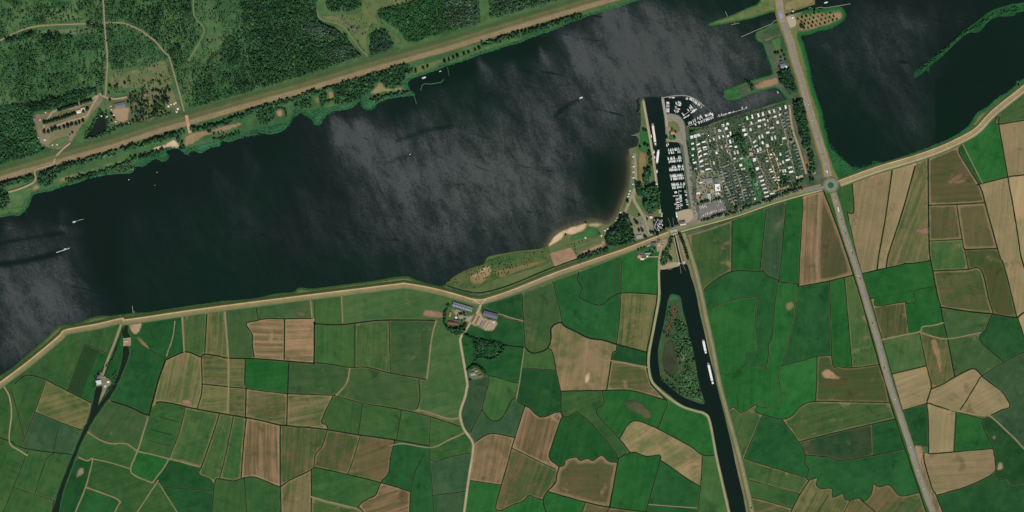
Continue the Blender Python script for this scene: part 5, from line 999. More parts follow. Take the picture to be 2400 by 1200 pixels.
mixed("0,98 60,72 130,84 245,58 250,180 246,225 200,222 60,245 -120,290 -120,130", 3.4, .36, 31, 1.9, 8, GREENS + [(70, 112, 66)], "patchy wood south of the western path", [])
mixed("248,56 300,58 365,100 397,138 330,158 262,165 252,140", 3.2, .26, 41, 1.8, 7, [(52, 92, 60), (60, 102, 66), (46, 84, 50)], "young wood inside the ring path", [])
mixed("405,160 440,150 478,70 455,30 455,-90 570,-90 575,100 600,213 445,254 425,220", 3.8, .43, 51, 1.7, 7, GREENS + [(74, 112, 72)], "scattered young trees in the light eastern glade", [])
mixed("480,150 560,60 590,180 602,212 455,252 450,220", 3.3, .33, 55, 1.9, 9, GREENS, "mixed trees between glade and dense wood", [])
mixed("262,166 330,160 396,142 402,196 262,200", 5.2, .52, 61, 1.8, 7, GREENS, "scattered bushes around the winding brook", [])
stand("-120,265 45,245 76,262 82,300 90,332 106,352 100,358 0,388 -120,425", 3.5, 2.6, 12, [(44, 86, 50), (52, 96, 58), (38, 76, 44)], "dense wood west of the camp ground")
stand("45,245 130,232 180,216 222,208 226,214 200,232 150,248 120,258 90,262 70,260", 3.4, 2.6, 13, DARKS, "dark tree belt north of the camp ground")
for s, c, sp, cols, lab in (("15,95 40,86 82,76 84,84 55,95 20,104", 2.6, 3.2, DARKS, "dark clump of tall trees beside the western path"), ("100,86 140,80 145,98 118,106 100,98", 2.5, 3.3, DARKS, "dark grove in the middle of the western wood"), ("200,54 242,56 240,70 205,64", 2.3, 3.2, DARKS, "dark trees at the path crossing")):
    stand(s, sp, c, 16, cols, lab)
p_ = np.vstack([along("228,100 229,150 226,210", 3, 4.2), along("234,70 240,150 238,215", 3, 5)]); canopy("tree_belt", p_, NR.uniform(1.8, 2.8, len(p_)), NR.uniform(7, 12, len(p_)), GREENS, "tree row west of the straight forest path")
# belts along the northern shore and dike
def belt(s, w, sp, r, h, cols, label, name="tree_belt", k=4):
    p = along(s, w, sp); n = len(p); canopy(name, p, NR.uniform(r * .7, r * 1.3, n), NR.uniform(h * .7, h * 1.2, n), cols, label, k)
belt("-100,458 0,436 40,426 78,416", 10.8, 1.37, 3.90, 13, DARKS + GREENS, "tree belt under the dike at its western end")
stand("-60,445 18,450 23,478 12,488 -60,510", 4, 3.2, 13, DARKS + GREENS, "round grove west of the shore meadow")
stand("90,412 112,400 132,390 172,381 176,386 150,402 132,412 126,432 110,436 95,436 88,425", 4, 3.4, 14, DARKS + GREENS, "wooded corner east of the dike footpath")
belt("175,386 225,372 275,358", 10.8, 1.44, 3.90, 13, GREENS + GREYG, "grey-green tree belt below the dike")
belt("158,424 200,414 230,408 262,396 300,384 312,378", 9.6, 1.66, 3.66, 10, GREENS + DARKS, "tree belt on the lake shore")
stand("262,396 300,376 313,378 313,398 290,406 268,404", 4, 3.0, 9, [(72, 100, 64), (60, 92, 56), (84, 108, 72)], "dense bushes at the shore point")
belt("284,350 330,340 380,326 430,310", 10.8, 1.44, 3.90, 12, GREENS + DARKS, "tree belt north of the picnic beach")
belt("310,372 350,364 385,352", 9.6, 2.16, 3.66, 10, DARKS, "tree clump west of the picnic beach")
belt("417,322 424,338 432,352", 8.4, 2.16, 3.90, 12, DARKS, "tree group beside the picnic sand")
belt("446,306 500,296 560,276 600,258", 8.4, 1.87, 3.66, 11, GREENS + DARKS, "tree belt under the dike behind the picnic ground")
belt("500,328 540,320 562,308", 7.2, 2.88, 3.17, 9, GREENS + DARKS, "shore trees east of the picnic ground")
belt("600,258 650,244 700,230 738,214", 9.6, 1.66, 3.66, 11, GREENS + DARKS, "tree belt along the dike above the reddish clearings")
stand("602,262 640,254 645,276 625,292 604,290", 4, 2.8, 9, GREENS + DARKS, "grove west of the reddish clearings")
stand("690,238 730,226 734,250 716,258 690,256", 5, 2.8, 10, GREENS + DARKS, "grove between the reddish clearings")
stand("748,222 764,214 766,236 752,246", 4, 2.8, 11, DARKS, "dark trees between two square clearings")
stand("780,202 865,178 950,150 966,158 968,170 950,182 948,200 922,210 906,204 896,194 884,192 876,208 862,218 846,230 812,246 786,246 784,224", 3.9, 3.0, 12, DARKS + GREENS, "broad shore wood below the dike")
belt("868,236 900,228 930,222 955,220", 8.4, 1.87, 3.42, 9, GREENS + GREYG, "bushes along the hook pier shore")
belt("1128,104 1160,98 1200,86 1260,70 1320,50 1362,38", 9.6, 1.44, 3.90, 11, DARKS + GREENS, "tree belt on the lake shore below the north-eastern dike")
# recreation ground, harbour, chalet park
stand("1420,562 1426,546 1440,536 1454,512 1468,506 1475,530 1482,548 1488,566 1444,578 1424,574", 3.5, 4.2, 16, DARKS, "dark wood beside the gravel car park")
belt("1358,607 1390,595 1424,584", 9, 1.1, 3.2, 11, DARKS, "dark hedge of trees along the riding field")
stand("1512,442 1530,434 1541,437 1546,465 1545,492 1520,498 1510,490 1509,458", 3.5, 4.4, 17, DARKS + GREENS, "dark grove beside the canal quay")
stand("1490,432 1500,430 1508,444 1508,458 1500,464 1492,450", 3.5, 4.2, 15, DARKS, "oval grove on the recreation ground")
stand("1510,396 1524,394 1527,412 1520,434 1510,430", 3.5, 4, 14, DARKS + GREENS, "tree clump by the canal quay sheds")
belt("1520,355 1523,375 1526,394", 6, 3, 3.4, 13, DARKS, "trees between lawn and quay")
belt("1500,240 1497,255 1501,268", 10, 3, 3, 9, DARKS, "dark bushes on the outer mole")
belt("1508,300 1513,306", 8, 3, 3, 10, DARKS, "dark bushes north of the harbour lawn")
belt("1612,332 1617,360 1622,390 1630,405", 5, 2.4, 2.6, 8, DARKS + GREENS, "hedge along the western side of the chalet park", "hedge")
belt("1702,506 1722,498 1760,484 1800,470 1840,455 1880,442", 6, 2.2, 2.9, 9, DARKS + GREENS, "hedge along the southern side of the chalet park", "hedge")
belt("1642,517 1670,510 1700,500", 4, 2.2, 2.6, 8, DARKS, "hedge south of the boat yard", "hedge")
belt("1637,478 1660,472 1692,466", 4, 2.2, 2.6, 8, DARKS, "hedge north of the boat yard", "hedge")
belt("1858,440 1876,425 1882,418", 6, 2.6, 2.8, 9, DARKS, "hedge at the south-eastern park corner", "hedge")
stand("1859,238 1880,234 1886,260 1893,300 1900,342 1884,348 1874,312 1863,270", 3.5, 4, 15, DARKS, "long dark grove between chalet park and main road")
stand("1886,350 1902,345 1910,380 1908,405 1900,400 1894,370", 5, 3.4, 11, GREENS + DARKS, "thin trees north of the roundabout")
belt("1893,392 1898,404 1902,422", 7, 3, 3.2, 11, DARKS, "dark trees beside the roundabout house")
stand("1823,170 1850,160 1858,186 1866,214 1852,222 1838,206 1828,190", 3.5, 3.9, 14, DARKS, "dark grove south of the causeway house")
belt("1756,194 1764,204 1762,212", 8, 2.6, 3, 9, DARKS, "dark trees on the harbour spit")
p_ = fill(pp("1612,300 1660,294 1843,240 1855,300 1890,420 1800,465 1700,498 1690,470 1640,474 1625,400"), 5.2); p_ = p_[NR.uniform(0, 1, len(p_)) < .9]
canopy("garden_shrubs", p_, NR.uniform(1.0, 2.3, len(p_)), NR.uniform(2, 5, len(p_)), DARKS + GREENS, "shrubs and hedges between the chalets", 3)
stand("1714,318 1727,312 1744,330 1740,350 1730,345 1718,332", 4.6, 2.9, 9, DARKS, "dark trees around the chalet park pond")
stand("1735,352 1746,345 1750,366 1742,366", 4.6, 2.7, 9, DARKS, "dark trees in the park's green strip")
stand("1752,398 1762,396 1772,418 1770,426 1762,418", 4.6, 2.7, 9, DARKS, "dark trees north of the pale pitch")
stand("1820,440 1834,405 1850,410 1852,432 1838,440", 4.6, 2.4, 7, DARKS, "dark shrubs south of the caravans")
# lock, farm, copse, island
stand("1571,553 1577,556 1574,580 1567,597 1562,620 1550,622 1549,606 1556,590 1565,575", 3.6, 2.8, 9, DARKS + GREENS, "crescent of trees west of the lock")
belt("1053,714 1046,726 1042,742 1042,762", 5, 1.2, 2.7, 10, DARKS, "dense windbreak of trees west of the farm", "hedge")
stand("1044,762 1060,770 1078,768 1092,756 1096,764 1086,780 1070,788 1054,780", 3.6, 3.2, 11, DARKS + GREENS, "grove of trees south of the farmhouse")
belt("1072,744 1082,736 1090,744 1084,752", 6, 3, 2.6, 8, DARKS, "garden trees between farm buildings")
belt("1086,784 1115,795 1150,802 1177,806", 4, 1.5, 2.1, 8, DARKS, "tree line from the lane to the ditch", "hedge")
stand("1108,796 1136,800 1128,812 1112,814", 4.4, 2.3, 7, DARKS + GREENS, "little copse south of the farm")
belt("1113,846 1128,838 1140,842 1160,840 1175,826 1186,812", 5, 1.4, 2.2, 8, DARKS + GREENS, "curved tree row around the copse meadow", "hedge")
belt("1093,868 1104,862 1116,857 1128,864 1138,878", 4, 1.4, 2.5, 9, DARKS, "hedge around the lane house", "hedge")
belt("1100,892 1108,890", 4, 3, 2.6, 8, DARKS, "trees below the lane house")
mixed("1585,745 1608,765 1618,800 1634,880 1646,940 1610,930 1590,905 1596,870 1586,830 1582,790", 3.6, .34, 71, 2.8, 5, [(60, 98, 60), (70, 110, 72), (50, 86, 52)], "scrub thicket on the canal island")
belt("1550,885 1562,897 1580,912 1600,925", 6, 2.6, 2.2, 5, GREENS, "bushes on the lower rim of the canal island")
p_ = np.vstack([along("2150,170 2200,130 2250,85 2290,62 2330,34", 6, 2.0), along("2330,34 2400,18 2540,0", 10, 2.0)]); canopy("reeds", p_, NR.uniform(1.3, 3.0, len(p_)), NR.uniform(2, 6, len(p_)), [(36, 82, 46), (44, 94, 54), (28, 66, 38), (58, 104, 62)], "clumps of reed and willow on the lake causeway", 3)
p_ = np.vstack([along("1880,95 1892,140 1904,190 1918,235 1933,295 1945,338 1965,362 1990,388", 6, 2.6), along("1950,350 1975,385 2000,398 2040,392", 12, 1.6)]); canopy("reeds", p_, NR.uniform(.8, 1.6, len(p_)), NR.uniform(.6, 1.5, len(p_)), [(36, 92, 48), (46, 104, 56), (30, 76, 40)], "reed tufts along the eastern lake shore", 3)
p_ = np.vstack([np.array([q for q in NS if 0 < q[0] < 1500]) + np.array([0, -2.5])]); p_ = np.repeat(p_, 3, 0) + NR.normal(0, 1.8, (len(p_) * 3, 2)); canopy("reeds", p_, NR.uniform(.8, 1.8, len(p_)), NR.uniform(.8, 2.2, len(p_)), [(48, 104, 66), (58, 116, 76), (40, 88, 54)], "reed and willow tufts along the northern shore", 3)
p_ = fill(pp("1050,668 1095,634 1142,610 1270,586 1284,606 1200,640 1110,676"), 6.5); p_ = p_[vnoise(p_, 20, 5) > .42]; canopy("scrub_bushes", p_, NR.uniform(1.0, 2.2, len(p_)), NR.uniform(1.5, 4, len(p_)), DARKS + GREENS, "low bushes on the headland", 3)
belt("45,862 70,842 100,818", 0, 60, .1, 1, DARKS, "tiny bush on the dike", "bush") if False else None

patch("reed_bed", "1936,312 1943,340 1961,359 1983,379 1996,390 2012,394 2042,386 2052,380 2085,380 2080,384 2020,404 1972,420 1958,408 1946,376 1938,345", (30, 82, 42), (44, 98, 52), .95, "vivid green reed corner between main road and eastern lake")
patch("lawn", "1613,302 1660,296 1730,272 1780,257 1812,247 1844,237 1842,243 1800,256 1735,275 1662,299 1640,306 1616,312", (34, 80, 44), (46, 92, 52), .2, "green canal bank north of the chalets", stn=.1)
patch("lawn", "1614,305 1626,305 1630,330 1634,400 1628,404 1618,360", (34, 74, 42), (48, 88, 52), .2, "green strip behind the marina road", stn=.1)
disc("turning_circle", 1853, 328, [(3.2, 0, (60, 92, 54)), (4, .05, (132, 130, 116)), (7.5, .05, (132, 130, 116)), (8.4, 0, (96, 100, 82))], M_STRIP, .42, "small paved turning circle in the chalet park")
patch("dark_hedge_ground", "1702,400 1714,392 1740,400 1764,464 1740,478 1722,480", (52, 66, 54), (84, 90, 78), .24, "dark dense quarter of the chalet park", stn=.1)  # darker ground colour under the densest chalet rows
for s_, sp_ in (("682,284 692,263 760,254 830,238 845,234 815,252 760,274 738,288 707,264", 3.4), ("846,233 880,232 875,252 848,246", 3.4), ("318,388 345,362 393,356 362,371", 3.4), ("425,349 519,328 490,346 440,358", 3.4), ("530,322 670,288 655,307 540,330", 3.4), ("1940,345 1962,362 1996,390 2050,384 1972,418 1950,380", 4)):
    p_ = fill(pp(s_), sp_); canopy("reeds", p_, NR.uniform(.7, 1.7, len(p_)), NR.uniform(.6, 1.8, len(p_)), [(42, 92, 56), (56, 108, 70), (34, 78, 46), (66, 118, 80)], f"reed tufts {where(*p_.mean(0), 'reeds')}", 3)
mixed("1566,720 1576,712 1590,730 1598,760 1588,790 1575,796 1562,790 1556,780", 4.0, .5, 81, 1.8, 4, GREENS + [(70, 104, 70)], "willow scrub around the island mud channel")
mixed("1552,870 1590,868 1600,905 1625,935 1600,928 1565,900", 3.6, .4, 85, 1.9, 4, GREENS, "willow scrub at the lower island tip")
belt("640,262 652,254 668,258 672,272", 4, 3, 2.6, 10, DARKS, "trees ringing the western reddish clearing")
belt("730,222 752,216 764,208 790,204", 5, 2.2, 2.9, 11, DARKS + GREENS, "trees above the square clearings")
belt("752,250 770,238 786,236", 5, 2.6, 2.6, 9, DARKS + GREENS, "trees below the square clearings")
belt("470,304 500,312 530,310", 8, 3.4, 2.6, 9, DARKS + GREENS, "scattered trees on the picnic ground")
belt("220,900 228,884 236,872 246,862 262,842", 5, 3.0, 1.9, 6, DARKS + GREENS, "bushes along the pumping station lane")
belt("290,770 282,792 268,830 252,866", 2, 2.2, 1.2, 3, DARKS, "hedge between lane and ditch by the pumping station", "hedge")
mixed("1106,800 1178,808 1184,814 1172,828 1132,838 1112,846 1110,820", 3.6, .40, 95, 2.2, 5, DARKS + GREENS, "bushes in the copse meadow")
belt("200,318 216,298 228,276 238,258", 5, 2.2, 2.6, 8, DARKS + GREENS, "trees along the western bank of the woodland pond")
belt("246,262 252,285 256,304", 7, 2.2, 2.6, 8, DARKS + GREENS, "trees along the eastern bank of the woodland pond")
belt("198,326 225,322 250,312 270,306", 6, 2.0, 2.7, 8, GREENS + GREYG, "bushes south of the woodland pond")
belt("262,300 300,292 340,280 400,266", 4, 2.6, 2.2, 7, DARKS, "hedge between camp and dike", "hedge")
mixed("300,225 345,212 352,230 350,262 330,290 305,290 310,260", 4.6, .46, 101, 2.6, 9, DARKS, "tree cover in the middle of the camp")
mixed("356,208 395,205 400,235 384,262 360,275 356,240", 4.4, .42, 105, 2.8, 10, DARKS, "tree cover in the eastern camp")
mixed("252,200 300,190 395,185 398,205 330,212 262,222", 5.0, .5, 109, 2.2, 7, DARKS + GREENS, "bushes on the northern camp edge")
mixed("1640,402 1694,400 1692,470 1640,476", 7, .62, 121, 1.6, 3, DARKS + GREENS, "shrubs in the service yard")
for s_, nm in (("224,908 216,942 205,985 192,1010 180,1040 165,1075 150,1112 136,1150 120,1200", "western"), ("303,812 303,834 288,874 274,906 260,930 225,977 205,1012 190,1042 177,1075 150,1150 139,1200", "eastern")):
    tag(strip("reed_fringe", wiggle(crom(pp(s_), 5), .3), [(-1.6, .12, (48, 84, 46)), (-.4, .16, (58, 96, 54)), (.6, .14, (36, 70, 40)), (1.5, .1, (52, 84, 46))], M_STRIP, jag=.4), f"ragged green reed edge on the {nm} bank of the small canal", None, None, "structure")
patch("meadow", "1050,672 1110,689 1140,687 1200,670 1300,629 1420,588 1440,584 1436,592 1300,640 1200,678 1140,698 1108,699 1060,684", (44, 84, 44), (62, 92, 50), .1, "green strip between headland ditch and dike", stn=.2)
mixed("760,46 800,62 845,110 862,132 868,90 885,60 930,90 945,102 905,66 886,40 850,30", 6.0, .56, 131, 1.7, 4, GREENS + DARKS, "bushes dotted over the winding clearing")
mixed("855,-50 980,-50 960,0 900,18 850,20", 8, .72, 135, 1.6, 4, GREENS, "sparse bushes at the northern end of the clearing")
CW = [q for q in SH["east"] if 1690 < q[0] < 1846 and q[1] < 243]
fringe(CW, [(-1.2, -.3, (22, 60, 34)), (-.2, .16, (38, 92, 50)), (2.4, .16, (48, 98, 54)), (4.2, .12, (86, 104, 62))], "green reed rim of the causeway and harbour spit", .5)
SP = [q for q in SH["spit"] if 1660 < q[0] < 1824 and -5 < q[1] < 70]
fringe(SP, [(-1.2, -.3, (22, 60, 34)), (-.2, .16, (40, 90, 50)), (2.2, .16, (58, 98, 54)), (4, .12, (92, 106, 62))], "green reed rim of the northern lock finger", .5)
belt("1747,190 1757,196 1764,204 1760,212", 6, 2.0, 3.0, 10, DARKS, "dark tree clump halfway along the harbour spit")
belt("222,884 226,894 222,906", 4, 2.4, 2.2, 6, DARKS + GREENS, "bushes west of the pumping station")
belt("262,884 270,872 268,894 256,914", 5, 2.4, 1.8, 5, GREENS, "bushes on the spit beside the pumping station")
belt("248,924 240,936 234,946", 2, 2.6, 1.4, 4, GREENS, "bushes on the tip between two canal arms")
# ------------------------------------------------------------------ mesh pieces for the countable things (metres, x = length)
class MB:
    def __init__(s): s.v, s.f = [], []
    def add(s, V, Fc): n = len(s.v); s.v += [tuple(v) for v in V]; s.f += [tuple(i + n for i in f) for f in Fc]; return s
    def box(s, x0, x1, y0, y1, z0, z1, tx=0.0, ty=0.0):
        V = [(x0, y0, z0), (x1, y0, z0), (x1, y1, z0), (x0, y1, z0), (x0 + tx, y0 + ty, z1), (x1 - tx, y0 + ty, z1), (x1 - tx, y1 - ty, z1), (x0 + tx, y1 - ty, z1)]
        return s.add(V, [(3, 2, 1, 0), (4, 5, 6, 7), (0, 1, 5, 4), (1, 2, 6, 5), (2, 3, 7, 6), (3, 0, 4, 7)])
    def gable(s, x0, x1, y0, y1, z0, h, th=.15):
        ym = (y0 + y1) / 2
        V = [(x0, y0, z0), (x1, y0, z0), (x1, ym, z0 + h), (x0, ym, z0 + h), (x0, y1, z0), (x1, y1, z0)]
        V += [(a, b, c - th) for a, b, c in V]
        return s.add(V, [(0, 1, 2, 3), (3, 2, 5, 4), (7, 6, 9, 8), (8, 9, 10, 11), (1, 0, 6, 7), (4, 5, 11, 10), (0, 3, 9, 6), (3, 4, 10, 9), (2, 1, 7, 8), (5, 2, 8, 11)])
    def loft(s, secs):
        k = len(secs[0]); n = len(s.v)
        for q in secs: s.v += [tuple(p) for p in q]
        for i in range(len(secs) - 1):
            for j in range(k): a, b = n + i * k + j, n + i * k + (j + 1) % k; s.f.append((a, b, b + k, a + k))
        s.f.append(tuple(n + j for j in range(k))[::-1]); m = n + (len(secs) - 1) * k; s.f.append(tuple(m + j for j in range(k))); return s
    def cyl(s, cx, cy, z0, z1, r0, r1, n=10):
        return s.loft([[(cx + r * math.cos(2 * math.pi * i / n), cy + r * math.sin(2 * math.pi * i / n), z) for i in range(n)] for r, z in ((r0, z0), (r1, z1))])
    def wheel(s, cx, cy, cz, r, w, n=10):
        return s.loft([[(cx + r * math.cos(2 * math.pi * i / n), y, cz + r * math.sin(2 * math.pi * i / n)) for i in range(n)][::-1] for y in (cy - w / 2, cy + w / 2)])
    def mesh(s, name, mat): return new_mesh(name, s.v, s.f, mat)
MT = {}
def M(key, c=None, **kw):
    if key not in MT: MT[key] = plain(key, C(*c), **kw)
    return MT[key]
WHITE, CREAM, GREYR, DARKR, GLASS, STEEL = M("white_paint", (232, 232, 226), amp=.06), M("cream_panel", (222, 212, 190), amp=.08), M("grey_roofing", (132, 130, 128)), M("dark_slate", (66, 68, 72)), M("dark_glass", (26, 32, 38), rough=.15, spec=.5), M("steel", (150, 154, 156), rough=.5)
RED, BRICK, WOOD, BLACK, BLUE, NAVY = M("red_tile", (150, 84, 66)), M("brick_wall", (140, 100, 78)), M("weathered_wood", (150, 138, 118)), M("rubber_black", (24, 24, 24)), M("blue_cover", (58, 78, 132)), M("navy_hull", (34, 44, 70))
CONC, TERR, GREENR, TAN, LIGHT, PINKW = M("pale_concrete", (170, 164, 148)), M("terracotta", (178, 118, 92)), M("grey_green_roof", (104, 118, 104)), M("tan_roofing", (176, 158, 128)), M("pale_metal_roof", (206, 212, 212), rough=.5), M("pinkish_white", (226, 206, 190))
BARK = M("bark", (72, 58, 44))
def empty(name, x, y, z, rz, label, cat, group=None, sc=(1, 1, 1)):
    o = bpy.data.objects.new(name, None); COL.objects.link(o); o.location = (*W(x, y), z); o.rotation_euler = (0, 0, rz); o.scale = sc
    return tag(o, label, cat, group)
def build(parts, root):
    """parts: [(name, mesh, [(subname, mesh)])]"""
    for nm, me, *sub in parts:
        o = link(nm, me, root)
        for sn, sm in (sub[0] if sub else []): link(sn, sm, o)
    return root

# ---- trees one can count
def crown_mesh(i, cols):
    rs = np.random.default_rng(100 + i); k = 11
    a = rs.uniform(0, 6.28, k); d = np.concatenate([[0], rs.uniform(.35, .68, k - 1)]); z = np.concatenate([[.95], rs.uniform(.35, .9, k - 1)])
    cen = np.stack([np.cos(a) * d, np.sin(a) * d, z], 1); rad = np.concatenate([[.62], rs.uniform(.3, .5, k - 1)])
    V, Fc, Cl = lumps(cen, rad, np.array([C(*cols[j % len(cols)]) for j in range(k)]) * rs.uniform(.8, 1.2, (k, 1)))
    me = new_mesh("crown", V, Fc, M_LEAF); attr_c(me, "col", Cl); return me
TCROWN = {"d": [crown_mesh(i, DARKS) for i in range(4)], "g": [crown_mesh(10 + i, GREENS) for i in range(4)], "r": [crown_mesh(20 + i, [(110, 66, 44), (90, 58, 38)]) for i in range(2)]}
TRUNK = MB().cyl(0, 0, 0, .6, .07, .045, 7).mesh("trunk", BARK)
def trees(pts, r, label, group, kind="d", name="tree"):
    pts = list(pts); n = len(pts)
    for i, q in enumerate(pts):
        rr = (q[2] if len(q) > 2 else r * R.uniform(.95, 1.3)) * S
        o = empty(name, q[0], q[1], LAND, R.uniform(0, 6.28), f"{label}, {ordinal(i)} from the west" if n > 1 else label, "tree", group, (rr, rr, rr * R.uniform(1.5, 2.1)))
        link("crown", R.choice(TCROWN[kind]), o); link("trunk", TRUNK, o)
def zz(s, ox, oy, k): return [(ox + a / k, oy + b / k) for a, b in pp(s)]
grid = [(q[0], q[1], R.uniform(1.9, 2.9)) for q in zz("1155,430 1250,400 1345,370 1435,345 1520,310 1625,290 1700,355 1790,330 1885,300 1960,375 1865,400 1775,425 1605,385 1505,410 1415,440 1320,470 1230,495 1390,540 1485,510 1580,490 1680,455 1755,520 1845,485 1940,465 2030,435 1655,550 1555,580 1465,600 1380,635 1300,550", 1750, 0, 9.6)]
trees(sorted(grid), 2.4, "round tree in the grid on the gravel spit", "tree grid on the gravel spit")
trees([(1878, 62, 4.8), (1884, 66, 4.0)], 4.5, "large tree at the western end of the tree grid", "large spit trees")
trees(zz("1500,670 1570,640 1610,625 1770,580 1810,565 1850,545 1890,530 1955,510 1995,495 2055,470 2095,455", 600, 0, 4), 3.3, "lone round tree on the grassy northern shore strip", "lone shore trees")
trees(zz("440,1000 535,1000 630,950 705,920 800,920 910,890 1000,860 1090,830 1190,820 1270,780 1350,740", 60, 210, 10), 3.9, "tree in the southern row of the camp", "southern camp tree row")
trees([(105, 288), (110, 287), (116, 286), (121, 284), (127, 283), (133, 281), (139, 280), (146, 277), (152, 275), (158, 273), (164, 271), (170, 269), (176, 267), (196, 262), (205, 256)], 3.7, "tree in the middle row of the camp", "middle camp tree row")
trees([(139, 259), (144, 257), (149, 255), (154, 253), (159, 252), (164, 250), (170, 248), (176, 246), (182, 246), (190, 243), (196, 241), (202, 239), (208, 237), (214, 235)], 3.7, "tree in the northern row of the camp", "northern camp tree row")
trees([(170, 312, 3), (164, 316, 2)], 2.5, "solitary reddish tree on the camp lawn", "reddish lawn trees", "r")
trees([(305, 221), (312, 218), (318, 216)], 2.6, "reddish tree beside the sandy camp path", "reddish path trees", "r")
trees([(258, 202), (256, 218), (258, 235), (275, 200), (293, 196), (300, 240), (318, 228), (324, 240), (330, 246), (335, 226), (340, 238), (358, 214), (366, 212), (372, 214), (378, 216), (372, 232), (362, 240), (368, 246), (376, 252), (384, 256), (394, 204), (398, 212), (388, 262), (380, 266), (344, 268), (350, 270), (356, 268), (330, 268), (334, 276), (318, 274), (312, 284), (300, 292), (268, 276), (262, 284), (285, 292), (342, 250), (356, 250), (390, 226), (262, 268), (322, 284)], 3.0, "tree scattered over the grassy camp ground", "scattered camp trees", "d")
trees([(1465, 510), (1490, 520), (1480, 528), (1482, 540), (1504, 537), (1517, 514), (1471, 472), (1485, 552), (1511, 555), (1482, 562), (1525, 545), (1498, 505), (1498, 540), (1475, 520), (1493, 523), (1506, 541), (1487, 516)], 3.0, "tree standing in the gravel car park", "car park trees")
trees([(1593, 549), (1595, 554), (1597, 559), (1599, 564), (1601, 569), (1603, 575), (1605, 581), (1607, 587), (1609, 594), (1611, 601), (1612, 606)], 3.4, "tree in the row east of the lock", "lock tree row")
trees([(1541, 549, 4.5), (1531, 546, 4), (1514, 557, 3.6), (1556, 537, 3.6), (1566, 533, 2.6)], 4, "dark tree between the small basin and the dike", "basin trees")
trees([(1496, 585, 2.6), (1503, 582, 2.8), (1510, 580, 2.6), (1524, 588, 2.4), (1530, 592, 2.6), (1534, 583, 2.6), (1526, 600, 2)], 2.6, "garden tree around the rose-roofed farmhouse", "farm garden trees")
trees([(1572, 607, 5), (1562, 613, 3)], 4, "dark round tree west of the lock chamber", "lock lawn trees")
trees([(1726, 487, 4.5)], 4.5, "tall dark tree beside the minor road south of the chalet park", None)
trees([(1817, 125, 3.5), (1824, 124, 3.2), (1833, 121, 3), (1838, 130, 3), (1830, 135, 2.5), (1841, 140, 3.2), (1826, 157, 2.5), (1822, 172, 2)], 3, "tree around the causeway house", "causeway house trees")
trees([(1326, 550, 2.2)], 2.2, "small tree on the swimming beach", None); trees([(1373, 523, 2.4)], 2.4, "tree at the water's edge of the swimming beach", None)
trees([(1365, 564, 1.6), (1357, 567, 1.4), (1346, 572, 1.4), (1404, 548, 2), (1346, 578, 1.5), (1348, 586, 1.5), (1350, 594, 1.5), (1340, 573, 1.3)], 1.5, "small tree bordering the playing lawn", "playing lawn trees")
trees([(1900, 422, 4), (1905, 421, 3.6)], 4, "dark tree beside the roundabout house", "roundabout house trees")
trees([(1575, 304, 3), (1570, 312, 2.4), (1583, 310, 3), (1563, 322, 3.6), (1580, 322, 3)], 3, "tree around the red-roofed harbour house", "harbour house trees")
trees([(1500, 345, 3), (1512, 340, 4.5), (1519, 342, 3.5), (1511, 306, 3.5)], 3, "tree on the harbour mouth lawn", "harbour mouth trees")
trees([(1853, 328, 4)], 4, "tree inside the chalet park turning circle", None)

# ---- boats
def boat_parts(hullm, deckm, cabm, sail):
    h = MB().loft([[(x, -w, z0 + .15), (x, -w, .75 + up), (x, w, .75 + up), (x, w, z0 + .15)] for x, w, z0, up in ((-.5 * 9, 1.15, -.4, 0), (-.15 * 9, 1.45, -.5, 0), (.2 * 9, 1.3, -.5, .1), (.4 * 9, .6, -.3, .25), (.5 * 9, .05, 0, .35))])
    d = MB().loft([[(x, -w, z), (x, -w, z + .06), (x, w, z + .06), (x, w, z)] for x, w, z in ((-4.3, 1.0, .76), (-1.3, 1.3, .76), (1.8, 1.15, .86), (3.6, .45, 1.02))])
    c = MB().box(-1.9 if not sail else -.8, 1.6, -.95, .95, .8, 1.75 if not sail else 1.35, .25, .18)
    w = MB().box(-1.6, 1.45, -.98, .98, 1.1, 1.45, .12, .08)
    out = [("hull", h.mesh("hull", hullm)), ("deck", d.mesh("deck", deckm)), ("cabin", c.mesh("cabin", cabm), [("window_band", w.mesh("window_band", GLASS))])]
    out.append(("cockpit", MB().box(-4.0, -2.1, -.85, .85, .83, .9).mesh("cockpit", BLUE if hullm is NAVY or sail else WOOD)))
    if sail: out.append(("mast", MB().cyl(.6, 0, .8, 11, .09, .05, 6).mesh("mast", STEEL))); out.append(("boom", MB().box(-3.2, .5, -.16, .16, 1.7, 2.0).mesh("boom", WHITE)))
    return out
BOATS = {"motor": boat_parts(WHITE, WHITE, WHITE, False), "cream": boat_parts(CREAM, WHITE, WHITE, False), "sail": boat_parts(WHITE, WHITE, WHITE, True), "navy": boat_parts(NAVY, CREAM, STEEL, False)}
BWORD = {"motor": "white motorboat", "cream": "cream motorboat", "sail": "white sailing yacht", "navy": "dark-hulled motorboat"}
def boats(pts, ang, place, group, L=7.2, kinds=("motor", "motor", "sail", "cream"), jit=5):
    cnt = {}
    for q in pts:
        k = R.choice(kinds); i = cnt.get(k, 0); cnt[k] = i + 1
        l = (q[2] if len(q) > 2 else L * R.uniform(.82, 1.12)) * 1.1 * S / 9.0; a = (q[3] if len(q) > 3 else ang) + R.uniform(-jit, jit)
        o = empty("sailing_yacht" if k == "sail" else "motorboat", q[0], q[1], 0.05, math.radians(-a), f"{BWORD[k]} {place}" + (f", {ordinal(i)} in line" if len(pts) > 1 else ""), "boat", group, (l, l * R.uniform(1.05, 1.3), 1))
        build(BOATS[k], o)
Z2 = lambda s: zz(s, 1480, 200, 12); Z3 = lambda s: zz(s, 1480, 300, 12); Z39 = lambda s: zz(s, 1480, 390, 12); Z47 = lambda s: zz(s, 1480, 470, 12)
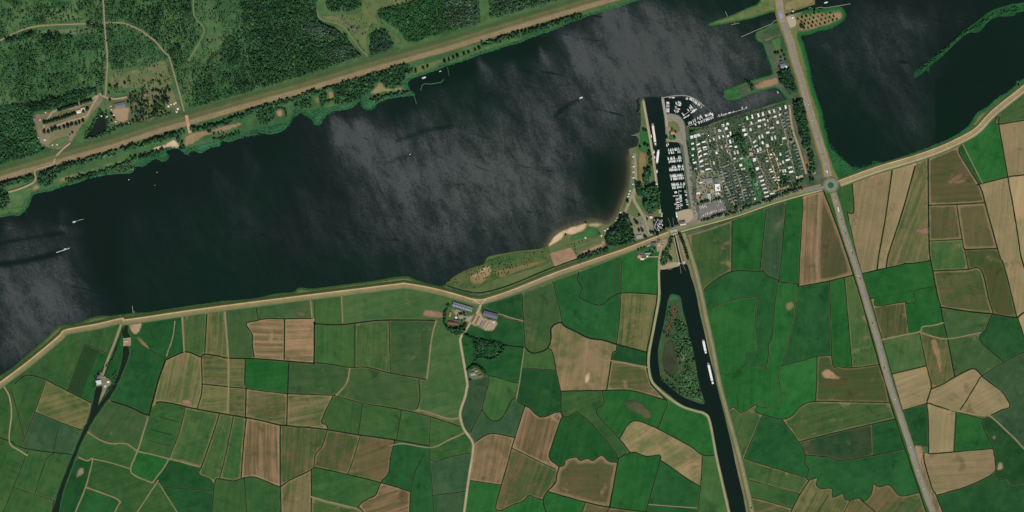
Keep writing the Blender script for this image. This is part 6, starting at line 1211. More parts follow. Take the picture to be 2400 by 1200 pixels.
boats([(1565.5, y) for y in (239.6, 242.5, 246, 249.5, 255, 258, 261.5)], 8, "at the westernmost pontoon of the walled harbour", "boats in the walled harbour")
boats(zz("1345,465 1360,500 1365,525 1350,560 1330,665 1305,720 1285,750", 1480, 200, 12), 15, "on the eastern side of the second harbour pontoon", "boats in the walled harbour", 6.5)
boats(Z2("1255,500 1255,530 1240,620 1212,715"), 80, "on the western side of the second harbour pontoon", "boats in the walled harbour", 5)
boats([(1570, 228.9, 4.5), (1578, 228.7, 7)], -4, "moored along the curved breakwater", "boats in the walled harbour")
boats(Z2("1545,365 1575,375 1650,370 1680,390 1715,400 1745,425 1775,450 1800,470 1830,495 1880,525 1915,550 1965,605"), -58, "moored stern-to at the curved breakwater", "boats in the walled harbour", 6)
boats(Z2("1665,575 1690,615 1650,640 1590,690 1440,800 1465,835"), 52, "on the northern side of the slanting harbour pontoon", "boats in the walled harbour", 6)
boats(Z2("1735,705 1775,690 1815,680 1700,760 1755,730 1500,900 1540,885 1570,865 1600,850"), -35, "on the southern side of the slanting harbour pontoon", "boats in the walled harbour", 6.4)
boats(Z2("1610,1075 1640,1055 1680,1045 1740,1010 1790,980 1865,925 1920,930 1950,875 1985,905 2080,850 2112,855 2150,835 2190,820 2230,800 2280,820"), 68, "on the northern side of the long harbour pontoon", "boats in the walled harbour", 6.4)
boats(Z2("1800,1100 1900,1050 1960,1030 2000,1010 2050,990 2110,970 2150,955 2190,940 2240,925 2290,905"), 68, "on the southern side of the long harbour pontoon", "boats in the walled harbour", 5.8)
boats([(1699, 268, 8), (1710, 264, 6.5), (1719, 262, 4)], -17, "alongside the jetty below the harbour spit", "boats at the jetty"); boats([(1739.5, 253), (1749, 251.5), (1685, 270), (1691, 268.5)], 75, "moored stern-to at the jetty below the harbour spit", "boats at the jetty", 4.5)
rows = [("first", "1045,615 1105,620 1165,605 1230,605 1270,600 1320,585", "1060,700 1120,695 1150,695 1185,690 1310,670 1360,665", 300), ("second", "1035,865 1105,860 1135,855 1200,845 1330,830 1375,825", "1060,960 1100,940 1140,940 1180,935 1210,935 1245,930 1300,920 1350,915 1390,910", 300),
        ("third", "1150,1100 1190,1095 1230,1095 1320,1080 1360,1080 1440,1070", "1080,1180 1120,1178 1160,1176 1200,1174 1240,1172 1280,1168 1340,1160 1400,1155 1450,1150", 300), ("fourth", "1100,270 1140,270 1180,265 1220,262 1250,260 1300,255 1340,252 1380,250 1420,245", "1120,360 1190,350 1230,348 1270,345 1310,342 1360,335 1410,330 1460,325", 390), ("fifth", "1140,510 1180,512 1220,508 1270,500 1310,498 1390,490 1480,490", "1160,600 1200,600 1240,595 1300,585 1340,580 1390,575 1460,565", 390)]
for nm, a, b, oy in rows:
    boats(zz(a, 1480, oy, 12), 80, f"on the northern side of the {nm} marina pontoon", "boats in the marina", 6.4); boats(zz(b, 1480, oy, 12), 80, f"on the southern side of the {nm} marina pontoon", "boats in the marina", 6.2)
boats(Z39("1240,712 1250,740 1280,825 1205,830 1290,905 1290,940 1300,1010 1245,1060 1310,1085 1310,1130 1290,1180"), -6, "on the western side of the upright marina pontoon", "boats in the marina", 6.6)
boats(Z39("1370,692 1380,810 1382,840 1385,875 1386,910 1390,945 1392,980 1400,1060 1410,1100"), 4, "on the eastern side of the upright marina pontoon", "boats in the marina", 5.4)
boats(Z39("1515,690 1530,730 1535,790 1540,820 1545,930 1560,970 1560,1020 1575,1075"), 3, "moored at the eastern marina quay", "boats in the marina", 4.6)
boats([(1563, 341, 6), (1566, 338, 5)], 75, "at the northern corner of the marina", "boats in the marina")
boats(Z47("640,550 740,545 800,575 860,562 680,660 730,680 780,655 825,660 870,690 680,780 740,772 800,755 720,840 770,832 640,745 700,600 760,720 850,770 660,700 840,600"), 78, "crowded in the small basin west of the lock approach", "boats in the small basin", 5.2, ("navy", "navy", "navy", "navy", "cream", "sail"))
boats([(1551, 506, 5), (1551.5, 501, 4.5)], 80, "at the quay head above the small basin", "boats in the small basin")
boats([(1526, 319, 7), (1532.5, 356.5, 7.5), (1534.2, 368.5, 6), (1539.6, 401.7, 7.5)], 80, "moored along the pale canal quay", "boats at the canal quay", kinds=("cream", "motor"))
boats([(1362, 229, 8, -22)], -22, "under way on the open lake before the harbour", None); boats([(174, 520, 7, -15)], -15, "under way near the western tree belt", None, kinds=("motor",)); boats([(153, 583, 5, -18)], -18, "racing ahead of its white wake on the western lake", None, kinds=("motor",))
boats([(994, 182, 9, -20)], -20, "moored inside the hook pier", None); boats([(1032, 167, 5, -20)], -20, "moored under the lone shore trees", None); boats([(1936, 6, 8, -18)], -18, "leaving the bridge lock eastward", None, kinds=("motor",)); boats([(1823, 216.5, 5, 60)], 60, "alone in the corner of the spit basin", None, kinds=("motor",))
boats([(368, 404, 2.4, -30), (363, 434, 2.2, 20), (302, 421, 3, -50), (961, 362, 3, -30)], 0, "drifting small on the calm lake", "drifting dinghies", kinds=("motor",))

# ---- barges
def barge(x, y, L, ang, label, covers, house_first, tone):
    Lm = L * S; w = 4.4
    o = empty("cargo_barge", x, y, 0.05, math.radians(-ang), label, "barge", "cargo barges")
    hull = MB().loft([[(t * Lm, -q, -.4), (t * Lm, -q, 1.5 + u), (t * Lm, q, 1.5 + u), (t * Lm, q, -.4)] for t, q, u in ((-.5, w * .75, .2), (-.47, w, .1), (.38, w, .1), (.45, w * .85, .4), (.485, w * .5, .7), (.5, w * .12, .8))])
    link("hull", hull.mesh("hull", M("barge_hull", (70, 66, 66))), o)
    link("foredeck", MB().box(.39 * Lm, .46 * Lm, -w * .7, w * .7, 1.6, 1.9, 0, .3).mesh("foredeck", M("barge_deck", (150, 140, 132))), o)
    a, b = -.33 * Lm, .37 * Lm
    link("coaming", MB().box(a, b, -w * .82, w * .82, 1.5, 2.2).mesh("coaming", STEEL), o)
    for i in range(covers):
        x0 = a + (b - a) * i / covers; x1 = a + (b - a) * (i + 1) / covers
        link("hatch_cover", MB().gable(x0 + .12, x1 - .12, -w * .86, w * .86, 2.35, .55).mesh("hatch_cover", tone), o)
    hs = link("wheelhouse", MB().box(-.43 * Lm, -.43 * Lm + 5, -2.6, 2.6, 1.5, 5.4, .2, .2).mesh("wheelhouse", WHITE), o)
    link("window_band", MB().box(-.43 * Lm + .05, -.43 * Lm + 5.05, -2.62, 2.62, 4.0, 4.7).mesh("window_band", GLASS), hs)
    link("deckhouse", MB().box(-.465 * Lm, -.365 * Lm, -w * .72, w * .72, 1.5, 3.0, .2, .2).mesh("deckhouse", GREYR if not house_first else WHITE), o)
    for sx in (.43, -.485): link("bollard", MB().cyl(sx * Lm, 1.6, 1.6, 2.4, .25, .25, 8).mesh("bollard", BLACK), o)
HB = M("hatch_cream", (232, 218, 202), amp=.05)
barge(1532.8, 315, 56, -98, "long cream cargo barge moored at the harbour mouth quay", 14, False, HB)
barge(1541.2, 367.5, 36, 97, "shorter white cargo barge behind the long cream one", 9, True, WHITE)
barge(1651, 812, 35, -102, "shorter northern barge under way on the canal", 9, True, WHITE)
barge(1665, 875, 54, -103, "longer southern barge under way on the canal", 13, True, WHITE)
sh = empty("passenger_ship", 1585.8, 503.5, 0.05, math.radians(-80), "white passenger ship moored at the harbour yard", "ship")
build([("hull", MB().loft([[(t * 20, -q, -.4), (t * 20, -q, 1.6), (t * 20, q, 1.6), (t * 20, q, -.4)] for t, q in ((-.5, 1.8), (-.4, 2.4), (.3, 2.4), (.42, 1.6), (.5, .2))]).mesh("hull", WHITE)), ("saloon", MB().box(-8, 5, -2, 2, 1.6, 3.6, .3, .2).mesh("saloon", WHITE), [("window_band", MB().box(-7.8, 4.8, -2.03, 2.03, 2.3, 3.0).mesh("window_band", GLASS))]), ("sun_deck", MB().box(-7, 3, -1.7, 1.7, 3.65, 3.8).mesh("sun_deck", LIGHT)), ("wheelhouse", MB().box(3, 5, -1.2, 1.2, 3.6, 5, .2, .2).mesh("wheelhouse", WHITE))], sh)

# ---- pontoons and piers
def pier(name, s, w, label, m=CONC, z=.55, piles=True):
    p = pp(s); o = empty(name, p[0][0], p[0][1], 0, 0, label, "pier")
    ox, oy = W(*p[0]); wd = w * S
    for i in range(len(p) - 1):
        (x0, y0), (x1, y1) = W(*p[i]), W(*p[i + 1]); L = math.hypot(x1 - x0, y1 - y0); a = math.atan2(y1 - y0, x1 - x0)
        n = max(1, int(L / 18))
        for k in range(n):
            me = MB().box(L * k / n + .05, L * (k + 1) / n - .05, -wd / 2, wd / 2, z - .35, z + .002 * i).mesh("deck", m); link("deck", me, o, (x0 - ox, y0 - oy, 0), a)
            if piles: link("pile", MB().cyl(L * (k + 1) / n - .4, wd / 2 + .2, -1, z + 1.2, .2, .2, 6).mesh("pile", WOOD), o, (x0 - ox, y0 - oy, 0), a)
    return o
pier("pontoon", "1561.5,238.5 1564.8,263", .9, "westernmost pontoon of the walled harbour"); pier("pontoon", "1588,239 1583,266", .9, "second pontoon of the walled harbour"); pier("pontoon", "1601,271.7 1626.7,252.5", 1.0, "slanting pontoon of the walled harbour"); pier("pontoon", "1610,297 1671,272", 1.3, "long pontoon along the south of the walled harbour"); pier("pontoon", "1682,274 1752,253", 1.1, "jetty below the harbour spit")
for nm, a, b in (("first", "1565.5,353.5 1597,348.8", 0), ("second", "1565.5,375.5 1600.5,370", 0), ("third", "1568.5,394 1602,389", 0), ("fourth", "1570.5,415.5 1604,410.5", 0), ("fifth", "1574,436 1607,430.5", 0), ("upright", "1590,447 1596,490", 0)): pier("pontoon", a, 1.0, f"{nm} pontoon of the marina")
pier("breakwater", "1550,229.5 1568,226.5 1580,224.5 1597,223.3 1609,224.6 1622,228.2 1638,238 1651,249.5", 2.0, "curved breakwater enclosing the walled harbour", M("breakwater_stone", (142, 148, 132)), 1.3, False)
pier("breakwater", "1652,250 1660,256 1667,262", 1.2, "low outer end of the harbour breakwater", M("dark_stone", (88, 100, 92)), .4, False)
pier("guide_wall", "1737,86.5 1750,81 1772,71 1808,56.5 1815,49 1827,45", .8, "long pale guide wall west of the bridge lock"); pier("guide_wall", "1905,20.5 1912,19.5 1925,16.5 1931,18.8 1960,14.5 1993,9", .8, "long pale guide wall east of the bridge lock")
pier("jetty", "1700,27 1706,40", .7, "small straight jetty on the northern lock finger"); t_ = pier("jetty", "1720,42 1722,54", .7, "T-shaped jetty on the southern side of the lock finger"); pier("jetty", "1713,58.3 1733,53.7", .7, "crosspiece landing of the T-shaped jetty")
pier("jetty", "310,717 312,732 316,731", .8, "lone jetty off the dike by the small sluice"); pier("jetty", "1048,157 1051,167 1053,178", 1.0, "short pier under the lone shore trees", M("mossy_wood", (70, 92, 72))); pier("jetty", "970,222 973,232 976,244", 1.2, "short pier beside the hook pier bay", M("mossy_wood")); pier("hook_pier", "986,212 989,200 996,196 1010,197 1034,193 1040,186", 1.6, "curved grassy hook pier sheltering a bay", M("grassy_stone", (72, 104, 66)), .9, False)
pier("guide_fence", "1566,511 1570,522 1572,530", .5, "western timber guide fence of the lock approach", WOOD); pier("guide_fence", "1577,510 1578,520 1579,528", .5, "eastern timber guide fence of the lock approach", WOOD); pier("guide_fence", "1594,624 1596,641", .6, "timber guide fence below the lock", WOOD); pier("guide_fence", "1601,622 1607,634", .5, "short timber guide fence at the lower lock head", WOOD)
pier("landing_stage", "1566,631.5 1576,629.5", 1.0, "wooden landing stage on the lock pool", M("tan_wood", (170, 140, 112)))
pier("jetty", "1480,316.5 1492,317.5", .8, "small jetty at the harbour mouth lawn")

# ---- chalets, caravans and other buildings (unit meshes scaled per copy)
def unit_house(roofm, wallm, flat=False):
    U = [("walls", MB().box(-.46, .46, -.44, .44, 0, 2.5).mesh("walls", wallm))]
    if flat: r = MB().box(-.5, .5, -.5, .5, 2.5, 2.72, .015, .02)
    else: r = MB().gable(-.5, .5, -.5, .5, 2.5, .9, .12)
    U.append(("roof", r.mesh("roof", roofm)))
    for y in (-.445, .445):
        U.append(("window", MB().box(-.3, -.05, y - .008, y + .008, 1.0, 2.0).mesh("window", GLASS)))
    U.append(("door", MB().box(.15, .26, -.455, -.437, .1, 2.1).mesh("door", WOOD)))
    return U
OFFW, PALE = M("off_white_roof", (214, 209, 198)), M("pale_grey_roof", (190, 190, 184))
CH = {"w": unit_house(WHITE, WHITE), "v": unit_house(OFFW, CREAM), "u": unit_house(PALE, WHITE), "f": unit_house(WHITE, WHITE, True), "g": unit_house(GREYR, CREAM), "t": unit_house(TAN, CREAM), "k": unit_house(GREENR, WOOD), "b": unit_house(DARKR, WOOD)}
CHW = {"w": "white-roofed chalet", "v": "off-white roofed chalet", "u": "pale grey roofed chalet", "f": "flat white-roofed chalet", "g": "grey-roofed chalet", "t": "tan-roofed chalet", "k": "grey-green roofed chalet", "b": "dark-roofed chalet"}
_ch = {}
AREAS = [("of the northern row by the canal bank", lambda x, y: y < 296 and x > 1745), ("near the chalet park pond", lambda x, y: 1700 < x < 1745 and y < 350), ("west of the first park lane", lambda x, y: x < 1662 and y < 410), ("between the first and second park lanes", lambda x, y: x < 1712 and y < 400), ("around the park's service yard", lambda x, y: x < 1690), ("in the dense south-western quarter", lambda x, y: x < 1765 and y > 380), ("in the row beside the pale pitch", lambda x, y: 1770 < x < 1800 and y > 408), ("along the sandy caravan lanes", lambda x, y: 1790 < x < 1845 and y > 355), ("by the eastern edge of the park", lambda x, y: x > 1832), ("in the middle of the park", lambda x, y: True)]
def chalet(x, y, l, w, a=None, k="w"):
    if k == 'w': k = R.choice('wwwvvu')
    ar = next(n for n, f in AREAS if f(x, y)); key = (k, ar); i = _ch.get(key, 0); _ch[key] = i + 1
    if a is None: a = -14 if l >= w else -14
    o = empty("chalet", x, y, LAND + .3, math.radians(-a), f"{CHW[k]} {ar}, {ordinal(i)} in line", "chalet", "chalets of the park", (l * S, w * S, 1.15))
    build(CH[k], o)
CHL = """1694,294,6,6,f 1705,290.5,6,6,f 1686.5,305.5,6.5,6,f 1702,301.5,6,6,f 1712,313,4,9 1706,319,5,5,f 1751,277,4,9 1763,273.5,4,9 1777,270,4,9 1787.5,267,5,9 1803,263,4,8 1814,260,4,8 1828,254.5,4,7 1841,251,4,9 1761,288,3.5,6 1780,282.5,8,4.5 1790,280,8,4.5 1806,275,6,4,g 1816,273,8,4.5 1829,268.5,8,4.5 1841,264,6,5,g 1822,286.5,5,7 1793,292,4,6 1779,296,7,5 1809,299.5,10,4 1799,310.5,8,5 1743,305,7,6,f 1759,303.5,5,8 1747,315.5,8,6,f 1793,302,4,4,g
1663.5,329,3,6 1672.5,326,3,7 1685.5,321.5,3.5,8 1694.5,319,3,6 1691,344.5,3.5,8,t 1701,342,3.5,8,t 1679,358,4,6 1711,332,4,9 1718,329.5,4,9 1712,342.5,6,3.5 1724.5,344,6,5,f 1721.5,358,4,9 1728.5,356.5,4,9 1704,354,2,8 1673,382,3,7 1721.5,371.5,6,4 1737,371,6,4 1768,332,8,4,w,-45 1771,342,8,4,w,-25 1759,349.5,8,7,g 1776,352.5,4,9 1782,349,4,9 1760,359.5,8,6,t 1779.5,322,4,9 1786.5,319.5,4,9 1809,324.5,4,9 1816.5,322,4,9 1787,334.5,4,7 1799,341,5,8 1837,324,8,5 1768,374.5,7.5,7.5,f 1775,395.5,7.5,7.5,f 1796,370,5,3,t 1798,377.5,6,3 1807,362,5,3.5 1807,369,6,3,t 1828.5,361.5,4,7 1821,372.5,3,5 1835,379.5,3.5,7 1828,383.5,4,6 1846,374.5,10,4 1851,392.5,10,4.5 1854,402.5,10,4.5 1741.5,395.5,9,4 1736,387,6,6 1835,401,4,8 1840,400,3,7 1837,409,6,3 1805,397,6,3 1808,402,6,3 1782,414,9,4 1786,423,9,4 1789,432.5,9,4 1792,441.5,9.5,4 1795,450.5,10,4 1809.5,453.5,11,4 1797,460,10,3.5 1769,465.5,4,6 1813,415.5,6,3 1824,415,4,3 1815,422.5,6,3 1824.5,422,4,3 1664,395.5,6,3.5
1621,321.5,7,7,f 1629.5,319,7,7,f 1637.5,316.5,7,7,f 1646,313.5,7,5,g 1623,336.5,6,4 1636.5,338,9,4,w,-25 1649,332.5,9,3.5 1624,349,6,5 1637.5,348,9,4.5,t,-20 1639.5,354.5,9,4,w,-35 1651,345,9,3.6 1652,350.2,9,3.2 1623,364,5,4 1641,366,9,4,w,-30 1653,361,9,4 1653,372.5,9,4,g 1624,374,4,3 1628,381,8,4 1643,377.5,9,4.5,w,-25 1644.5,389,9,4,w,-20 1656,384,9,4,t 1630,396,6,4 1658,396.5,10,4 1646,401,8,4,w,15 1643,428,8,4 1636,453,8,5 1684,453,4,6 1679,453,3,5 1672,465,4,4,t
1845,273,7,3,g 1846,280,7,3,g 1848,288,7,3,k 1850,295,7,3,g 1835,280,7,3,k 1836,287,7,3,g 1838,294,7,3,k 1840,302,7,3,g 1866,350,7,3.2,g 1868,356.5,7,3.2,k 1870,364,7,3.2,g 1872,372,7,3.2,g 1874,380,7,3.2,k 1876,388,7,3.2,g 1848,353,7,3.4,g 1845,365,8,4,g 1862,340,6,3.4,k 1879,396,6,3,g 1843,356,7,3,k 1812,290,6,3,k 1770,310,5,3,g 1812,310,6,4,g 1750,334,6,4,k"""
for tok in CHL.split():
    a = tok.split(","); chalet(*map(float, a[:4]), a=float(a[5]) if len(a) > 5 else None, k=a[4] if len(a) > 4 else "w")
for (x0, y0), (x1, y1), n, off in (((1693, 404), (1722, 482), 11, -6), ((1693, 404), (1722, 482), 11, 6), ((1722, 396), (1746, 470), 11, -6), ((1722, 396), (1746, 470), 11, 6), ((1742, 404), (1764, 460), 8, 4)):
    for i in range(n):
        t = (i + .5) / n; dx, dy = x1 - x0, y1 - y0; L = math.hypot(dx, dy)
        chalet(x0 + dx * t - dy / L * off * -1 + R.uniform(-.6, .6), y0 + dy * t + dx / L * off * -1, R.uniform(6, 7.5), R.uniform(2.8, 3.8), -16 + R.uniform(-5, 5), R.choice("kkgbkgt"))

for tok in range(95):
    x, y = R.uniform(1660, 1880), R.uniform(272, 460)
    if y > 500 - (x - 1640) * .27 or y < 305 - (x - 1640) * .28 or (x < 1700 and y > 400) or x > 1850 + (y - 300) * .3: continue
    if any(abs(o_.location.x - W(x, y)[0]) < 9 and abs(o_.location.y - W(x, y)[1]) < 8 for o_ in COL.objects if o_.name.startswith("chalet")): continue
    chalet(x, y, R.uniform(4, 6.5), R.uniform(2.4, 3.4), R.choice((-16, 74)), R.choice("ggktwk"))

def house(name, x, y, l, w, a, h, rh, roofm, wallm, label, cat="building", flat=False, chimney=False, lights=0, group=None, windows=2):
    o = empty(name, x, y, LAND + .2, math.radians(-a), label, cat, group); L, Wd = l * S, w * S
    link("walls", MB().box(-L / 2 + .3, L / 2 - .3, -Wd / 2 + .3, Wd / 2 - .3, 0, h).mesh("walls", wallm), o)
    rf = link("roof", (MB().box(-L / 2, L / 2, -Wd / 2, Wd / 2, h, h + .35, .2, .2) if flat else MB().gable(-L / 2, L / 2, -Wd / 2, Wd / 2, h, rh)).mesh("roof", roofm), o)
    if not flat: link("ridge", MB().box(-L / 2, L / 2, -.25, .25, h + rh - .05, h + rh + .14).mesh("ridge", GREYR), rf)
    if chimney: link("chimney", MB().box(L * .2, L * .2 + .9, -.45, .45, h + rh * .5, h + rh + 1.1).mesh("chimney", BRICK), rf)
    for i in range(lights):
        x0 = -L / 2 + L * (i + .5) / lights
        for sy in (-1, 1):
            yb, yt = sy * Wd * .36, sy * Wd * .14; zb, zt = h + rh * .28 + .05, h + rh * .72 + .05
            link("skylight", MB().add([(x0 - .7, yb, zb), (x0 + .7, yb, zb), (x0 + .7, yt, zt), (x0 - .7, yt, zt)], [(0, 1, 2, 3) if sy < 0 else (3, 2, 1, 0)]).mesh("skylight", LIGHT), rf)
    for i in range(windows):
        x0 = -L / 2 + L * (i + .5) / max(1, windows)
        for sy in (-1, 1): link("window", MB().box(x0 - .6, x0 + .6, sy * (Wd / 2 - .3) - .06, sy * (Wd / 2 - .3) + .06, 1, 2.2).mesh("window", GLASS), o)
    link("door", MB().box(L / 2 - .36, L / 2 - .22, -.6, .6, 0, 2.2).mesh("door", WOOD), o)
    return o
house("barn", 1084, 719, 48, 12, 17, 4, 2.6, M("barn_slate", (84, 92, 98)), BRICK, "long dark barn with rows of pale skylights beside the dike", "barn", lights=13)
house("barn", 1149.5, 738, 35, 13, 15, 5, 2.8, M("purple_grey_sheet", (96, 92, 104)), WOOD, "purple-grey roofed barn east of the farm lane", "barn")
house("shed", 1089, 741, 24, 7, 12, 3.4, 1.4, M("green_grey_sheet", (112, 128, 116)), WOOD, "pale green-grey roofed shed in the farmyard", "shed")
house("farmhouse", 1062, 757.5, 24, 7, 9, 3.6, 2.6, M("farm_red_tile", (128, 66, 52)), BRICK, "red-roofed farmhouse among the windbreak trees", "farmhouse", chimney=True)
house("shed", 1071, 751, 15, 6, 6, 3, 1.4, DARKR, BRICK, "dark roofed shed beside the farmhouse", "shed"); house("shed", 1069, 744.3, 5, 4, 6, 3, .8, WHITE, WHITE, "small white roofed shed in the farmyard", "shed", True); house("shed", 1055, 737, 4, 11, 12, 2.8, 1, TERR, BRICK, "narrow orange roofed shed beside the windbreak", "shed")
house("shed", 1074, 727, 14, 5, 16, 2.8, .8, GREENR, WOOD, "lean-to shed south of the long skylight barn", "shed")
def clamp(x, y, l, w, a, m, label):
    o = empty("silage_clamp", x, y, LAND + .2, math.radians(-a), label, "silage clamp", "silage clamps of the farm"); L, q = l * S, w * S
    link("heap", MB().loft([[(t * L, -q * .42, 0), (t * L, -q * .3, h), (t * L, q * .3, h), (t * L, q * .42, 0)] for t, h in ((-.5, .4), (-.4, 1.9), (.4, 1.9), (.5, .4))]).mesh("heap", m), o)
    for sy in (-1, 1): link("side_wall", MB().box(-L / 2, L / 2, sy * q * .5 - .15, sy * q * .5 + .15, 0, 1.6).mesh("side_wall", CONC), o)
for i, (x, y, l, m, nm) in enumerate(((1110, 746, 24, M("old_straw", (112, 94, 62)), "brown straw-covered silage clamp nearest the farm lane"), (1118.5, 751, 22, M("rust_silage", (136, 100, 70)), "rusty brown silage clamp in the middle of the yard"), (1127.5, 760, 18, M("blue_grey_sheeting", (112, 112, 130)), "blue-grey sheeted silage clamp"), (1134.5, 760, 20, M("straw", (150, 132, 98)), "tan silage clamp beside the blue-grey one"), (1143, 765, 20, M("pale_sheeting", (176, 170, 138)), "pale sheeted silage clamp furthest from the lane"))): clamp(x, y, l, 3.6, -62, m, nm)
house("shed", 1157, 755, 5, 4, 15, 3, .8, LIGHT, STEEL, "small pale tank shed at the end of the silage yard", "shed", True)
house("house", 1108, 876, 10, 8, -12, 4, 3, M("lilac_grey_tile", (142, 136, 140)), BRICK, "grey-roofed house within the lane hedge", "house", chimney=True); house("shed", 1116, 869, 7, 4, -12, 2.8, 1.2, TERR, BRICK, "reddish shed behind the hedged house", "shed"); house("shed", 1126, 881, 9, 5, -14, 2.8, 1.2, M("brown_tile", (120, 84, 68)), BRICK, "brown roofed shed east of the hedged house", "shed"); house("shed", 1113.5, 877, 3, 8, -10, 2.6, .8, GREYR, BRICK, "narrow grey annex beside the hedged house", "shed")
house("pumping_station", 232, 896, 12, 10, -10, 6, 1, M("pale_blue_roof", (196, 202, 204)), CONC, "pale flat-roofed pumping station at the canal head", "building", True, windows=4); house("shed", 231, 880, 8, 6, -20, 3.5, 1, DARKR, BRICK, "dark roofed shed above the pumping station", "shed"); house("shed", 254, 895, 6, 5, -15, 3, .8, PINKW, BRICK, "small pale building east of the pumping station", "shed", True)
house("weir_house", 296, 800, 9, 4, -5, 2.5, .6, M("pink_concrete", (190, 158, 140)), CONC, "small weir building across the western canal", "building", True)
house("barn", 185, 262, 10, 7, -16, 3.6, 1.2, PINKW, WHITE, "smaller western half of the white camp barn", "barn", group="white camp barn"); house("barn", 195, 257.5, 9, 9, -16, 4, 1.4, PINKW, WHITE, "taller eastern half of the white camp barn", "barn", group="white camp barn")
house("building", 282, 247, 24, 12, -12, 3.8, 2, M("camp_grey_roof", (108, 104, 104)), BRICK, "large grey-roofed camp building beside the pond", "building", windows=6); house("building", 342, 220, 13, 8, -14, 3, 1.6, M("brown_grey_roof", (124, 106, 96)), BRICK, "brown-grey roofed camp building among trees", "building"); house("cabin", 325, 266, 8, 9, -20, 3, 1.4, M("blue_tile", (116, 122, 158)), WOOD, "blue roofed cabin in the camp trees", "cabin"); house("cabin", 382, 212, 5, 10, 15, 3, 1.2, M("pale_thatch", (188, 172, 154)), WOOD, "pale roofed cabin near the ring path", "cabin"); house("cabin", 80, 283, 9, 12, 5, 2.8, 1, M("brown_flat", (120, 108, 92)), WOOD, "brown roofed hall at the western camp corner", "building", True)
for i, (x, y, r_) in enumerate(((395, 249, 2.6), (401, 245, 1.8), (408, 243.4, 2), (412, 240.6, 1.8), (417, 255, 2.6), (414, 262, 2.2), (251, 273, 2.6), (267, 270, 2), (271, 285, 1.8), (238, 272, 1.8), (376, 251, 1.8), (301, 288.5, 2), (123, 340, 1.7), (134, 339, 1.7), (107, 264, 1.6), (94, 281, 1.6), (89, 323, 1.8), (105, 328, 2.2), (260, 249, 1.5), (261, 257, 1.5))):
    o = empty("tent", x, y, LAND + .2, R.uniform(0, 3), f"white round tent {'on the small western lawn' if 110 < x < 140 else 'near the western camp edge' if x < 110 else 'beside the pond and playground' if x < 310 else 'on the grass by the dike'}, {ordinal(i)} from the dike path", "tent", "white camp tents")
    rr = r_ * S; link("tent_wall", MB().cyl(0, 0, 0, 1.5, rr, rr, 12).mesh("tent_wall", WHITE), o); link("tent_roof", MB().cyl(0, 0, 1.5, 1.5 + rr * .6, rr * 1.08, .1, 12).mesh("tent_roof", CREAM), o); link("tent_door", MB().box(rr * .96, rr * 1.03, -.5, .5, .1, 1.4).mesh("tent_door", WOOD), o)
house("building", 1525, 501.5, 12, 7, -6, 3.6, 2.2, M("dark_red_tile", (92, 64, 60)), BRICK, "dark red roofed building beside the small basin", "building", chimney=True); house("building", 1525.5, 509.5, 7, 5, -4, 3, .8, PINKW, WHITE, "cream terrace building beside the dark red roof", "building", True)
house("building", 1498, 555, 14, 9, -10, 3, 1.2, M("pale_grey_sheet", (142, 142, 136)), BRICK, "grey toilet block in the gravel car park", "building", True); house("shed", 1522, 423, 7, 11, -8, 3, 1, M("mauve_roof", (128, 112, 112)), BRICK, "mauve-roofed shed on the canal quay", "shed"); house("shed", 1538, 431.5, 5, 3, -8, 2.6, .6, WHITE, WHITE, "small white kiosk on the canal quay", "kiosk", True)
house("harbour_office", 1598.5, 520, 15, 5, -10, 3.4, 1, M("dark_flat_roof", (82, 82, 84)), BRICK, "dark roofed harbour office in the pale yard", "building", True); house("shed", 1601, 526, 14, 3.4, -9, 2.8, .6, M("pale_roof_slabs", (206, 200, 186)), CONC, "long pale shed south of the harbour office", "shed", True)
house("house", 1576, 310.5, 9, 8, -8, 3.6, 2.4, TERR, BRICK, "terracotta roofed house on the harbour head", "house", chimney=True)
for x, y, l, w, a, rm, nm in ((1657.5, 424, 24, 12, -5, GREYR, "large grey-roofed service hall of the chalet park"), (1678, 421, 12, 8, -5, M("dark_sheet", (92, 96, 96)), "dark grey roofed hall beside the service hall"), (1681.5, 439.5, 12, 17, -5, WHITE, "big white-roofed hall of the chalet park"), (1662, 462, 8, 17, -6, M("glass_grey_roof", (168, 182, 184)), "pale bluish hall north of the boat yard"), (1669, 447, 9, 9, -5, M("thatch_yellow", (166, 148, 96)), "yellowish roofed pavilion in the service yard"), (1634, 461, 6, 8, -4, TERR, "terracotta roofed reception beside the park entrance")):
    house("hall", x, y, l, w, a, 4, 1.0, rm, CONC, nm, "building", rm is WHITE, windows=3)
house("house", 1834.5, 155, 12, 11, -18, 4, 2.4, M("slate_blue_roof", (120, 124, 134)), BRICK, "slate-grey roofed house on the causeway", "house", chimney=True); house("pavilion", 1842.5, 156.5, 7, 4, 35, 3, .8, WHITE, WHITE, "small white pavilion beside the causeway house", "pavilion", True); house("house", 1831, 145, 8, 6, -18, 3.4, 2, DARKR, BRICK, "dark roofed annex north of the causeway house", "house")
house("house", 1907, 404, 7, 7, -20, 3.4, 2, M("tan_tile", (168, 148, 124)), BRICK, "tan-roofed house beside the roundabout", "house", chimney=True); house("hall", 1876, 414, 12, 6, -25, 3.4, 1, TAN, WOOD, "tan roofed shed at the park's south-eastern corner", "shed")
house("house", 1532, 570, 12, 7, -12, 4, 2.4, M("solar_dark", (74, 78, 92)), BRICK, "dark roofed house just south of the lock bridge", "house", chimney=True); house("shed", 1520, 575, 9, 5, -14, 3, 1, GREYR, BRICK, "grey annex west of the dark roofed lock house", "shed"); house("house", 1544, 562, 7, 4, -5, 3.4, 1.8, M("dark_brown_tile", (88, 60, 48)), BRICK, "brown-roofed cottage beside the lock forecourt", "house"); house("house", 1544, 573, 7, 9, -5, 3.4, 1.6, M("pink_tile", (190, 144, 122)), BRICK, "pinkish roofed cottage beside the lane to the lock", "house")
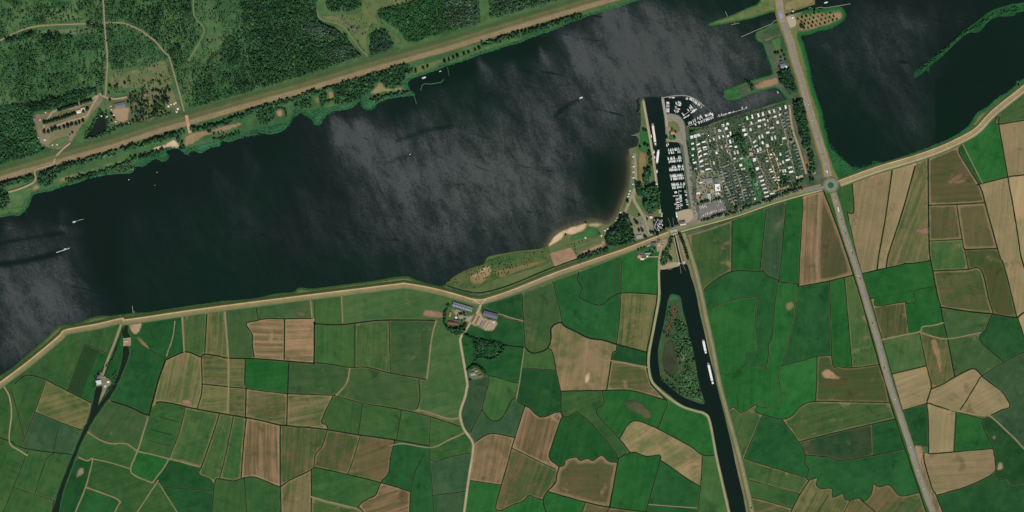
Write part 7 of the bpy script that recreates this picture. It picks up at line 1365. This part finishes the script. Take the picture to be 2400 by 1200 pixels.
house("farmhouse", 1499, 601, 9, 8, 20, 3.6, 2.2, M("rose_tile", (196, 132, 124)), WHITE, "rose-roofed farmhouse below the dike", "farmhouse", chimney=True); house("shed", 1505, 607, 9, 4, -6, 2.8, .8, PINKW, WHITE, "pale long shed beside the rose-roofed farmhouse", "shed", True); house("greenhouse", 1518, 593, 12, 6, -3, 3, 1.2, M("dark_green_glass", (40, 58, 52), rough=.3), STEEL, "dark greenhouse beside the rose-roofed farmhouse", "greenhouse"); house("shed", 1517, 600.5, 4, 3.4, 0, 2.6, .6, WHITE, WHITE, "tiny white roofed hut on the farm path", "hut", True)
house("control_tower", 1858, 27, 3, 3, -15, 9, .5, WHITE, WHITE, "white control tower on the northern lock wall", "tower", True); house("lock_house", 1857, 42, 4, 3, -15, 4, .8, WHITE, WHITE, "small white lock keeper's house on the yard", "building", True)

# ---- bridges and lock works
def bridge(x, y, l, w, a, label, dm, z):
    o = empty("bridge", x, y, z, math.radians(-a), label, "bridge"); L, q = l * S, w * S
    link("deck", MB().box(-L / 2, L / 2, -q / 2, q / 2, -.5, 0).mesh("deck", dm), o)
    for sy in (-1, 1): link("railing", MB().box(-L / 2, L / 2, sy * q / 2 - .1, sy * q / 2 + .1, 0, 1.1).mesh("railing", STEEL), o)
    for sx in (-1, 1): link("abutment", MB().box(sx * L / 2 - 1, sx * L / 2 + 1, -q / 2 - .6, q / 2 + .6, -3, -.1).mesh("abutment", CONC), o)
    link("lifting_leaf", MB().box(-L * .22, L * .22, -q * .44, q * .44, .02, .14).mesh("lifting_leaf", M("blue_grey_deck", (142, 146, 166))), o)
bridge(1830.5, 37, 26, 8.5, 72, "road bridge with blue-grey lifting leaf over the northern lock", M("bridge_deck", (130, 132, 132)), LAND + 2.2)
bridge(1579, 541.5, 14, 7, -12, "short pale lifting bridge over the southern lock", M("bridge_pale", (164, 156, 136)), LAND + 2.2)
for x, y, a, nm in ((1577, 535, 82, "upper gate of the southern lock"), (1596.5, 617.5, 78, "lower gate of the southern lock"), (1850, 33, 75, "western gate of the northern lock"), (1898, 18.5, 75, "eastern gate of the northern lock")):
    o = empty("lock_gate", x, y, 0, math.radians(-a + 90), nm, "lock gate")
    for sy in (-1, 1): link("gate_leaf", MB().box(sy * 2.2 - 2.1, sy * 2.2 + 2.1, -.35, .35, -.5, 1.6).mesh("gate_leaf", STEEL), o)
    link("walkway", MB().box(-4.4, 4.4, -.6, .6, 1.65, 1.75).mesh("walkway", CONC), o)
for s, nm in (("1577,546 1578,550 1587,592 1593,619", "western"), ("1582.5,546 1583,550 1592,587 1599.5,617", "eastern")): pier("lock_wall", s, 1.1, f"pale concrete {nm} wall of the southern lock chamber", CONC, 1.4, False)
for x, y, nm in ((1591, 617, "western"), (1603, 615, "eastern")):
    o = empty("gate_pier", x, y, LAND, math.radians(-10), f"pale concrete {nm} gate pier of the lower lock head", "pier"); link("block", MB().box(-3.5, 3.5, -4, 4, 0, 2.2, .2, .2).mesh("block", M("bright_concrete", (198, 190, 176))), o); link("machine_house", MB().box(-1, 1, -1.2, 1.2, 2.2, 4).mesh("machine_house", GREYR), o)

# ---- vehicles
def car_parts(c, van=False):
    b = MB().loft([[(x, -.85, .35), (x, -.88, z), (x, .88, z), (x, .85, .35)] for x, z in ((-2.1, .85), (-1.9, .95), (.9, .95), (2.0, .75), (2.15, .6))])
    k = MB().box(-1.9 if van else -1.6, 1.2 if van else .75, -.78, .78, .95, 1.9 if van else 1.45, .35, .12)
    return [("body", b.mesh("body", c)), ("cabin", k.mesh("cabin", c if van else GLASS), [("windscreen", MB().box(.6, .8, -.7, .7, 1.0, 1.35).mesh("windscreen", GLASS))])] + [("wheel", MB().wheel(sx * 1.3, sy * .8, .32, .32, .2).mesh("wheel", BLACK)) for sx in (-1, 1) for sy in (-1, 1)]
CARS = {"white": car_parts(M("car_white", (228, 228, 226), rough=.3)), "silver": car_parts(M("car_silver", (168, 172, 176), rough=.3)), "dark": car_parts(M("car_dark", (44, 46, 52), rough=.3)), "red": car_parts(M("car_red", (150, 44, 40), rough=.3)), "blue": car_parts(M("car_blue", (56, 74, 118), rough=.3))}
def cars(pts, ang, place, group, z=LAND + .45, cols=("white", "silver", "dark", "white", "blue", "red"), s=1.15):
    cnt = {}
    for q in pts:
        k = R.choice(cols); i = cnt.get(k, 0); cnt[k] = i + 1
        build(CARS[k], empty("car", q[0], q[1], z, math.radians(-(q[2] if len(q) > 2 else ang) + R.uniform(-3, 3)), f"{k} car {place}, {ordinal(i)} of that colour", "car", group, (s, s, s)))
cars([(1894, 244, 72), (1903, 281, 72), (1919.5, 325, 72), (1929, 362, 72), (1934.5, 383, 72)], 72, "driving on the causeway road", "cars on the causeway road", LAND + 1.1, s=1.3)
cars([(1956.8, 464, 73), (1958.8, 470, 73), (1972, 515, 73), (1976.6, 530, 73), (1982, 547, 73), (1993.5, 585, 73), (1998, 593, 73), (2012, 645, 73), (2016, 653, 73), (2073, 862, 73), (2133, 1047, 72), (2149.5, 1101, 72), (2156.5, 1122, 72), (2164, 1144, 70), (2045, 758, 73), (2097, 935, 72)], 73, "driving on the road through the fields", "cars on the field road", LAND + 1.1, s=1.3)
cars([(1614 + t * 12.5 + (R.choice((0, 2.4))), 385 + t * 95) for t in np.linspace(0, 1, 30)], 10, "parked along the marina road", "cars parked at the marina", LAND + .5)
cars([(1619 + t * 9, 440 + t * 60) for t in np.linspace(0, 1, 14)], 10, "parked beside the chalet park entrance", "cars parked at the park entrance", LAND + .5)
cars([(1551 + i * .2, 556 + i * 3.4) for i in range(6)], 20, "parked on the lock forecourt", "cars on the lock forecourt", LAND + .5); cars([(1520, 545), (1508, 530), (1502, 524), (1512, 512)], 60, "parked under trees in the gravel car park", "cars in the gravel car park", LAND + .5)
def lorry(x, y, a, l, label):
    o = empty("lorry", x, y, LAND + 1.1, math.radians(-a), label, "lorry"); L = l * S
    link("trailer", MB().box(-L / 2, L / 2 - 3.2, -1.3, 1.3, 1.1, 4).mesh("trailer", WHITE), o); cb = link("cab", MB().box(L / 2 - 2.8, L / 2 - .4, -1.25, 1.25, .6, 3.5, .2, .1).mesh("cab", WHITE), o); link("windscreen", MB().box(L / 2 - .5, L / 2 - .38, -1.1, 1.1, 2, 3).mesh("windscreen", GLASS), cb)
    for t in (-.4, -.28, .38):
        for sy in (-1, 1): link("wheel", MB().wheel(t * L, sy * 1.15, .5, .5, .35).mesh("wheel", BLACK), o)
lorry(1964.6, 491.5, 74, 12, "long white lorry just south of the roundabout"); lorry(1938.3, 403, 73, 8, "white lorry entering the roundabout from the north")
CAMP = [("body", MB().box(-3, 1.8, -1.1, 1.1, .5, 2.9, .1, .1).mesh("body", WHITE), [("roof_hatch", MB().box(-1, -.2, -.4, .4, 2.9, 3.05).mesh("roof_hatch", GLASS))]), ("cab", MB().box(1.7, 3.2, -1, 1, .5, 1.9, .25, .1).mesh("cab", WHITE), [("windscreen", MB().box(2.6, 2.9, -.9, .9, 1.3, 1.75).mesh("windscreen", GLASS))])] + [("wheel", MB().wheel(sx, sy * 1, .36, .36, .25).mesh("wheel", BLACK)) for sx in (-1.8, 2.2) for sy in (-1, 1)] + [("awning", MB().box(-2.5, 1.2, 1.15, 3.0, 2.2, 2.3).mesh("awning", CREAM))]
for i, (x, y, a) in enumerate(((1484, 368, 0), (1485, 391, 0), (1485, 404, -30), (1485, 417, -40), (1484, 432, -30), (1477, 448, 0), (1474.5, 455, -20), (1473, 461, -20), (1455, 498, -50), (1447, 512, -60), (1444, 518, -55), (1436, 530, -60), (1425, 537, -10), (1418, 541, 20), (1409, 553, 80), (1372, 558, 10))):
    build(CAMP, empty("camper_van", x, y, LAND + .5, math.radians(-a), f"white camper van along the curved beach, {ordinal(i)} from the harbour mouth", "camper van", "camper vans along the beach", (1.15, 1.15, 1.1)))
# boats on trailers in the yard
yard = [(1640, 484), (1643, 487), (1646, 483), (1649, 486), (1652, 482), (1655, 485), (1641, 491), (1680, 473), (1684, 474), (1688, 472), (1691, 475), (1694, 478), (1683, 481), (1643, 507), (1648, 505), (1653, 502), (1658, 500), (1664, 499), (1668, 497), (1673, 495), (1678, 494), (1683, 493), (1688, 491), (1693, 490), (1698, 489), (1650, 508)]
cnt_ = {}
for x, y in yard:
    k = R.choice(("motor", "cream", "navy")); i = cnt_.get(k, 0); cnt_[k] = i + 1; l = R.uniform(4, 6) * S / 9
    build(BOATS[k], empty("stored_boat", x, y, LAND + 1.0, math.radians(R.uniform(50, 80)), f"{BWORD[k]} stored ashore in the boat yard, {ordinal(i)} of its kind", "boat", "boats stored in the yard", (l, l, .9)))
for s, nm, w in (("163,581.5 155,584.5 145,587.5 132,592", "speedboat on the western lake", 1.6), ("176,519 186,516 196,513.5", "motorboat near the western tree belt", .6)):
    p = crom(pp(s), 5); o = strip("wake", p, [(-w * .6, .06, (60, 66, 66)), (-w * .2, .1, (196, 200, 198)), (w * .2, .1, (196, 200, 198)), (w * .6, .06, (60, 66, 66))], M_STRIP, z0=0, jag=.25); tag(o, f"white foam wake of the {nm}", None, None, "stuff")
house("shed", 245, 884, 5, 4, -15, 3, 1, GREYR, BRICK, "grey roofed shed beside the pumping station lane", "shed"); house("house", 238, 874, 6, 5, -18, 3.4, 2, M("pump_brown_tile", (104, 82, 70)), BRICK, "brown roofed keeper's house above the pumping station", "house", chimney=True)
house("shed", 247, 905, 4, 7, 25, 2.6, .8, M("white_grey_slab", (196, 192, 184)), CONC, "pale slab-roofed intake building on the canal spit", "building", True)
